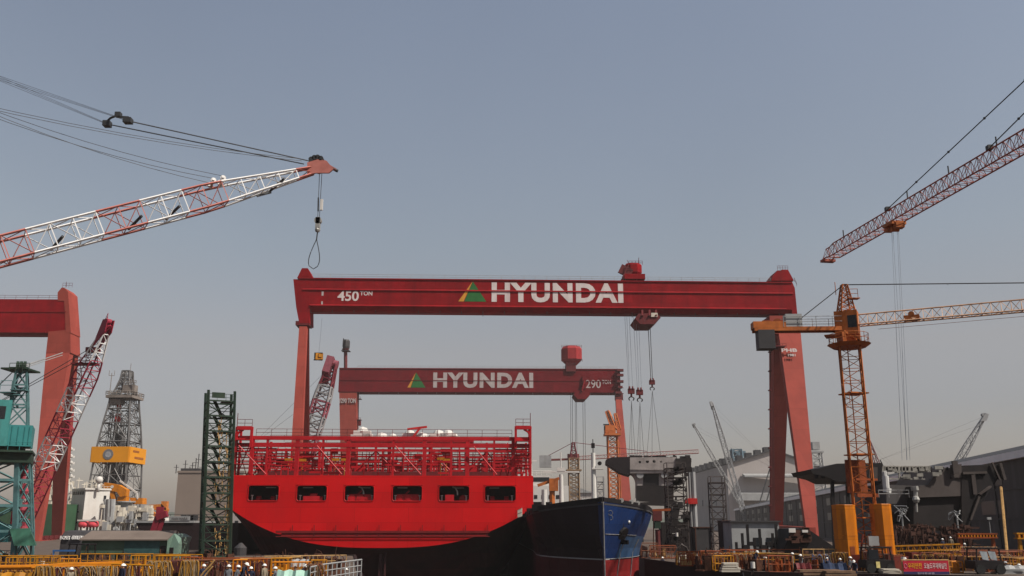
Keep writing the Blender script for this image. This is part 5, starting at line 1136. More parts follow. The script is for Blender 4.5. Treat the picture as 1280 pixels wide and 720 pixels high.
x0, x1 = at(287, 680, Y).x, at(345, 680, Y).x; e = MB(); e.bx(x0, x1, Y, Y + 10, 0, at(300, 678, Y).z); e.build('wall', m_gry, root)
e = MB(); z0, z1 = at(300, 679, Y).z, at(295, 667, Y).z; e.prism([V((x0, Y - .6, z0)), V((x0, Y - .6, z0 + .4)), V((x0, Y + 5, z1)), V((x0, Y + 10.6, z0 + .4)), V((x0, Y + 10.6, z0))], V((x1 - x0, 0, 0))); e.build('roof', m_gry, root)
Y = 150; root = thing('small_tank', 'small pale cone topped silo by the waterline of the red stern', 'silo', (at(324, 690, Y).x, Y, 0))
# (silo: body, hopper lid)
e = MB(); p = V((at(323, 690, Y).x, Y - 10, 0)); e.tube(p, p + UP * 1.1, .9, 14); e.build('body', m_dgry, root); e = MB(); e.tube(p + UP * 1.1, p + UP * 1.8, .9, 14, .2); e.build('lid', m_dgry, root)
# dark hull with white rail and name board
Y = 172; x0, x1 = at(180, 690, Y).x, at(296, 690, Y).x; zt = at(230, 653.5, Y).z
root = thing('work_barge', 'dark maroon barge with a pale deck edge and figures 12 behind the shed', 'barge', ((x0 + x1) / 2, Y + 6, 0))
e = MB(); e.prism([V((x0 - 2, Y, zt)), V((x0 + 1, Y, -.2)), V((x1, Y, -.2)), V((x1, Y, zt))], V((0, 14, 0))); hl = e.build('hull', M('barge maroon', (.018, .010, .011), .6, var=.3, scale=.4, grime=.3), root)
e = MB(); e.bx(x0 - 2.2, at(240, 690, Y).x, Y - .2, Y + 14, zt, zt + .38); e.build('deck_edge', m_gry, root)
e = MB(); a, b = at(212, 656, Y - .3), at(236.5, 656, Y - .3); e.prism([V((a.x, Y - .3, zt + .42)), V((b.x, Y - .3, zt + .42)), V((b.x, Y - .3, zt + 1.15)), V((a.x, Y - .3, zt + 1.15))], V((0, .15, 0))); nb_ = e.build('name_board', m_gry, root)
e = MB(); lettering(e, 'HAN NARA', V((a.x + .35, Y - .32, zt + .58)), V((b.x - .35, Y - .32, zt + .58)), .42, V((0, -1, 0)), .02, .03); e.build('lettering', M('board grey letter', (.16, .15, .15), .7), nb_)
e = MB(); lettering(e, '12', at(229.5, 678.5, Y - .05), at(234.5, 678.5, Y - .05), .62, V((0, -1, 0)), .02, .05); e.build('lettering', m_gry, hl)
e = MB(); e.rail([V((x0, Y, zt + .38)), V((x1 - 2, Y, zt + .38))], 1.1, 2.2, .04); 
for px in (230, 239, 243): e.box(V((at(px, 650, Y + 3).x, Y + 3, zt + .8)), (1, 1, 1.2))
e.build('railing', m_rope, root)
Y = 168; root = thing('folding_davit', 'dark red slanted folding davit in front of the maroon barge', 'davit', (at(190, 680, Y).x, Y, 0))
e = MB(); e.bar(at(187, 680, Y) * 1, at(198, 646, Y), 1.0, .9); e.bar(at(194, 678, Y), at(204, 648, Y), .6, .6); e.build('arm', M('davit crimson', (.20, .015, .03), .5, var=.2, grime=.3), root)
e = MB(); e.bar(at(196, 647, Y - .2), at(209, 642, Y - .2), .9, 1.1); e.box(at(200, 640, Y), (1.2, 1., 1.8), R(10)); e.build('head', MATS['davit crimson'], root)
# ------------------------------------------------------------------ low grey barge with white writing, green shed
Y = 134; x0, x1 = at(74, 690, Y).x, at(160, 690, Y).x; 
root = thing('grey_float', 'low dark grey float with white writing on its side, left of the green shed', 'float', ((x0 + x1) / 2, Y + 3, 0))
e = MB(); z = lambda py: at(110, py, Y).z
prof = [(0, 0), (0, z(678)), (.25, z(669)), (.9, z(664.5)), (2.2, z(663)), (5, z(663)), (5, 0)]
e.prism([V((x0, Y + y, zz_)) for y, zz_ in prof], V((x1 - x0, 0, 0))); bd = e.build('hull', m_dgry, root)
e = MB(); lettering(e, 'E-CHEY', at(75.5, 674.5, Y - .06), at(88, 674.5, Y - .06), .48, V((0, -1, .15)), .015, .2); lettering(e, '600LEV', at(90, 674.5, Y - .06), at(104, 674.5, Y - .06), .52, V((0, -1, .15)), .03, .2); e.build('lettering', m_eave, bd)
Y = 124; x0, x1 = at(101, 690, Y).x, at(221, 690, Y).x; root = thing('green_shed', 'long low shed with a brown grey roof and green end, behind the yellow guard rails', 'shed', ((x0 + x1) / 2, Y + 3, 0))
z = lambda py: at(150, py, Y).z
e = MB(); m_gw = M('green wall', (.055, .095, .065), .7, var=.3, scale=.5, grime=.5, gcol=(.03, .03, .02)); e.bx(x0, x1 - 1.4, Y, Y + 6, 0, z(674)); e.build('wall', m_gw, root)
e = MB(); m_rf = M('roof brown grey', (.16, .125, .105), .8, var=.12, scale=.3, grime=.3); e.prism([V((x0 - .2, Y - .5, z(675.5))), V((x0 - .2, Y - .5, z(674))), V((x0 - .2, Y + 3, z(665) + .15)), V((x0 - .2, Y + 6.5, z(675)))], V((x1 - x0 - 1, 0, 0))); e.build('roof', m_rf, root)
e = MB(); m_ge = M('shed end green', (.13, .20, .16), .6, var=.15, scale=.6, grime=.4); xe = x1 - 1.2
e.prism([V((xe, Y - .4, 0)), V((xe, Y - .4, z(675.5))), V((xe + .2, Y + 1.2, z(667))), V((xe + 1.2, Y + 1.4, z(672))), V((xe + 1.4, Y, z(680))), V((xe + 1.4, Y, 0))], V((0, 4, 0))); e.build('porch', m_ge, root)
e = MB(); e.bx(at(200, 690, Y).x, at(207, 690, Y).x, Y - .08, Y + .1, .0, 1.7); e.build('door', m_blk, root)
e = MB(); e.bx(at(213, 690, Y).x, at(218, 690, Y).x, Y - .48, Y - .38, .0, 1.5); e.build('doorway', m_blk, root)
e = MB(); e.bx(at(155, 690, Y).x, at(199, 690, Y).x, Y - .1, Y + .05, .4, z(676)); e.build('shutter', M('shutter teal', (.03, .075, .075), .6, var=.2), root)
# ------------------------------------------------------------------ long dark shed, assembly hall
WA = V((84, 150, 0)); wd = V((math.sin(R(8.4)), math.cos(R(8.4)), 0)); wn = V((-wd.y, wd.x, 0)) # along the wall, and out towards the dock
EZ = 16.0; LW0, LW1 = -60, 560
root = thing('long_workshop', 'long dark grey workshop with a pale eave strip running back along the right side', 'workshop', (WA.x, WA.y, 0))
def W(s, z, o=0.): p = WA + wd * s + wn * o; return V((p.x, p.y, z))
e = MB(); e.hexa([W(LW0, 0), W(LW1, 0), W(LW1, 0, -40), W(LW0, 0, -40), W(LW0, EZ), W(LW1, EZ), W(LW1, EZ, -40), W(LW0, EZ, -40)]); wl = e.build('wall', m_shed, root)
e = MB()
for k in range(40):
    s = LW0 + k * 15.8
    e.hexa([W(s, .2, .25), W(s + .7, .2, .25), W(s + .7, .2, -.1), W(s, .2, -.1), W(s, EZ - 1.2, .25), W(s + .7, EZ - 1.2, .25), W(s + .7, EZ - 1.2, -.1), W(s, EZ - 1.2, -.1)])
for z in (5.2, 10.2): e.hexa([W(LW0, z, .18), W(LW1, z, .18), W(LW1, z, -.1), W(LW0, z, -.1), W(LW0, z + .35, .18), W(LW1, z + .35, .18), W(LW1, z + .35, -.1), W(LW0, z + .35, -.1)])
e.build('wall_frame', m_dgry, root)
e = MB()
for k in range(18):
    s = LW0 + 12 + k * 31.6; 
    for z in (6.2, 11.2): e.hexa([W(s, z, .1), W(s + 12, z, .1), W(s + 12, z, -.1), W(s, z, -.1), W(s, z + 2.4, .1), W(s + 12, z + 2.4, .1), W(s + 12, z + 2.4, -.1), W(s, z + 2.4, -.1)])
e.each('window', M('shed window', (.03, .028, .03), .3, var=.3, scale=.4), root)
e = MB(); e.hexa([W(LW0, EZ - .9, .9), W(LW1, EZ - .9, .9), W(LW1, EZ - .9, -.2), W(LW0, EZ - .9, -.2), W(LW0, EZ + .35, .7), W(LW1, EZ + .35, .7), W(LW1, EZ + .5, -.2), W(LW0, EZ + .5, -.2)]); e.build('eave', m_eave, root)
e = MB(); RZ = 19.0; e.hexa([W(LW0, EZ + .3, -.1), W(LW1, EZ + .3, -.1), W(LW1, EZ + .3, -40), W(LW0, EZ + .3, -40), W(LW0, RZ, -9), W(LW1, RZ, -9), W(LW1, RZ, -31), W(LW0, RZ, -31)]); e.build('roof', m_shedr, root)
e = MB()
for k in range(9): p = W(LW0 + 100 + k * 52, RZ, -14); e.box(p + UP * .2, (2, 2.4, .9), R(8))
e.each('roof_ventilator', m_shedr, root)
Y = 790; a, b, c = at(863, 650, Y + 60), at(912.5, 650, Y), at(1033, 650, Y)
root = thing('assembly_hall', 'very large pale grey gabled assembly hall beyond the right leg of the 450 TON gantry', 'hall', (b.x + 30, Y + 60, 0))
zl, ze, zr = at(870, 592, Y).z, at(912, 581, Y).z, at(972, 563, Y).z
dx = V((-14, 170, 0)); e = MB()
f0, f1 = V((b.x, Y, 0)), V((c.x, Y + 4, 0)); lf = V((at(863, 650, Y + 170).x, Y + 170, 0)); dx = lf - f0
ap = (f0 + f1) / 2
e.prism([f0, f1, f1 + UP * (ze - 2), ap + UP * zr, f0 + UP * ze], dx); e.build('wall', m_bldl, root)
e = MB(); 
for p, q in (((f0 + UP * ze), (ap + UP * zr)), ((ap + UP * zr), (f1 + UP * (ze - 2)))):
    e.hexa([p - V((0, 2, 0)), q - V((0, 2, 0)), q + dx, p + dx, p - V((0, 2, -1.2)), q - V((0, 2, -1.2)), q + dx + UP * 1.2, p + dx + UP * 1.2])
e.build('roof', m_shedr, root)
e = MB(); z1, z2 = at(930, 592, Y).z, at(930, 603, Y).z
e.hexa([V((at(928, 600, Y).x, Y - 9, z2 + 4)), V((c.x, Y - 9, z2 + 4)), V((c.x, Y - .2, z2 + 4)), V((at(928, 600, Y).x, Y - .2, z2 + 4)), V((at(928, 600, Y).x, Y - 9, z1 - 2)), V((c.x, Y - 9, z1 - 2)), V((c.x, Y - .2, z1)), V((at(928, 600, Y).x, Y - .2, z1))])
z1, z2 = at(922, 617, Y).z, at(922, 626, Y).z; e.hexa([V((at(921, 620, Y).x, Y - 9, z2)), V((c.x, Y - 9, z2)), V((c.x, Y - .2, z2)), V((at(921, 620, Y).x, Y - .2, z2)), V((at(921, 620, Y).x, Y - 9, z1)), V((c.x, Y - 9, z1)), V((c.x, Y - .2, z1 + 1)), V((at(921, 620, Y).x, Y - .2, z1 + 1))])
e.build('door_canopy', m_gry, root)
e = MB()
for k in range(8): q = f0.lerp(lf, k / 8 + .03) + UP * (ze + 1); e.box(q + UP * 2, (5, 9, 4)); e.box(q + UP * 5 + V((2, 0, 0)), (4, 5, 2))
for k in range(5): q = (f0 + UP * ze).lerp(ap + UP * zr, k / 5 + .1); e.box(q + UP * 2.4 + V((0, 6, 0)), (5, 7, 4))
e.each('roof_ventilator', m_shedr, root)
e = MB(); 
for k in range(5): q = f0.lerp(lf, .15 + k * .17) - V((.3, 0, 0)); e.box(V((q.x, q.y, at(880, 629, q.y).z)), (1, 16, 5))
e.each('window', M('hall window', (.2, .2, .21), .4), root)
Y = 640; root = thing('far_workshop', 'hazy grey workshop roof far behind the masts of the blue ship', 'workshop', (at(720, 640, Y).x, Y + 10, 0))
e = MB(); e.bx(at(690, 640, Y).x, at(742, 640, Y).x, Y, Y + 40, 0, at(710, 616, Y).z); e.build('wall', m_bldl, root)
e = MB(); e.prism([V((at(689, 640, Y).x, Y - 1, at(710, 616, Y).z)), V((at(743, 640, Y).x, Y - 1, at(710, 616, Y).z)), V((at(716, 640, Y).x, Y - 1, at(710, 607, Y).z))], V((0, 42, 0))); e.build('roof', m_gry, root)
# teal crane tops far away
for nm, lab, px0, px1, py0, py1, Y in (('jib_crane', 'teal lattice crane head showing above the roof of the assembly hall', 914, 938, 562, 582, 900), ('lattice_tower', 'far grey lattice tower with a cabin top right of the pink A shaped leg', 1012, 1030, 550, 588, 620)):
    c = at((px0 + px1) / 2, py1, Y); zt = at(px0, py0, Y).z; wid = at(px1, py1, Y).x - at(px0, py1, Y).x; root = thing(nm, lab, 'crane' if nm[0] == 'j' else 'tower', (c.x, Y, 0))
    mt = m_fb if nm[0] == 'j' else m_gry; e = MB()
    if nm[0] == 'j': e.lattice(V((c.x, Y, 0)), V((c.x - wid * .2, Y, zt)), wid * .75, wid * .5, 9, .9, .5, sc=lambda t: 1 - .35 * t, cross=True); e.bar(V((c.x - wid * .5, Y, zt)), V((c.x + wid * .5, Y, zt - 15)), 3)
    else: e.lattice(V((c.x, Y, 0)), V((c.x, Y, zt - 8)), wid * .9, wid * .8, 12, .5, .28, sc=lambda t: 1.15 - .4 * t)
    e.build('frame', mt, root); e = MB(); e.box(V((c.x, Y, zt - 4 if nm[0] != 'j' else zt - 4)), (wid * .5, 6, 5)); e.box(V((c.x, Y, zt - 8 if nm[0] != 'j' else zt - 9)), (wid * (.95 if nm[0] != 'j' else .7), 7, 1.2)); e.build('cabin', mt, root)
# ------------------------------------------------------------------ bridge block standing under the gantry's hooks
BK = Pl(757, 640, 250, R(-4)); root = thing('superstructure_block', 'dark grey ship superstructure block with pointed wings hung under the gantry hooks', 'ship block', (BK(818, 690).x, BK(818, 690).y, 0))
e = MB(); e.prism([BK(757.5, 579), BK(757.5, 574.5), BK(765, 571.5), BK(787.5, 571), BK(787.5, 594.5), BK(775, 590.5)], BK.b * 9)
e.build('wing', M('block maroon black', (.013, .008, .010), .6, var=.3, scale=.4, grime=.3), root)
e = MB(); e.prism([BK(844.5, 573), BK(864, 572.5), BK(864, 588), BK(844.5, 593)], BK.b * 9); e.prism([BK(858, 573, .05), BK(864.3, 573, .05), BK(864.3, 578, .05), BK(858, 578, .05)], BK.b * .1); e.build('wing', m_dark, root)
vs, fs = plate_mesh([(0, 0), (12.4, 0), (12.4, 4.15), (0, 4.15)], [[(x + r * math.cos(a), z + r * math.sin(a)) for a in [k * math.tau / 12 for k in range(12)]] for x, z, r in ((4.7, 3.05, .42), (6.5, 3.1, .42), (2.7, 2.9, .34), (8.3, 3.0, .3))], .3)
q = BK(787.5, 591.5, -.4); e = MB(); e.add([q + BK.e * v.x + BK.b * v.z + UP * v.y for v in vs], fs)
e.prism([BK(787.5, 575, -.9), BK(844.5, 575.5, -.9), BK(844.5, 592, -.9), BK(787.5, 592, -.9)], BK.b * 8)
e.prism([BK(787.5, 585.5, -.0), BK(844.5, 586.5, -.0), BK(844.5, 588, -.0), BK(787.5, 587, -.0)], BK.b * .6)
m_bk = M('block grey primer', (.30, .265, .25), .7, var=.25, scale=.4, grime=.45, gcol=(.06, .035, .03))
up_ = e.build('bridge_deck', m_bk, root)
e = MB(); e.prism([BK(793, 576, -.85), BK(818, 576, -.85), BK(818, 579, -.85), BK(793, 579, -.85)], BK.b * .1); e.build('bridge_window', m_blk, up_)
e = MB(); p = [BK(787.5, 592, -1.2)] + [BK(787.5 + 8.5 * math.sin(t), 592 + 13 - 13 * math.cos(t) * 1, -1.2) for t in [k * .16 for k in range(1, 10)]] + [BK(796, 622, -1.2), BK(842, 624, -1.2), BK(843, 592, -1.2)]
e.prism(p, BK.b * 7); e.build('house_front', m_bk, root)
e = MB(); e.prism([BK(804, 590, -1.1), BK(823.5, 590, -1.1), BK(823.5, 623, -1.1), BK(804, 623, -1.1)], BK.b * .3); e.build('doorway', m_blk, root)
e = MB(); e.prism([BK(795.5, 607, -1.0), BK(842, 607, -1.0), BK(842, 628, -1.0), BK(795, 627, -1.0)], BK.b * .2); e.prism([BK(797, 628, -1), BK(846, 626, -1), BK(846, 632, -1), BK(800, 631, -1)], BK.b * 7); e.build('lower_plating', m_dark, root)
e = MB()
for px in (800, 830.5): c = BK(px, 593.5, -.7); e.disc(c, BK.n, .95, .5, 16)
e.each('lifting_lug', m_gry, root)
e = MB()
for px in (801, 834, 838): 
    a, b = BK(px, 630, -2), BK(px, 690, -2); b = V((*a.xy, .0)); e.bar(a, b, .7); e.bar(a + BK.b * 5, b + BK.b * 5, .7)
e.build('support_leg', m_blk, root)
e = MB()
for i in range(30): px = rnd.uniform(788, 864); h_ = rnd.uniform(.4, 1.3); p = BK(px, 573.5, -1 - rnd.uniform(0, 6)); e.box(p + UP * (h_ / 2 - .3), (rnd.uniform(.4, 2), 1, h_))
e.each('deck_gear', m_dark, root)
# lifting slings from the three hooks
k = 0
for hq, tops in zip(hk, (((786, 576), (790, 576), (794.5, 577)), ((796, 577), (800, 577), (805.5, 578)), ((808, 577), (815, 577), (827, 578)))):
    e = MB()
    for px, py in tops: e.tube(hq - UP * .4, BK(px, py, -3), .05, 4)
    e.build('lifting_sling', m_rope, label=('spread wire slings under the left hook of the 450 TON gantry', 'spread wire slings under the middle hook of the 450 TON gantry', 'widest spread wire slings under the right hook of the 450 TON gantry')[k], cat='lifting sling', group='slings holding the ship block'); k += 1
# ------------------------------------------------------------------ scaffold towers
def scaffold(px0, px1, py0, Y, name, lab, mat, n, dep=2.5, extra=False, py_w=690):
    a, b = at(px0, py_w, Y), at(px1, py_w, Y); zt = at(px0, py0, Y).z; root = thing(name, lab, 'scaffold', ((a.x + b.x) / 2, Y, 0))
    e = MB(); cs = [V((a.x, Y, 0)), V((b.x, Y, 0)), V((b.x, Y + dep, 0)), V((a.x, Y + dep, 0))]
    for c in cs: e.bar(c, c + UP * (zt + .8), .14)
    e.build('post', mat, root); e = MB()
    for i in range(1, n + 1):
        z = zt * i / n
        for k in range(4):
            p, q = cs[k] + UP * z, cs[(k + 1) % 4] + UP * z; e.bar(p, q, .1)
            e.tube(p if (i + k) % 2 else q, (q if (i + k) % 2 else p) - UP * (zt / n), .05, 4)
            e.tube(p + UP * .9, q + UP * .9, .035, 4)
    e.build('bracing', mat, root); e = MB()
    for i in range(1, n + 1): z = zt * i / n; e.box((cs[0] + cs[2]) / 2 + UP * (z - .08), (b.x - a.x - .1, dep - .1, .07))
    e.build('plank_deck', m_rustd, root)
    if extra:
        e = MB()
        for i in range(34): px = rnd.uniform(px0, px1); p = at(px, rnd.uniform(py0, 690), Y - .2); p.z = max(p.z, .4); e.box(p, (rnd.uniform(.2, 1), .4, rnd.uniform(.2, 1.1)))
        e.each('hanging_gear', m_dark, root)
    return root
scaffold(838, 862, 585, 150, 'scaffold_tower', 'tall dark scaffold tower under the right wing of the lifted ship block', m_prim, 9, 3, True)
scaffold(893, 911, 603, 140, 'scaffold_tower', 'slender grey scaffold tower in front of the workshop, right of the dark lattice column', m_prim, 6, 2)
scaffold(748, 757, 602, 170, 'scaffold_tower', 'low tubular scaffold frame rising from the deck edge of the blue ship', m_gry, 9, 1.5)
e = MB(); Y = 152; root = thing('pipe_column', 'pair of tall grey pipe columns with an orange collar beside the scaffold tower', 'column', (at(868, 680, Y).x, Y, 0))
for px, w_ in ((864.5, .25), (869, .42)): a, b = at(px, 655, Y), at(px, 590, Y); e.tube(V((a.x, Y, 0)), V((a.x, Y, b.z)), w_, 8)
e.build('column', m_gry, root); e = MB(); e.box(at(864, 626.5, Y - .4), (1.8, 1, .9)); e.box(at(859, 627, Y - .4), (.7, 1, .6)); e.build('collar', m_bright, root)
Y = 138; root = thing('drum_stack', 'man sized dark red and green valve stack beneath an orange beam by the bow', 'valve stack', (at(822, 690, Y).x, Y, 0))
e = MB(); p = V((at(823, 690, Y).x, Y, 0)); e.tube(p, p + UP * at(0, 662, Y).z, .35, 8); e.box(p + UP * (at(0, 645, Y).z), (1.3, 1, 1.4)); e.build('body', M('valve dark red', (.1, .02, .02), .6, var=.3, grime=.3), root)
e = MB(); e.box(p + UP * at(0, 655, Y).z, (.9, .9, 1.3)); e.build('valve', m_dgrn, root)
e = MB(); e.bar(at(815, 638, Y), at(838, 637, Y), .35); e.bar(at(817, 639, Y), V((at(817, 690, Y).x, Y + .5, 0)), .12); e.build('beam', m_orgd, root)
# dark lattice column mass and blocks in the middle distance on the right quay
Y = 160; root = thing('steel_column', 'dark leaning trestle of heavy steel on the quay below the lifted ship block', 'trestle', (at(850, 690, Y).x, Y, 0))
e = MB()
for a, b in (((848, 690), (862, 640)), ((836, 690), (846, 630)), ((860, 690), (858, 640))): e.bar(V((at(a[0], a[1], Y).x, Y, 0)), at(b[0], b[1], Y), 1.1)
e.box(at(848, 672, Y), (6, 3, 5)); e.build('frame', m_dark, root)
e = MB(); e.box(at(842, 668, Y - 2), (.5, .3, .8)); e.build('lamp', m_wht, root)
# canopy roof on posts behind the orange crane
Y = 128; K = Pl(1015, 640, Y, R(0)); root = thing('canopy_block', 'dark flat canopy on slim posts behind the orange tower crane', 'canopy', (K(1062, 690).x, Y, 0))
e = MB(); e.prism([K(1013, 587), K(1022, 586), K(1046, 579.5), K(1103, 578.5), K(1103, 602), K(1046, 602), K(1033, 596), K(1016, 592)], V((0, 9, 0))); e.build('roof', m_blk, root)
e = MB()
for px, px2 in ((1040, 1043), (1059, 1061), (1099, 1103)):
    a = K(px, 597, -1); e.bar(a, V((K(px2, 690, -1).x, a.y, 0)), .42 if px < 1090 else 1.6); a = K(px, 597, -7); e.bar(a, V((K(px2, 690, -7).x, a.y, 0)), .42)
for px in (1020, 1028, 1036): e.box(K(px, 594, -.5), (.5, .5, .9))
e.build('post', m_blk, root)
e = MB(); e.prism([K(1086, 584, .05), K(1097, 584, .05), K(1097, 599, .05), K(1086, 599, .05)], V((0, .1, 0))); e.build('panel', m_prim, root)
# big unfinished hull block with white pipes
Y = 122; K = Pl(1105, 640, Y, R(6)); root = thing('hull_block', 'large dark unfinished hull block with overhanging flared side and pipework, right of the crane', 'ship block', (K(1180, 690).x, K(1180, 690).y, 0))
e = MB(); e.prism([K(1142, 622), K(1203, 620), K(1202, 586), K(1175, 584), K(1160, 606), K(1142, 608)], K.b * 9); up_ = e.build('side_plating', m_prim, root)
e = MB(); e.prism([K(1202, 582, .1), K(1250, 580, .1), K(1256, 599, .1), K(1247, 599, .1), K(1218, 642, .1), K(1208, 664, .1), K(1202, 660, .1)], K.b * .5)
e.prism([K(1203, 590, -1.6), K(1240, 588, -1.6), K(1216, 640, -1.6), K(1203, 655, -1.6)], K.b * 8); bp = e.build('flare', m_blk, root)
e = MB(); e.bar(K(1203, 591.5, .3), K(1233, 590.5, .3), .3); e.bar(K(1250, 579, .4), K(1256, 600, .4), .35); e.bar(K(1240, 578, .4), K(1250, 600, .4), .2); e.bar(K(1238, 608, .4), K(1224, 618, .4), .5, .2); e.bar(K(1224, 620, .4), K(1213, 650, .4), .28); e.bar(K(1216, 592, .3), K(1219, 618, .3), .5, .2)
e.build('stiffener', m_prim, bp)
e = MB(); e.prism([K(1142, 621, -.5), K(1203, 619, -.5), K(1203, 664, -.5), K(1142, 655, -.5)], K.b * 8); e.build('lower_hull', m_dark, root)
e = MB(); e.prism([K(1108, 606, -2), K(1142, 607, -2), K(1142, 640, -2), K(1108, 640, -2)], K.b * 6); e.build('bulkhead', m_shed, root)
e = MB(); e.prism([K(1104, 583, .3), K(1165, 583.5, .3), K(1165, 590, .3), K(1104, 590, .3)], K.b * .1); tr = e.build('deck_edge', m_dark, root)
e = MB()
for y, x1 in ((583, 1163), (589, 1163), (598.5, 1156)): e.bar(K(1103, y, .4), K(x1, y + .4, .4), .16)
for k in range(14): px = 1106 + k * 4.3; e.bar(K(px, 583, .45), K(px, 589, .45), .14)
for px in (1103.5, 1124, 1137, 1152): e.bar(K(px, 584, .4), K(px, 599, .4), .2)
for i in range(16): px = rnd.uniform(1105, 1175); p = K(px, rnd.uniform(584, 598), .5); e.box(p, (rnd.uniform(.3, 1.2), .3, rnd.uniform(.15, .6)))
e.build('pipe_rack', M('pipe rack grey', (.24, .225, .20), .6, var=.4, scale=1.2, grime=.55), root)
e = MB(); e.tube(K(1106.5, 595, .6), K(1108, 612, .6), .42, 10); e.disc(K(1109, 613, .6), V((.2, 0, 1)), .5, .6, 12); e.path([K(1105, 589, .6), K(1106, 592, .6), K(1106.5, 596, .6)], .3, 6); e.build('pipe', m_pipe, root)
e = MB()
for (x, y0, y1, r) in ((1144, 609, 625, .3), (1143, 608, 613, .5), (1145, 626, 640, .16)): e.tube(K(x, y0, .4), K(x + 1, y1, .4), r, 8)
e.ball(K(1145, 624.5, .8), .5, 8); e.build('pipe', m_steel, root)
e = MB()
for k in range(5): px = 1172 + k * 5.5; e.prism([K(px, 584, .12), K(px + 2.6, 583.6, .12), K(px + 2.6, 587.5, .12), K(px, 588, .12)], K.b * .05)
e.prism([K(1194, 593, .12), K(1200, 593, .12), K(1200, 597.5, .12), K(1194, 597.5, .12)], K.b * .05); e.each('opening', m_blk, root)
e = MB(); e.prism([K(1189, 581, .2), K(1202, 580, .2), K(1202, 597, .2), K(1189, 597, .2)], K.b * .3); e.box(K(1194, 584, .6), (.7, .3, 1.6)); e.build('frame', m_prim, root)
e = MB()
for k in range(190): 
    px = rnd.uniform(1118, 1212); p = K(px, rnd.uniform(653, 686), rnd.uniform(0, 6)); h_ = rnd.uniform(.1, .5); p.z = max(h_ / 2, p.z - .3); e.box(p, (rnd.uniform(.1, .7), rnd.uniform(.2, .8), h_), rnd.uniform(0, 1)); e.bar(V((p.x, p.y, 0)), V((p.x + rnd.uniform(-.2, .2), p.y, p.z + rnd.uniform(0, .5))), rnd.uniform(.05, .16)); e.bar(p, p + V((rnd.uniform(.4, 1.6), 0, rnd.uniform(-.1, .1))), .07)
    if p.z > h_: e.tube(V((p.x, p.y, 0)), p, .07, 4)
    if k % 5 == 0: e.bar(p, K(px + rnd.uniform(-9, 9), rnd.uniform(655, 684), 1), .1)
e.build('support_stack', m_rustd, root)
def jumble(px, py, Y, name, lab, mat, w, h, n, cat='pipe bundle'):
    c = at(px, py, Y); e = MB()
    w, h = w * .75, h * .8
    for i in range(n):
        a = c + V((rnd.uniform(-w, w), rnd.uniform(-1, 1), rnd.uniform(-h, h))); b = c + V((rnd.uniform(-w, w), rnd.uniform(-1, 1), rnd.uniform(-h, h)))
        e.path([a, a.lerp(b, .5) + V((rnd.uniform(-.3, .3), 0, rnd.uniform(0, .5))), b], .06, 5)
    e.tube(c, V((c.x, c.y, 0)), .1, 5)
    return e.build(name, mat, label=lab, cat=cat)
jumble(1127, 642, 119, 'pipe_cluster', 'tangle of pale pipes in front of the hull block bulkhead', m_gry, 1.0, 1.3, 12)
jumble(1196, 646, 119, 'pipe_cluster', 'tangle of pale pipes low against the dark hull block side', m_gry, .9, .8, 10)
e = MB(); a, b = at(1251, 609, 118), at(1258, 690, 112); e.tube(V((b.x, b.y, 0)), a, .18, 6); e.build('steel_pole', m_tan, label='tall thin tan pole leaning by the hull block at the far right', cat='pole')
e = MB(); a = at(1236, 648, 120); e.box(a, (.5, .3, .3)); e.tube(a, V((a.x, a.y, 0)), .05, 4); e.build('lamp_pole', m_gry, label='short lamp on a thin post in front of the dark workshop wall', cat='lamp')
# raking ramp plate, skid and dark blocks near the A leg
Y = 118; root = thing('ramp_block', 'dark sloping steel ramp section near the foot of the pink A shaped leg', 'ramp', (at(1010, 690, Y).x, Y, 0))
e = MB(); e.prism([at(978, 690, Y), at(990, 661, Y), at(1008, 660, Y), at(1042, 683, Y), at(1042, 692, Y), at(978, 692, Y)], V((0, 6, 0))); e.build('plating', m_blk, root)
e = MB()
for i in range(14): p = at(rnd.uniform(985, 1010), rnd.uniform(660, 676), Y - .3); e.box(p, (rnd.uniform(.3, 1.4), .4, rnd.uniform(.2, .8)))
e.build('fitting', m_rustd, root)
e = MB(); e.box(at(990, 663, Y - .5), (.8, .3, .5), 0); e.box(at(1006, 664, Y - .5), (.7, .3, .3)); e.build('lamp', m_wht, root)
Y = 126; root = thing('site_office', 'low pale grey site cabin left of the pink A shaped gantry leg', 'cabin', (at(945, 690, Y).x, Y, 0))
e = MB(); a, b = at(916, 690, Y), at(976, 690, Y); zt = at(930, 653, Y).z; e.bx(a.x, b.x, Y, Y + 5, 0, zt); e.build('wall', m_gry, root)
e = MB(); e.bx(a.x - .2, b.x + .2, Y - .3, Y + 5.2, zt, zt + .22); e.build('roof', m_dgry, root)
for px in (941, 957): e = MB(); p = at(px, 660, Y); e.bx(p.x, p.x + 1.1, Y - .07, Y + .1, 1.6, 2.7); e.build('window', m_glass, root)
e = MB()
for k, px in enumerate((921, 929, 936, 944, 951, 959, 967, 972)): p = at(px, 690, Y - 4); e.bar(V((p.x, p.y, 0)), V((p.x, p.y, 2.2 + (k * 7 % 5) * .55)), .3); e.box(V((p.x + .4, p.y, 1.2 + k % 3 * .4)), (.8, .6, .5))
e.build('steel_upright', m_blk, label='row of dark steel uprights in front of the pale site cabin', cat='steel frame')
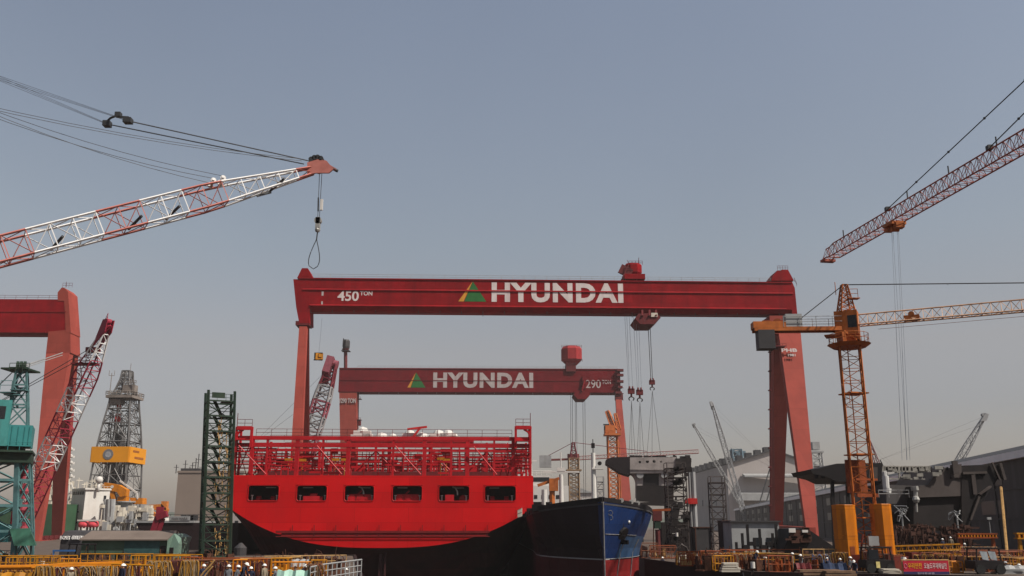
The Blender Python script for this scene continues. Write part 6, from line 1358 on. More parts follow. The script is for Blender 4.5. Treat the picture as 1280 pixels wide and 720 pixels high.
for (px0, px1, py, Y, nm, lab, mt, cat) in ((905, 915, 652, 132, 'steel_block', 'dark boxy steel section at the left end of the site cabin', m_dark, 'steel block'), (868, 892, 660, 150, 'generator_box', 'dark machinery housing between the pipe columns and the slender scaffold', m_dgry, 'machinery')):
    root = thing(nm, lab, cat, (at((px0 + px1) / 2, 690, Y).x, Y, 0)); e = MB(); a, b = at(px0, 690, Y), at(px1, 690, Y); zt = at(px0, py, Y).z; e.bx(a.x, b.x, Y, Y + 3, 0, zt); e.build('body', mt, root)
    e = MB(); e.bx(a.x - .1, b.x + .1, Y - .1, Y + 3.1, zt, zt + .18); e.bar(V((a.x + .3, Y - .08, .3)), V((a.x + .3, Y - .08, zt)), .15); e.bar(V((b.x - .3, Y - .08, .3)), V((b.x - .3, Y - .08, zt)), .15); e.build('frame', m_rustd, root)
# ------------------------------------------------------------------ people: one skinned body per pose, helmets and jackets on top
def make_person(pose, shirt, legs):
    P = {'hip': (0, 0, .92), 'belly': (0, .02, 1.10), 'chest': (0, .01, 1.32), 'neck': (0, 0, 1.50), 'head': (0, -.02, 1.62), 'top': (0, -.01, 1.72)}
    Rr = {'hip': .15, 'belly': .145, 'chest': .165, 'neck': .06, 'head': .098, 'top': .07}
    lean = {'stand': 0, 'walk': .04, 'bend': .42}[pose]
    E = [('hip', 'belly'), ('belly', 'chest'), ('chest', 'neck'), ('neck', 'head'), ('head', 'top')]
    for s, n in ((-1, 'l'), (1, 'r')):
        st = {'stand': 0, 'walk': s * .22, 'bend': s * .1}[pose]
        ar = {'stand': (.05, .12), 'walk': (-s * .16, -s * .2 - .1), 'bend': (-.25, -.42)}[pose]
        P.update({'th' + n: (s * .10, 0, .86), 'kn' + n: (s * .115, -st * .55 - .02, .50), 'an' + n: (s * .12, -st, .09), 'to' + n: (s * .13, -st - .15, .05),
                  'sh' + n: (s * .19, 0, 1.43), 'el' + n: (s * .25, ar[0] * .6, 1.16), 'wr' + n: (s * .25, ar[1] - .06, .93), 'ha' + n: (s * .24, ar[1] - .10, .85)})
        Rr.update({'th' + n: .095, 'kn' + n: .066, 'an' + n: .05, 'to' + n: .042, 'sh' + n: .075, 'el' + n: .05, 'wr' + n: .036, 'ha' + n: .035})
        E += [('hip', 'th' + n), ('th' + n, 'kn' + n), ('kn' + n, 'an' + n), ('an' + n, 'to' + n), ('chest', 'sh' + n), ('sh' + n, 'el' + n), ('el' + n, 'wr' + n), ('wr' + n, 'ha' + n)]
        for k, dx in enumerate((-.03, -.01, .01, .03)):
            P['f%d%s' % (k, n)] = (s * .24 + dx * .6, ar[1] - .12 + dx, .78 + abs(dx)); Rr['f%d%s' % (k, n)] = .010; E.append(('ha' + n, 'f%d%s' % (k, n)))
        P['t' + n] = (s * .20, ar[1] - .14, .83); Rr['t' + n] = .011; E.append(('ha' + n, 't' + n))
    def bend(p):
        x, y, z = p
        if z > .93 or (abs(x) > .17 and z > .7): d = z - .92; return V((x, y * math.cos(lean) - d * math.sin(lean), .92 + d * math.cos(lean) + y * .2 * math.sin(lean)))
        return V(p)
    names = list(P); me = bpy.data.meshes.new('person'); me.from_pydata([bend(P[n]) for n in names], [(names.index(a), names.index(b)) for a, b in E], [])
    o = bpy.data.objects.new('person', me); C.objects.link(o); o.modifiers.new('s', 'SKIN'); sv = me.skin_vertices[0].data
    for i, n in enumerate(names): r = Rr[n]; sv[i].radius = (r * (1.15 if n in ('chest', 'hip') else 1), r * (.75 if n in ('chest', 'hip', 'belly') else 1)); 
    sv[0].use_root = True
    sb = o.modifiers.new('d', 'SUBSURF'); sb.levels = 1; sb.render_levels = 1
    ev = o.evaluated_get(bpy.context.evaluated_depsgraph_get()); m2 = bpy.data.meshes.new_from_object(ev); bpy.data.objects.remove(o); bpy.data.meshes.remove(me)
    hd, nk = bend(P['head']), bend(P['neck'])
    m2.materials.clear()
    for m in (shirt, legs, m_skin, m_blk): m2.materials.append(m)
    for p in m2.polygons:
        c = p.center; arm = abs(c.x) > .2 and c.z < .96 and c.z > .7
        p.material_index = 2 if ((c - hd).length < .16 and c.z > nk.z + .02) or arm else (3 if c.z < .12 else (1 if c.z < .95 else 0)); p.use_smooth = True
    m2.name = 'person'; b = bpy.data.objects.new('person', m2); C.objects.link(b); MW[b.name] = Matrix.Identity(4)
    # face, helmet with brim, belt
    e = MB(); f_ = V((0, -math.cos(lean), -math.sin(lean))); u_ = V((0, -math.sin(lean), math.cos(lean)))
    rings = [[hd + u_ * (.045 + .13 * math.sin(t)) + V((.128 * math.cos(t) * math.cos(a), 0, 0)) - f_ * (.15 * math.cos(t) * math.sin(a)) for a in [k * math.tau / 12 for k in range(12)]] for t in (0, .35, .8, 1.2, 1.5)]
    e.loft(rings); e.loft([[hd + u_ * z + V((.15 * math.cos(a), 0, 0)) - f_ * (.185 * math.sin(a) - .02) for a in [k * math.tau / 12 for k in range(12)]] for z in (.035, .05)]); h = e.build('helmet', m_helm, b, local=True, smooth=False)
    e = MB(); nz_ = hd + f_ * .105 - u_ * .01; e.loft([[nz_ + V((x * k, 0, 0)) + f_ * (.02 * k) - u_ * (.03 * (1 - k)) for x in (-.014, .014)] + [nz_ + f_ * .028 * k - u_ * .035] for k in (1., .4)])
    for sx in (-.036, .036): e.ball(hd + f_ * .09 + u_ * .015 + V((sx, 0, 0)), .013, 6)
    e.build('face', m_skin, b, local=True)
    return b
protos = {('stand', 0): make_person('stand', m_navy, m_navy), ('walk', 1): make_person('walk', m_grywork, m_grywork), ('bend', 0): make_person('bend', m_navy, m_navy), ('stand', 2): make_person('stand', m_beige, m_beige), ('stand', 1): make_person('stand', m_grywork, m_navy)}
used = set()
def person(px, py, Y, pose, col, rz, label):
    """helmet seen at (px, py) at distance Y; feet go to whatever they stand on"""
    key = (pose, col); pr = protos[key]; h = {'stand': 1.74, 'walk': 1.74, 'bend': 1.62}[pose]; p = at(px, py, Y); z = p.z - h + .05
    root = pr if key not in used else dup(pr, (0, 0, 0), 0, label)
    used.add(key); root.location = (p.x, Y, z); root.rotation_euler = (0, 0, R(rz)); tag(root, label, 'person', 'workers in white helmets'); MW[root.name] = Matrix.Translation((p.x, Y, z)); return z
feet = []
def crew(*a):
    z = person(*a); p = at(a[0], a[1], a[2]); feet.append((p.x, a[2], z))
crew(154, 706.5, 60, 'stand', 0, 150, 'worker in navy clothes and a large white helmet, alone near the left orange pipe')
crew(89, 711, 62, 'stand', 2, 60, 'worker in khaki clothes behind the hanging hoses near the left edge')
crew(181, 711, 66, 'bend', 0, 120, 'stooping worker in dark clothes right of the lone large white helmet')
crew(255, 707, 64, 'stand', 0, 200, 'worker in a white helmet in front of the dark lattice tower foot')
crew(286, 707.5, 64, 'stand', 1, 20, 'worker in grey jacket under a pale frame just left of the seated group')
crew(297, 708, 67, 'walk', 1, 90, 'worker in grey walking left at the start of the group below the red stern')
crew(303, 706, 65, 'bend', 0, 80, 'stooping worker in navy in the middle of the group below the red stern')
crew(314, 710, 68, 'stand', 0, 0, 'worker in navy standing upright in the group below the red stern')
crew(331, 706.5, 66, 'stand', 2, 240, 'worker in khaki with a white helmet at the right of the stern group')
crew(345, 710, 68, 'walk', 1, 270, 'worker in grey walking beside the mint green sheet')
crew(378, 708, 70, 'bend', 0, 60, 'stooping worker in navy behind the mint green sheet')
crew(432, 711.5, 74, 'stand', 1, 100, 'worker behind the grey railing at the right end of the near quay')
crew(828, 697, 116, 'stand', 0, 150, 'lone worker at the quay corner beside the blue bow')
crew(943, 690, 93, 'bend', 0, 40, 'stooping worker in navy left of the orange drum of hoses')
crew(956, 697, 92, 'stand', 0, 110, 'worker in navy directly left of the orange drum of hoses')
crew(990, 692, 92, 'stand', 2, 60, 'worker in khaki, left one of the pair right of the orange drum')
crew(1001, 694, 91, 'walk', 1, 300, 'worker in grey, right one of the pair right of the orange drum')
crew(1036.5, 699, 90, 'bend', 0, 200, 'worker in blue bending, left of the pair under the pale bent handrail')
crew(1050, 699, 90, 'stand', 0, 170, 'worker in navy, right of the pair under the pale bent handrail')
crew(1062, 697, 89, 'walk', 1, 60, 'worker in pale grey stepping beside the bent handrail end')
crew(1068, 702, 88, 'bend', 0, 330, 'stooping worker in navy at the quay edge right of the bent handrail')
crew(1131, 698, 90, 'stand', 1, 130, 'worker in a white helmet at the left corner of the red banner')
crew(1178, 674, 112, 'stand', 0, 200, 'worker high on the platform, left one of two before the hull block')
crew(1188, 672, 112, 'stand', 2, 160, 'worker high on the platform, right one of two before the hull block')
crew(1205.5, 680, 105, 'stand', 1, 120, 'worker beside the end of the long yellow truss walkway')
crew(1256, 703, 90, 'walk', 1, 80, 'worker in grey near the striped pallets at the far right')
crew(1274, 706, 88, 'stand', 0, 250, 'worker in navy at the far right edge of the quay')
e = MB()
for x, y, z in feet:
    if z > .12: e.bx(x - .9, x + .9, y - .7, y + .7, 0.0, z - .0)
if e.v: struct(e.build('work_platform', m_rustd))

# ------------------------------------------------------------------ guard rails
def guard(px0, py0, px1, py1, Y0, Y1, lab, mat, n, mid=1, r=.045, grp='yellow guard rails', zb=None, name='guard_rail', h=None):
    a, b = at(px0, py0, Y0), at(px1, py1, Y1); base = 0. if zb is None else zb; h = h or 1.1
    root = thing(name, lab, 'guard rail', ((a.x + b.x) / 2, (Y0 + Y1) / 2, 0), 0, grp)
    e = MB(); e.tube(a, b, r * 1.3, 6); e.build('top_rail', mat, root)
    for k in range(mid): e = MB(); d = UP * h * (k + 1) / (mid + 1) ; e.tube(a - d, b - d, r * .9, 5); e.build('mid_rail', mat, root)
    for k in range(n + 1): e = MB(); q = a.lerp(b, k / n); e.tube(V((q.x, q.y, base)), q, r, 5); e.build('post', mat, root)
    return root
guard(-30, 695, 97, 694.5, 80, 80, 'yellow pipe guard rail at the lower left corner, ending in a rounded bend', m_yel, 12)
guard(101, 692.5, 192, 692.5, 84, 84, 'yellow guard rail directly in front of the green shed wall', m_yel, 10, mid=1)
guard(193, 693, 253, 693.5, 84, 84, 'short yellow guard rail left of the dark lattice tower foot', m_yel, 6)
guard(255, 698, 330, 697, 88, 88, 'rusty orange guard rail in front of the dark lattice tower', m_orgd, 8)
guard(330, 695.5, 433, 694, 96, 100, 'pale orange guard rail along the quay edge under the red stern', m_tan, 11)
guard(404, 705.5, 452, 699.5, 66, 74, 'grey sloping guard rail at the right end of the near quay', m_gry, 9, mid=2, grp='grey guard rails', h=1.3)
guard(388, 709, 405, 705.5, 64, 66, 'grey guard rail piece behind the brown hoses by the quay end', m_gry, 3, mid=2, grp='grey guard rails')
guard(140, 705, 192, 707, 62, 62, 'low yellow rail frame right of the lone white helmet', m_yel, 4, mid=0)
guard(849, 694.3, 881, 694.3, 112, 112, 'white guard rail above a white plank at the quay edge by the bow', m_crm, 4, mid=1, grp='pale guard rails', r=.05)
guard(900, 687, 1000, 687, 100, 100, 'thin orange guard rail behind the workers left of the bent handrail', m_orgd, 10)
guard(1003, 686.7, 1056.5, 686.7, 94, 94, 'pale yellow handrail bending down at its right end behind the workers', m_tan, 4, mid=1, grp='pale guard rails')
guard(930, 690, 1000, 693, 95, 93, 'sagging yellow rope rail above the orange drum', m_tan, 5, mid=0, grp='pale guard rails')
guard(1186, 688, 1290, 688, 100, 100, 'rusty rail below the yellow trestle beams at the far right', m_orgd, 9)
a, b = at(1056.5, 686.7, 94), at(1066, 701, 93); e = MB(); e.tube(a, b, .06, 5); e.build('stair_rail', m_tan, label='slanted end rail dropping from the bent yellow handrail', cat='handrail')
# orange pipes lying on trestles
def pipe(pts, Y, r, lab, mat=None, cat='pipe', name='pipe', stands=True, n=8):
    e = MB(); P_ = [at(x, y, Y) for x, y in pts]; e.path(P_, r, n)
    if stands:
        for p in P_[1:-1:2]: e.bar(V((p.x, p.y + .05, 0)), p, .1)
    return e.build(name, mat or m_yelo, label=lab, cat=cat, smooth=False)
pipe([(-20, 709.5), (30, 709), (60, 708), (80, 706.5), (110, 705.5), (152, 704.5)], 70, .17, 'thick orange pipe running level across the lower left corner')
pipe([(40, 710), (80, 708.5), (110, 707.5), (150, 707)], 69, .09, 'thinner orange pipe just below the thick orange pipe')
pipe([(62, 707), (85, 704.5), (140, 703)], 73, .07, 'thin orange pipe rising behind the thick orange pipe')
pipe([(249, 723), (254, 716), (262, 708), (268, 700)], 62, .06, 'pale pole leaning diagonally in front of the lattice tower foot', m_tan, 'pole', 'pole', False)
pipe([(253, 724), (259, 716), (266, 708)], 61.5, .05, 'second thinner leaning pole beside the diagonal pale pole', m_tan, 'pole', 'pole', False)
pipe([(220, 701), (250, 700.5), (300, 699.5)], 78, .1, 'rusty pipe lying along the rail left of the workers', m_rust)
pipe([(300, 699), (340, 698.5), (376, 696.5)], 80, .09, 'tan pipe lying along the rail behind the group by the stern', m_tan)
# racks hung with hoses
def hose_rack(px0, px1, py, Y, lab, mats_, n, drop=1.6, frame=None, grp='racks hung with hoses'):
    a, b = at(px0, py, Y), at(px1, py, Y); root = thing('hose_rack', lab, 'hose rack', ((a.x + b.x) / 2, Y, 0), 0, grp)
    e = MB(); e.tube(a, b, .05, 6)
    for p in (a, b): e.tube(V((p.x, p.y, 0)), p, .05, 5); e.tube(V((p.x, p.y + .7, 0)), p, .04, 5)
    e.build('frame', frame or m_yel, root)
    for i in range(n):
        p = a.lerp(b, (i + rnd.uniform(.2, .8)) / n); d = drop * rnd.uniform(.3, 1.15); w = rnd.uniform(.05, .42); zz = max(.05, p.z - d); d = p.z - zz; e = MB()
        for k in range(2):
            o = V((rnd.uniform(-.06, .06), -.08 - k * .05, 0)); e.path([p + o + V((-w, .1, -d)), p + o + V((-w * .9, 0, -d * .5)), p + o + V((-w * .4, .02, -.02)), p + o + V((0, .08, .06)), p + o + V((w * .5, .0, -.05)), p + o + V((w, -.02, -d * .55)), p + o + V((w * .7, .02, -d * .95))], rnd.uniform(.022, .04), 5)
        e.build('hose', mats_[i % len(mats_)], root)
m_h1, m_h2, m_h3, m_h4 = M('hose ochre', (.26, .13, .02), .6, var=.3, scale=4), M('hose pale', (.24, .17, .10), .6, var=.3, scale=4), M('hose brown', (.08, .03, .015), .6, var=.3, scale=4), M('hose maroon', (.065, .014, .016), .6, var=.3, scale=4)
hose_rack(3, 44, 714, 61, 'rack of brown and ochre hoses at the lower left corner under the orange pipe', [m_h3, m_h1], 9)
hose_rack(45, 66, 708.5, 60, 'rack of straight hanging yellow hoses left of the khaki worker', [m_h1, m_h1, m_h2], 8, 2.2)
hose_rack(68, 98, 710, 62.5, 'rack of maroon and pale hoses under the middle of the orange pipe', [m_h4, m_h2], 9)
hose_rack(102, 147, 709, 63, 'rack of pale beige hoses left of the lone white helmet', [m_h2, m_h2, m_h1], 14)
hose_rack(160, 186, 707.5, 63, 'rack of pale hoses right of the lone white helmet', [m_h2, m_h4], 6)
hose_rack(186, 214, 702.5, 64, 'rack of ochre hoses in thick bundles left of the maroon hoses', [m_h1, m_h2, m_h1], 14, 2.4)
hose_rack(214, 229, 702, 64.5, 'rack of maroon hoses between two ochre hose racks', [m_h4, m_h4, m_h3], 9, 2.4)
hose_rack(229, 248, 701.5, 64, 'rack of ochre and pale hoses just left of the diagonal pole', [m_h1, m_h2], 10, 2.4)
hose_rack(262, 284, 702, 66, 'rack of dark brown hoses behind the diagonal pole', [m_h3, m_h4], 8)
hose_rack(316, 330, 703, 69, 'rack of maroon hoses behind the group by the stern', [m_h4, m_h3], 6)
hose_rack(385, 403, 706, 65, 'rack of coiled brown hoses beside the grey guard rail', [m_h3, m_rust, m_h2], 12)
hose_rack(880, 910, 692, 96, 'rack of orange and rusty hoses at the foot of the slender scaffold', [m_rust, m_orgd, m_h2], 12)
hose_rack(1013, 1035, 694, 92, 'rack of dark hoses behind the bending worker in blue', [m_h3, m_blueb, m_h2], 9)
hose_rack(1078, 1086, 690, 92, 'small rack of dark hoses at the foot of the orange mast', [m_h3, m_h4], 6)
hose_rack(1106, 1128, 697, 93, 'rack of beige hoses left of the red banner', [m_h2, m_h3], 10)
hose_rack(1200, 1246, 684, 101, 'rack of long white hoses slanting below the right yellow trestle beams', [m_h2, m_rust, m_h3], 9)
# cages, drums, skips and pallets
def cage(px, py0, w, Y, lab, mat, fill, h=None, d=1.1, name='wire_cage', cat='cage', grp='cages and skips on the quay'):
    c = at(px, py0, Y); zt = c.z; h = h or zt; z0 = zt - h; root = thing(name, lab, cat, (c.x, Y, z0), 0, grp); e = MB(); x0, x1 = c.x - w / 2, c.x + w / 2
    for x in (x0, x1):
        for y in (Y, Y + d): e.bar(V((x, y, z0)), V((x, y, zt)), .09)
    for z in (z0 + .08, (z0 + zt) / 2, zt): e.rail([V((x0, Y, z)), V((x1, Y, z)), V((x1, Y + d, z)), V((x0, Y + d, z)), V((x0, Y, z))], .001, 9, .04, posts=False)
    e.build('frame', mat, root); e = MB()
    n_ = max(3, int(w / .3))
    for i in range(1, n_): x = x0 + w * i / n_; e.bar(V((x, Y, z0)), V((x, Y, zt)), .03); e.bar(V((x, Y + d, z0)), V((x, Y + d, zt)), .03)
    e.box(V((c.x, Y + d / 2, z0 + .06)), (w, d, .1)); e.build('mesh', mat, root); e = MB()
    for i in range(9): hh = rnd.uniform(.15, h * .8); e.box(V((rnd.uniform(x0 + .2, x1 - .2), Y + rnd.uniform(.25, d - .25), z0 + hh / 2 + .1)), (rnd.uniform(.15, .5), .3, hh), rnd.uniform(0, 1.5))
    e.build('contents', fill, root); return root
cage(19, 697, 1.5, 82, 'yellow cage of rusty fittings behind the left end of the rail', m_yel, m_rust)
cage(53, 697, 2.0, 82, 'yellow cage of pale sacks behind the middle of the left rail', m_yel, m_crm)
cage(83, 699, 1.4, 82, 'orange cage of brown fittings behind the bend of the left rail', m_yelo, m_rustd)
cage(173, 694.5, 1.2, 82, 'solid yellow cage in front of the teal shutter', m_yel, m_yelo)
cage(213, 695, 2.6, 81, 'long yellow cage at the green end of the shed', m_yel, m_rust)
cage(238, 697, 1.5, 80, 'orange cage of maroon parts left of the lattice tower', m_orgd, m_rustd)
cage(308, 700, 2.0, 74, 'orange cage behind the group below the red stern', m_yelo, m_orgd)
cage(322, 699, 1.4, 73, 'rusty cage with a bright yellow corner right of the group', m_orgd, m_rust)
cage(350, 698, 1.3, 74, 'tall yellow cage behind the mint green sheet', m_yel, m_yelo)
cage(390, 700.5, 1.9, 76, 'yellow cage beneath the pale orange rail near the quay end', m_yel, m_yel)
cage(362, 703, 2.6, 70, 'low yellow cage of brass fittings left of the stooping worker', m_yelo, m_yel)
cage(889, 689, 2.2, 98, 'orange cage of red scrap behind the white plank', m_orgd, m_bright)
cage(929, 688, 2.8, 97, 'orange cage of rusty pipes right of the slender scaffold', m_orgd, m_rust)
cage(870, 690, 1.6, 104, 'orange cage of bright parts beside the dark trestle', m_orgd, m_org)
cage(975, 695, 2.2, 89, 'orange drum cage packed with hoses among the workers', m_orgd, m_orgd)
cage(1094, 688, 1.6, 93, 'orange cage under the right yellow steel box', m_org, m_rust)
cage(1103, 693, 1.9, 90, 'dark cage with a pale top beam right of the orange mast', m_rustd, m_dark)
cage(1196, 702, .95, 88, 'bright orange box frame at the right end of the red banner', m_yelo, m_yelo)
cage(812, 679, 2.2, 128, 'tan cage of pale pipes beside the blue bow', m_rust, m_crm)
cage(829, 682, 3.4, 127, 'wide tan cage stack right of the bow under the valve stack', m_orgd, m_tan)
cage(1216, 690, 4.0, 96, 'long rusty skip below the yellow trestle beams', m_rust, m_rustd)
cage(1262, 690, 2.6, 95, 'rusty skip at the far right edge of the quay', m_orgd, m_rustd)
guard(848, 689.5, 900, 689, 104, 104, 'rusty orange guard rail behind the white guard rail by the bow', m_orgd, 7)
guard(905, 691.5, 1010, 693, 97, 95, 'second orange guard rail row behind the orange drum of hoses', m_yel, 12)
guard(1060, 694, 1128, 694, 93, 93, 'orange guard rail in front of the orange mast foot', m_orgd, 8)
guard(1120, 689, 1200, 688, 98, 98, 'yellow guard rail under the long truss walkway', m_yel, 9)
guard(1205, 696, 1290, 697, 92, 92, 'yellow guard rail before the rusty skips at the far right', m_yel, 9)
guard(818, 684, 846, 685, 124, 124, 'dark brown guard rail between the blue bow and the trestle', m_rust, 4)
hose_rack(846, 878, 690, 106, 'rack of rusty hoses behind the white plank by the bow', [m_rust, m_h1, m_h3], 12)
hose_rack(915, 942, 693, 94, 'rack of orange and pale hoses left of the stooping worker', [m_orgd, m_h2, m_rust], 12)
hose_rack(1040, 1060, 691, 93, 'rack of ochre hoses under the bent yellow handrail', [m_h1, m_h3], 8)
hose_rack(1140, 1185, 694, 93, 'rack of mixed dark hoses just above the red banner', [m_h3, m_h1, m_h4], 14)
hose_rack(1224, 1262, 694, 94, 'rack of rusty hoses in front of the long rusty skip', [m_rust, m_h3, m_h2], 12)
cage(905, 695, 1.8, 92, 'yellow cage of pipes behind the stack of pale plates', m_yel, m_rust)
cage(1016, 697, 1.6, 89, 'dark cage of scrap right of the grey walking worker', m_rustd, m_orgd)
cage(1070, 690, 1.3, 96, 'orange cage just left of the orange mast foot', m_orgd, m_rust)
cage(1150, 691, 2.4, 96, 'long rusty cage under the middle of the truss walkway', m_rust, m_orgd)
cage(1178, 692, 1.7, 95, 'orange cage under the right end of the truss walkway', m_orgd, m_yel)
cage(1244, 700, 1.5, 90, 'orange cage behind the dark work vehicle with pale panes', m_orgd, m_rust)
cage(1284, 699, 1.6, 90, 'yellow cage at the right edge of the quay', m_yel, m_orgd)
cage(858, 693, 1.3, 103, 'small orange cage behind the middle of the white guard rail', m_orgd, m_tan)
# yellow trestle beams with bright stripes, truss walkway
def beam(px0, px1, py0, py1, Y, lab, n, mat):
    a, b = at(px0, py0, Y), at(px1, py0, Y); z1 = a.z; z0 = at(px0, py1, Y).z; root = thing('trestle_beam', lab, 'trestle beam', ((a.x + b.x) / 2, Y, 0), 0, 'yellow trestle beams'); e = MB()
    e.bx(a.x, b.x, Y, Y + .8, z1 - .15, z1); e.bx(a.x, b.x, Y, Y + .8, z0, z0 + .15); e.bx(a.x, b.x, Y + .35, Y + .45, z0 + .15, z1 - .15); bd = e.build('girder', mat, root)
    e = MB()
    for k in range(n): x = a.x + (b.x - a.x) * (k + .3) / n; e.bx(x, x + (b.x - a.x) / n * .4, Y + .02, Y + .35, z0 + .15, z1 - .15)
    e.build('stiffener', m_yelo, root)
    for x in (a.x + .4, b.x - .4): e = MB(); e.bar(V((x, Y + .4, 0)), V((x, Y + .4, z0)), .3); e.bar(V((x - .6, Y + .4, 0)), V((x, Y + .4, z0)), .15); e.build('leg', mat, root)
beam(1197, 1247, 666.5, 673, 103, 'orange trestle beam with bright yellow stiffeners before the dark workshop', 13, m_orgd)
beam(1271, 1300, 666, 674, 103, 'yellow trestle beam cut by the right edge of the picture', 5, m_yel)
a, b = at(1091, 683.5, 97), at(1200, 680, 97)
root = thing('truss_walkway', 'long yellow truss walkway right of the orange mast above the red banner', 'walkway', ((a.x + b.x) / 2, 97, 0))
e = MB(); e.bar(a, b, .14); e.bar(a - UP * .5, b - UP * .5, .12); e.bar(a - UP * 1., b - UP * 1., .12)
for k in range(28): p, q = a.lerp(b, k / 28), a.lerp(b, (k + 1) / 28); e.tube(p, q - UP * 1., .04, 4) if k % 2 else e.tube(q, p - UP * 1., .04, 4)
e.build('truss', m_yel, root)
e = MB(); 
for k in range(6): p = a.lerp(b, (k + .3) / 6) - UP * 1.; e.tube(p, V((p.x, p.y, 0)), .09, 5)
e.each('support_leg', m_orgd, root)
# red safety banner
Y = 86; a, b = at(1130, 717, Y), at(1187, 717, Y); zt, zm, zb = at(1130, 701, Y).z, at(1130, 714.5, Y).z, at(1130, 719, Y).z
root = thing('safety_banner', 'red banner with yellow and white writing and a blue foot at the lower right', 'banner', ((a.x + b.x) / 2, Y, 0))
e = MB(); e.bx(a.x, b.x, Y, Y + .05, zm, zt); pn = e.build('panel', M('banner red', (.42, .015, .035), .6, var=.1), root)
e = MB(); e.bx(a.x, b.x, Y, Y + .05, zb - .2, zm); e.build('foot_panel', M('banner blue', (.03, .025, .09), .6, var=.1), root)
e = MB(); lettering(e, '우리안전', V((a.x + .42, Y - .01, zm + .25)), V((a.x + 1.65, Y - .01, zm + .25)), .5, V((0, -1, 0)), .01, .015); e.build('lettering', M('banner yellow', (.75, .35, .02), .6), pn)
e = MB(); lettering(e, '오늘도무재해실천', V((a.x + 1.85, Y - .01, zm + .25)), V((b.x - .2, Y - .01, zm + .25)), .5, V((0, -1, 0)), .01, .015); e.build('lettering', M('banner pink white', (.68, .5, .5), .6), pn)
e = MB(); c = V((a.x + .2, Y - .012, zm + .48)); e.path([c + V((.13 * math.cos(t), 0, .2 * math.sin(t))) for t in [k * math.tau / 10 for k in range(11)]], .025, 4); e.build('emblem', M('banner pink', (.6, .2, .25), .6), pn)
e = MB(); lettering(e, '현대중공업', V((a.x + 1.2, Y - .01, zm - .22)), V((a.x + 2.7, Y - .01, zm - .22)), .15, V((0, -1, 0)), .005, .012); e.build('lettering', M('banner lilac', (.45, .4, .5), .6), root)
e = MB()
for x in (a.x - .05, b.x + .05, (a.x + b.x) / 2): e.tube(V((x, Y + .1, 0)), V((x, Y + .1, zt + .1)), .05, 5)
e.tube(V((a.x - .1, Y + .1, zt + .06)), V((b.x + .1, Y + .1, zt + .06)), .05, 5); e.build('frame', m_tan, root)
# sheets, tarpaulins, machines
m_nvt = M('faded navy sheet', (.022, .035, .075), .8, var=.4, scale=2)
def tarp(px, py, w, h, Y, lab, mat, cat='tarpaulin', name='tarpaulin'):
    c = at(px, py, Y); e = MB(); n = 8; ph = rnd.uniform(0, 6)
    rr = [[V((c.x + w * (i / n - .5), Y + yy + .12 * math.sin(i * 1.9 + ph), max(.02, c.z - h * k + .06 * math.sin(i * 2.3 + ph)))) for i in range(n + 1)] for k, yy in ((1, -.35), (.5, -.25), (0, 0), (.04, .6), (1, .95))]
    e.loft(rr, closed=False, caps=False); return e.build(name, mat, label=lab, cat=cat)
tarp(366, 713, 2.0, 1.2, 62, 'mint green sheet hung with white edges below the red stern', m_mint, 'sheet', 'sheet')
tarp(376, 699.5, 1.3, .5, 72, 'crumpled grey cloth over a box near the quay end', m_gry)
tarp(1043, 704, 2.1, 1.1, 88, 'navy blue tarpaulin beside the worker bending under the handrail', m_nvt)
tarp(20, 716, 2.2, 1.2, 60.5, 'dull yellow sheet under the brown hoses at the lower left corner', m_yel, 'sheet', 'sheet')
tarp(1268, 707, 2.4, .5, 88, 'grey striped tarpaulin over pallets at the far right', m_gry)
tarp(1004, 704, 1.4, .8, 88, 'dark red tarpaulin heap behind the pair of workers', m_dkred)
m_timb = M('worn timber', (.17, .10, .06), .8, var=.4, scale=2, grime=.4)
def pallets(px, py, Y, lab, mat, n, w=1.6):
    c = at(px, py, Y); root = thing('plate_stack', lab, 'plate stack', (c.x, Y, 0), 0, 'stacks of plates and timber')
    h = max(.3, c.z) / n
    for k in range(n): e = MB(); e.box(V((c.x + rnd.uniform(-.1, .1), Y + .5, h * (k + .45))), (w * rnd.uniform(.85, 1.1), 1, h * .72), rnd.uniform(-.08, .08)); e.build('plate', mat, root)
pallets(913, 703, 90, 'stack of pale steel plates at the quay edge below the slender scaffold', m_crm, 4)
pallets(1025, 711.5, 84, 'low stack of brown timber along the quay edge left of the blue tarpaulin', m_timb, 2, 3.4)
pallets(1052, 713, 83, 'low stack of worn timber at the quay edge under the blue tarpaulin', m_timb, 2, 2.6)
pallets(1115, 711, 87, 'stack of pale plates left of the red banner', m_crm, 4, 1.6)
pallets(1263, 711, 87, 'stack of grey plates at the far right', m_gry, 4, 2.6)
Y = 88; a = at(1088, 718, Y); root = thing('forklift', 'dark little work vehicle with a yellow lamp right of the orange mast', 'work vehicle', (at(1102, 718, Y).x, Y, 0))
def cart(root, c, col, glass=True):
    e = MB(); e.bx(c.x - 1.3, c.x + 1.3, c.y, c.y + 2, .45, 1.15); e.build('body', col, root); e = MB()
    for x in (-1.1, 1.1):
        for y in (.1, 1.9): e.bar(V((c.x + x, c.y + y, 1.15)), V((c.x + x * .9, c.y + y, 2.25)), .1)
    e.bx(c.x - 1.15, c.x + 1.15, c.y, c.y + 2, 2.2, 2.32); e.build('cab_frame', col, root)
    if glass: e = MB(); e.bx(c.x - 1., c.x - .1, c.y + .02, c.y + .06, 1.2, 2.1); e.build('window', m_glass, root)
    for x in (-.9, .9): e = MB(); e.disc(V((c.x + x, c.y + .05, .42)), (0, 1, 0), .42, .35, 14); e.build('wheel', m_tire, root)
cart(root, V((at(1102, 718, Y).x, Y, 0)), m_blk); e = MB(); p = at(1097.5, 706, Y - .05); e.box(p, (.35, .1, .55)); e.build('lamp', M('lamp cover yellow', (.6, .5, .2), .4), root)
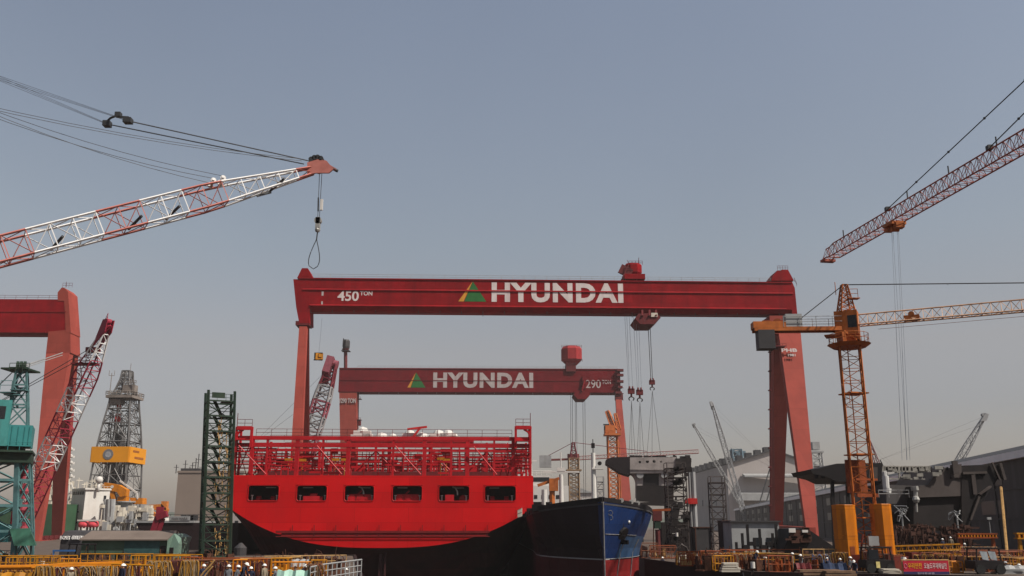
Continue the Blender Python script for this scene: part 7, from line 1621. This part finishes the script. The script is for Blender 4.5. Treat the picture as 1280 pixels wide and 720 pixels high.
Y = 97; root = thing('work_truck', 'dark work vehicle with two pale window panes below the rusty skip', 'work vehicle', (at(1239, 718, Y).x, 86, 0)); c = V((at(1239, 718, 86).x, 86, 0)); cart(root, c, m_blk, False)
for dx in (-.62, .12): e = MB(); e.prism([V((c.x + dx, 85.95, 1.3)), V((c.x + dx + .55, 85.95, 1.2)), V((c.x + dx + .45, 85.95, 1.95)), V((c.x + dx - .2, 85.95, 2.0))], V((0, .04, 0))); e.build('window', M('pale glass', (.3, .33, .35), .2), root)
Y = 104; root = thing('forklift', 'black machine with blue bars behind the yellow rail beneath the grey float', 'work vehicle', (at(97, 690, Y).x, Y, 0)); c = V((at(97, 690, Y).x, Y, 0)); cart(root, c, m_blk, False)
e = MB(); e.bar(V((c.x - 2.6, Y - .2, 1.6)), V((c.x - .2, Y - .2, 1.6)), .18); e.bar(V((c.x - 2.6, Y - .2, 1.1)), V((c.x - .2, Y - .2, 1.1)), .1); e.bar(V((c.x - 2.5, Y - .2, 0)), V((c.x - 2.5, Y - .2, 1.6)), .14); e.build('fork', m_blueb, root)
# white plank on the quay edge, spool arch, quay fenders
e = MB(); a, b = at(848, 702.5, 111.5), at(883, 703.5, 111.5); e.bar(a, b, .5, .22, up=UP); e.box((a + b) / 2 - UP * .5 + V((0, .4, 0)), (3, .3, .9)); e.build('plank', m_crm, label='white plank lying along the quay edge right of the blue bow', cat='plank')
e = MB(); 
for k in range(4): e.path([at(842 + k * 1.2, 694, 108 + k * .3), at(846 + k, 686, 108 + k * .3), at(852, 681 - k * .6, 108 + k * .3), at(858 - k * .4, 684, 108 + k * .3), at(863 - k, 694, 108 + k * .3)], .07, 5)
e.build('hose_arch', m_prim, label='bundle of grey hoses arching over behind the white guard rail', cat='hose bundle')
for k, (px, Yk, lab) in enumerate(((930, 87.6, 'leftmost'), (1010, 85.2, 'second'), (1095, 83, 'third'), (1190, 80.6, 'fourth'), (1265, 79, 'rightmost'))):
    p = V((gx(px, Yk - 1), Yk - 1, 0)); root = thing('fender', f'dark rubber fender on the right quay wall, {lab} of the five', 'fender', (p.x, p.y, -1.6), 0, 'fenders on the quay wall'); e = MB(); e.tube(p - UP * 1.7, p - UP * .3, .42, 12); e.build('tube', m_tire, root); e = MB(); e.tube(p - UP * .3, p + V((0, .5, .1)), .04, 4); e.build('chain', m_rope, root)
# loose lamps and odd bits on the quay that catch the light
for (px, py, Y, lab) in ((941, 706, 88, 'white jerrycan at the feet of the stooping worker'), (1129, 700, 89, 'white bucket at the left corner of the red banner'), (846, 668, 140, 'white lamp on the dark trestle')):
    c = at(px, py, Y); root = thing('canister', lab, 'canister', (c.x, Y, c.z - .3)); e = MB(); e.tube(c - UP * .3, c + UP * .25, .2, 10); e.build('body', m_wht, root); e = MB(); e.tube(c + UP * .25, c + UP * .34, .07, 8); e.tube(c - UP * .3, V((c.x, c.y, 0)), .04, 4); e.build('cap', m_rope, root)
m_mix = M('mixed scrap', (.07, .026, .014), .8, var=.6, scale=2.5, grime=.5, gcol=(.03, .018, .015))
e = MB()
for i in range(760):
    if i % 5 < 2: px = rnd.uniform(-10, 425); Yk = rnd.uniform(68, 118)
    else: px = rnd.uniform(872, 1290); Yk = rnd.uniform(92, 116)
    x = gx(px, Yk); h_ = rnd.uniform(.1, 1.0) ** 1.2 * (1.35 if i % 5 >= 2 else 1.); e.box(V((x, Yk, h_ / 2)), (rnd.uniform(.15, 1.2), rnd.uniform(.2, 1), h_), rnd.uniform(0, 3))
    if i % 4 == 0: e.path([V((x - .5, Yk, .05)), V((x - .2, Yk - .1, .5 + h_)), V((x + .3, Yk, .4 + h_ * .8)), V((x + .8, Yk, .05))], .04, 4)
    if i % 7 == 0: e.tube(V((x, Yk, 0)), V((x + rnd.uniform(-.4, .4), Yk, 1.0 + rnd.random())), .04, 4)
tag(e.build('scrap_litter', m_mix), 'brown scrap, hoses and offcuts strewn over the quays', 'scrap', kind='stuff')
# ------------------------------------------------------------------ air, sky, sun, camera
h = MB(); h.bx(-2700, 2700, -60, 2450, -14.5, 150)
hz = h.build('haze', [], local=True, kind='stuff'); hz['label'] = 'grey summer haze lying over the shipyard'; hz['category'] = 'haze'
m = bpy.data.materials.new('haze'); m.use_nodes = True; hz.data.materials.append(m); nt = m.node_tree; nt.nodes.remove(nt.nodes['Principled BSDF'])
pv = nt.nodes.new('ShaderNodeVolumePrincipled'); pv.inputs['Color'].default_value = (.58, .55, .54, 1); pv.inputs['Density'].default_value = HAZE; pv.inputs['Anisotropy'].default_value = .0
nt.links.new(pv.outputs[0], nt.nodes['Material Output'].inputs['Volume'])
SEL, SAZ = R(50), R(62)                              # sun height; turned to the right of straight behind the camera
sd = V((math.sin(SAZ) * math.cos(SEL), -math.cos(SAZ) * math.cos(SEL), math.sin(SEL)))
w = bpy.data.worlds.new('World'); SC.world = w; w.use_nodes = True; nt = w.node_tree
sk = nt.nodes.new('ShaderNodeTexSky'); sk.sky_type = 'NISHITA'; sk.sun_disc = False; sk.sun_elevation = SEL; sk.sun_rotation = math.atan2(sd.x, sd.y); sk.dust_density = 1.6; sk.air_density = 1.3; sk.ozone_density = 1.5
hs = nt.nodes.new('ShaderNodeHueSaturation'); hs.inputs['Saturation'].default_value = .75; hs.inputs['Value'].default_value = 1
nt.links.new(sk.outputs[0], hs.inputs['Color'])
tc = nt.nodes.new('ShaderNodeTexCoord'); sx = nt.nodes.new('ShaderNodeSeparateXYZ'); nt.links.new(tc.outputs['Generated'], sx.inputs[0])
cr = nt.nodes.new('ShaderNodeValToRGB'); nt.links.new(sx.outputs['Z'], cr.inputs[0]); el = cr.color_ramp.elements   # smog tint towards the horizon
for p_, c_ in ((.12, (.79, .69, .70)), (.18, (.90, .745, .685)), (.29, (.935, .856, .79))): el.new(p_).color = (*c_, 1)
el[0].color = (.71, .64, .68, 1); el[-1].position = .54; el[-1].color = (1.0, .95, .92, 1)
mu = nt.nodes.new('ShaderNodeMix'); mu.data_type = 'RGBA'; mu.blend_type = 'MULTIPLY'; mu.inputs['Factor'].default_value = 1; nt.links.new(hs.outputs[0], mu.inputs['A']); nt.links.new(cr.outputs[0], mu.inputs['B'])
nz = nt.nodes.new('ShaderNodeTexNoise'); nz.inputs['Scale'].default_value = 1.6; nz.inputs['Detail'].default_value = 4; nt.links.new(tc.outputs['Generated'], nz.inputs['Vector'])
mz = nt.nodes.new('ShaderNodeMapRange'); mz.inputs[1].default_value = .3; mz.inputs[2].default_value = .7; mz.inputs[3].default_value = .95; mz.inputs[4].default_value = 1.05; nt.links.new(nz.outputs['Fac'], mz.inputs[0])   # uneven smog
mv = nt.nodes.new('ShaderNodeVectorMath'); mv.operation = 'SCALE'; nt.links.new(mu.outputs['Result'], mv.inputs[0]); nt.links.new(mz.outputs[0], mv.inputs['Scale'])
nt.links.new(mv.outputs[0], nt.nodes['Background'].inputs['Color']); nt.nodes['Background'].inputs['Strength'].default_value = SKY
l = bpy.data.lights.new('sun', 'SUN'); l.energy = SUN; l.angle = R(.6); l.color = (1, .94, .84); lo = bpy.data.objects.new('sun', l); C.objects.link(lo); lo.rotation_euler = sd.to_track_quat('Z', 'Y').to_euler()
ca = bpy.data.cameras.new('camera'); ca.lens = F / 1280 * 36; ca.sensor_width = 36; ca.clip_end = 12000; ca.clip_start = .1; co = bpy.data.objects.new('camera', ca); C.objects.link(co); co.location = CAM; co.rotation_euler = (R(90) + TH, 0, 0); SC.camera = co
SC.view_settings.view_transform = 'Standard'; SC.view_settings.look = 'None'; SC.view_settings.exposure = EXPO; SC.view_settings.gamma = 1
SC.render.engine = 'CYCLES'; SC.cycles.use_denoising = True; SC.cycles.max_bounces = 6; SC.cycles.volume_bounces = 0; SC.cycles.diffuse_bounces = 3; SC.cycles.glossy_bounces = 2
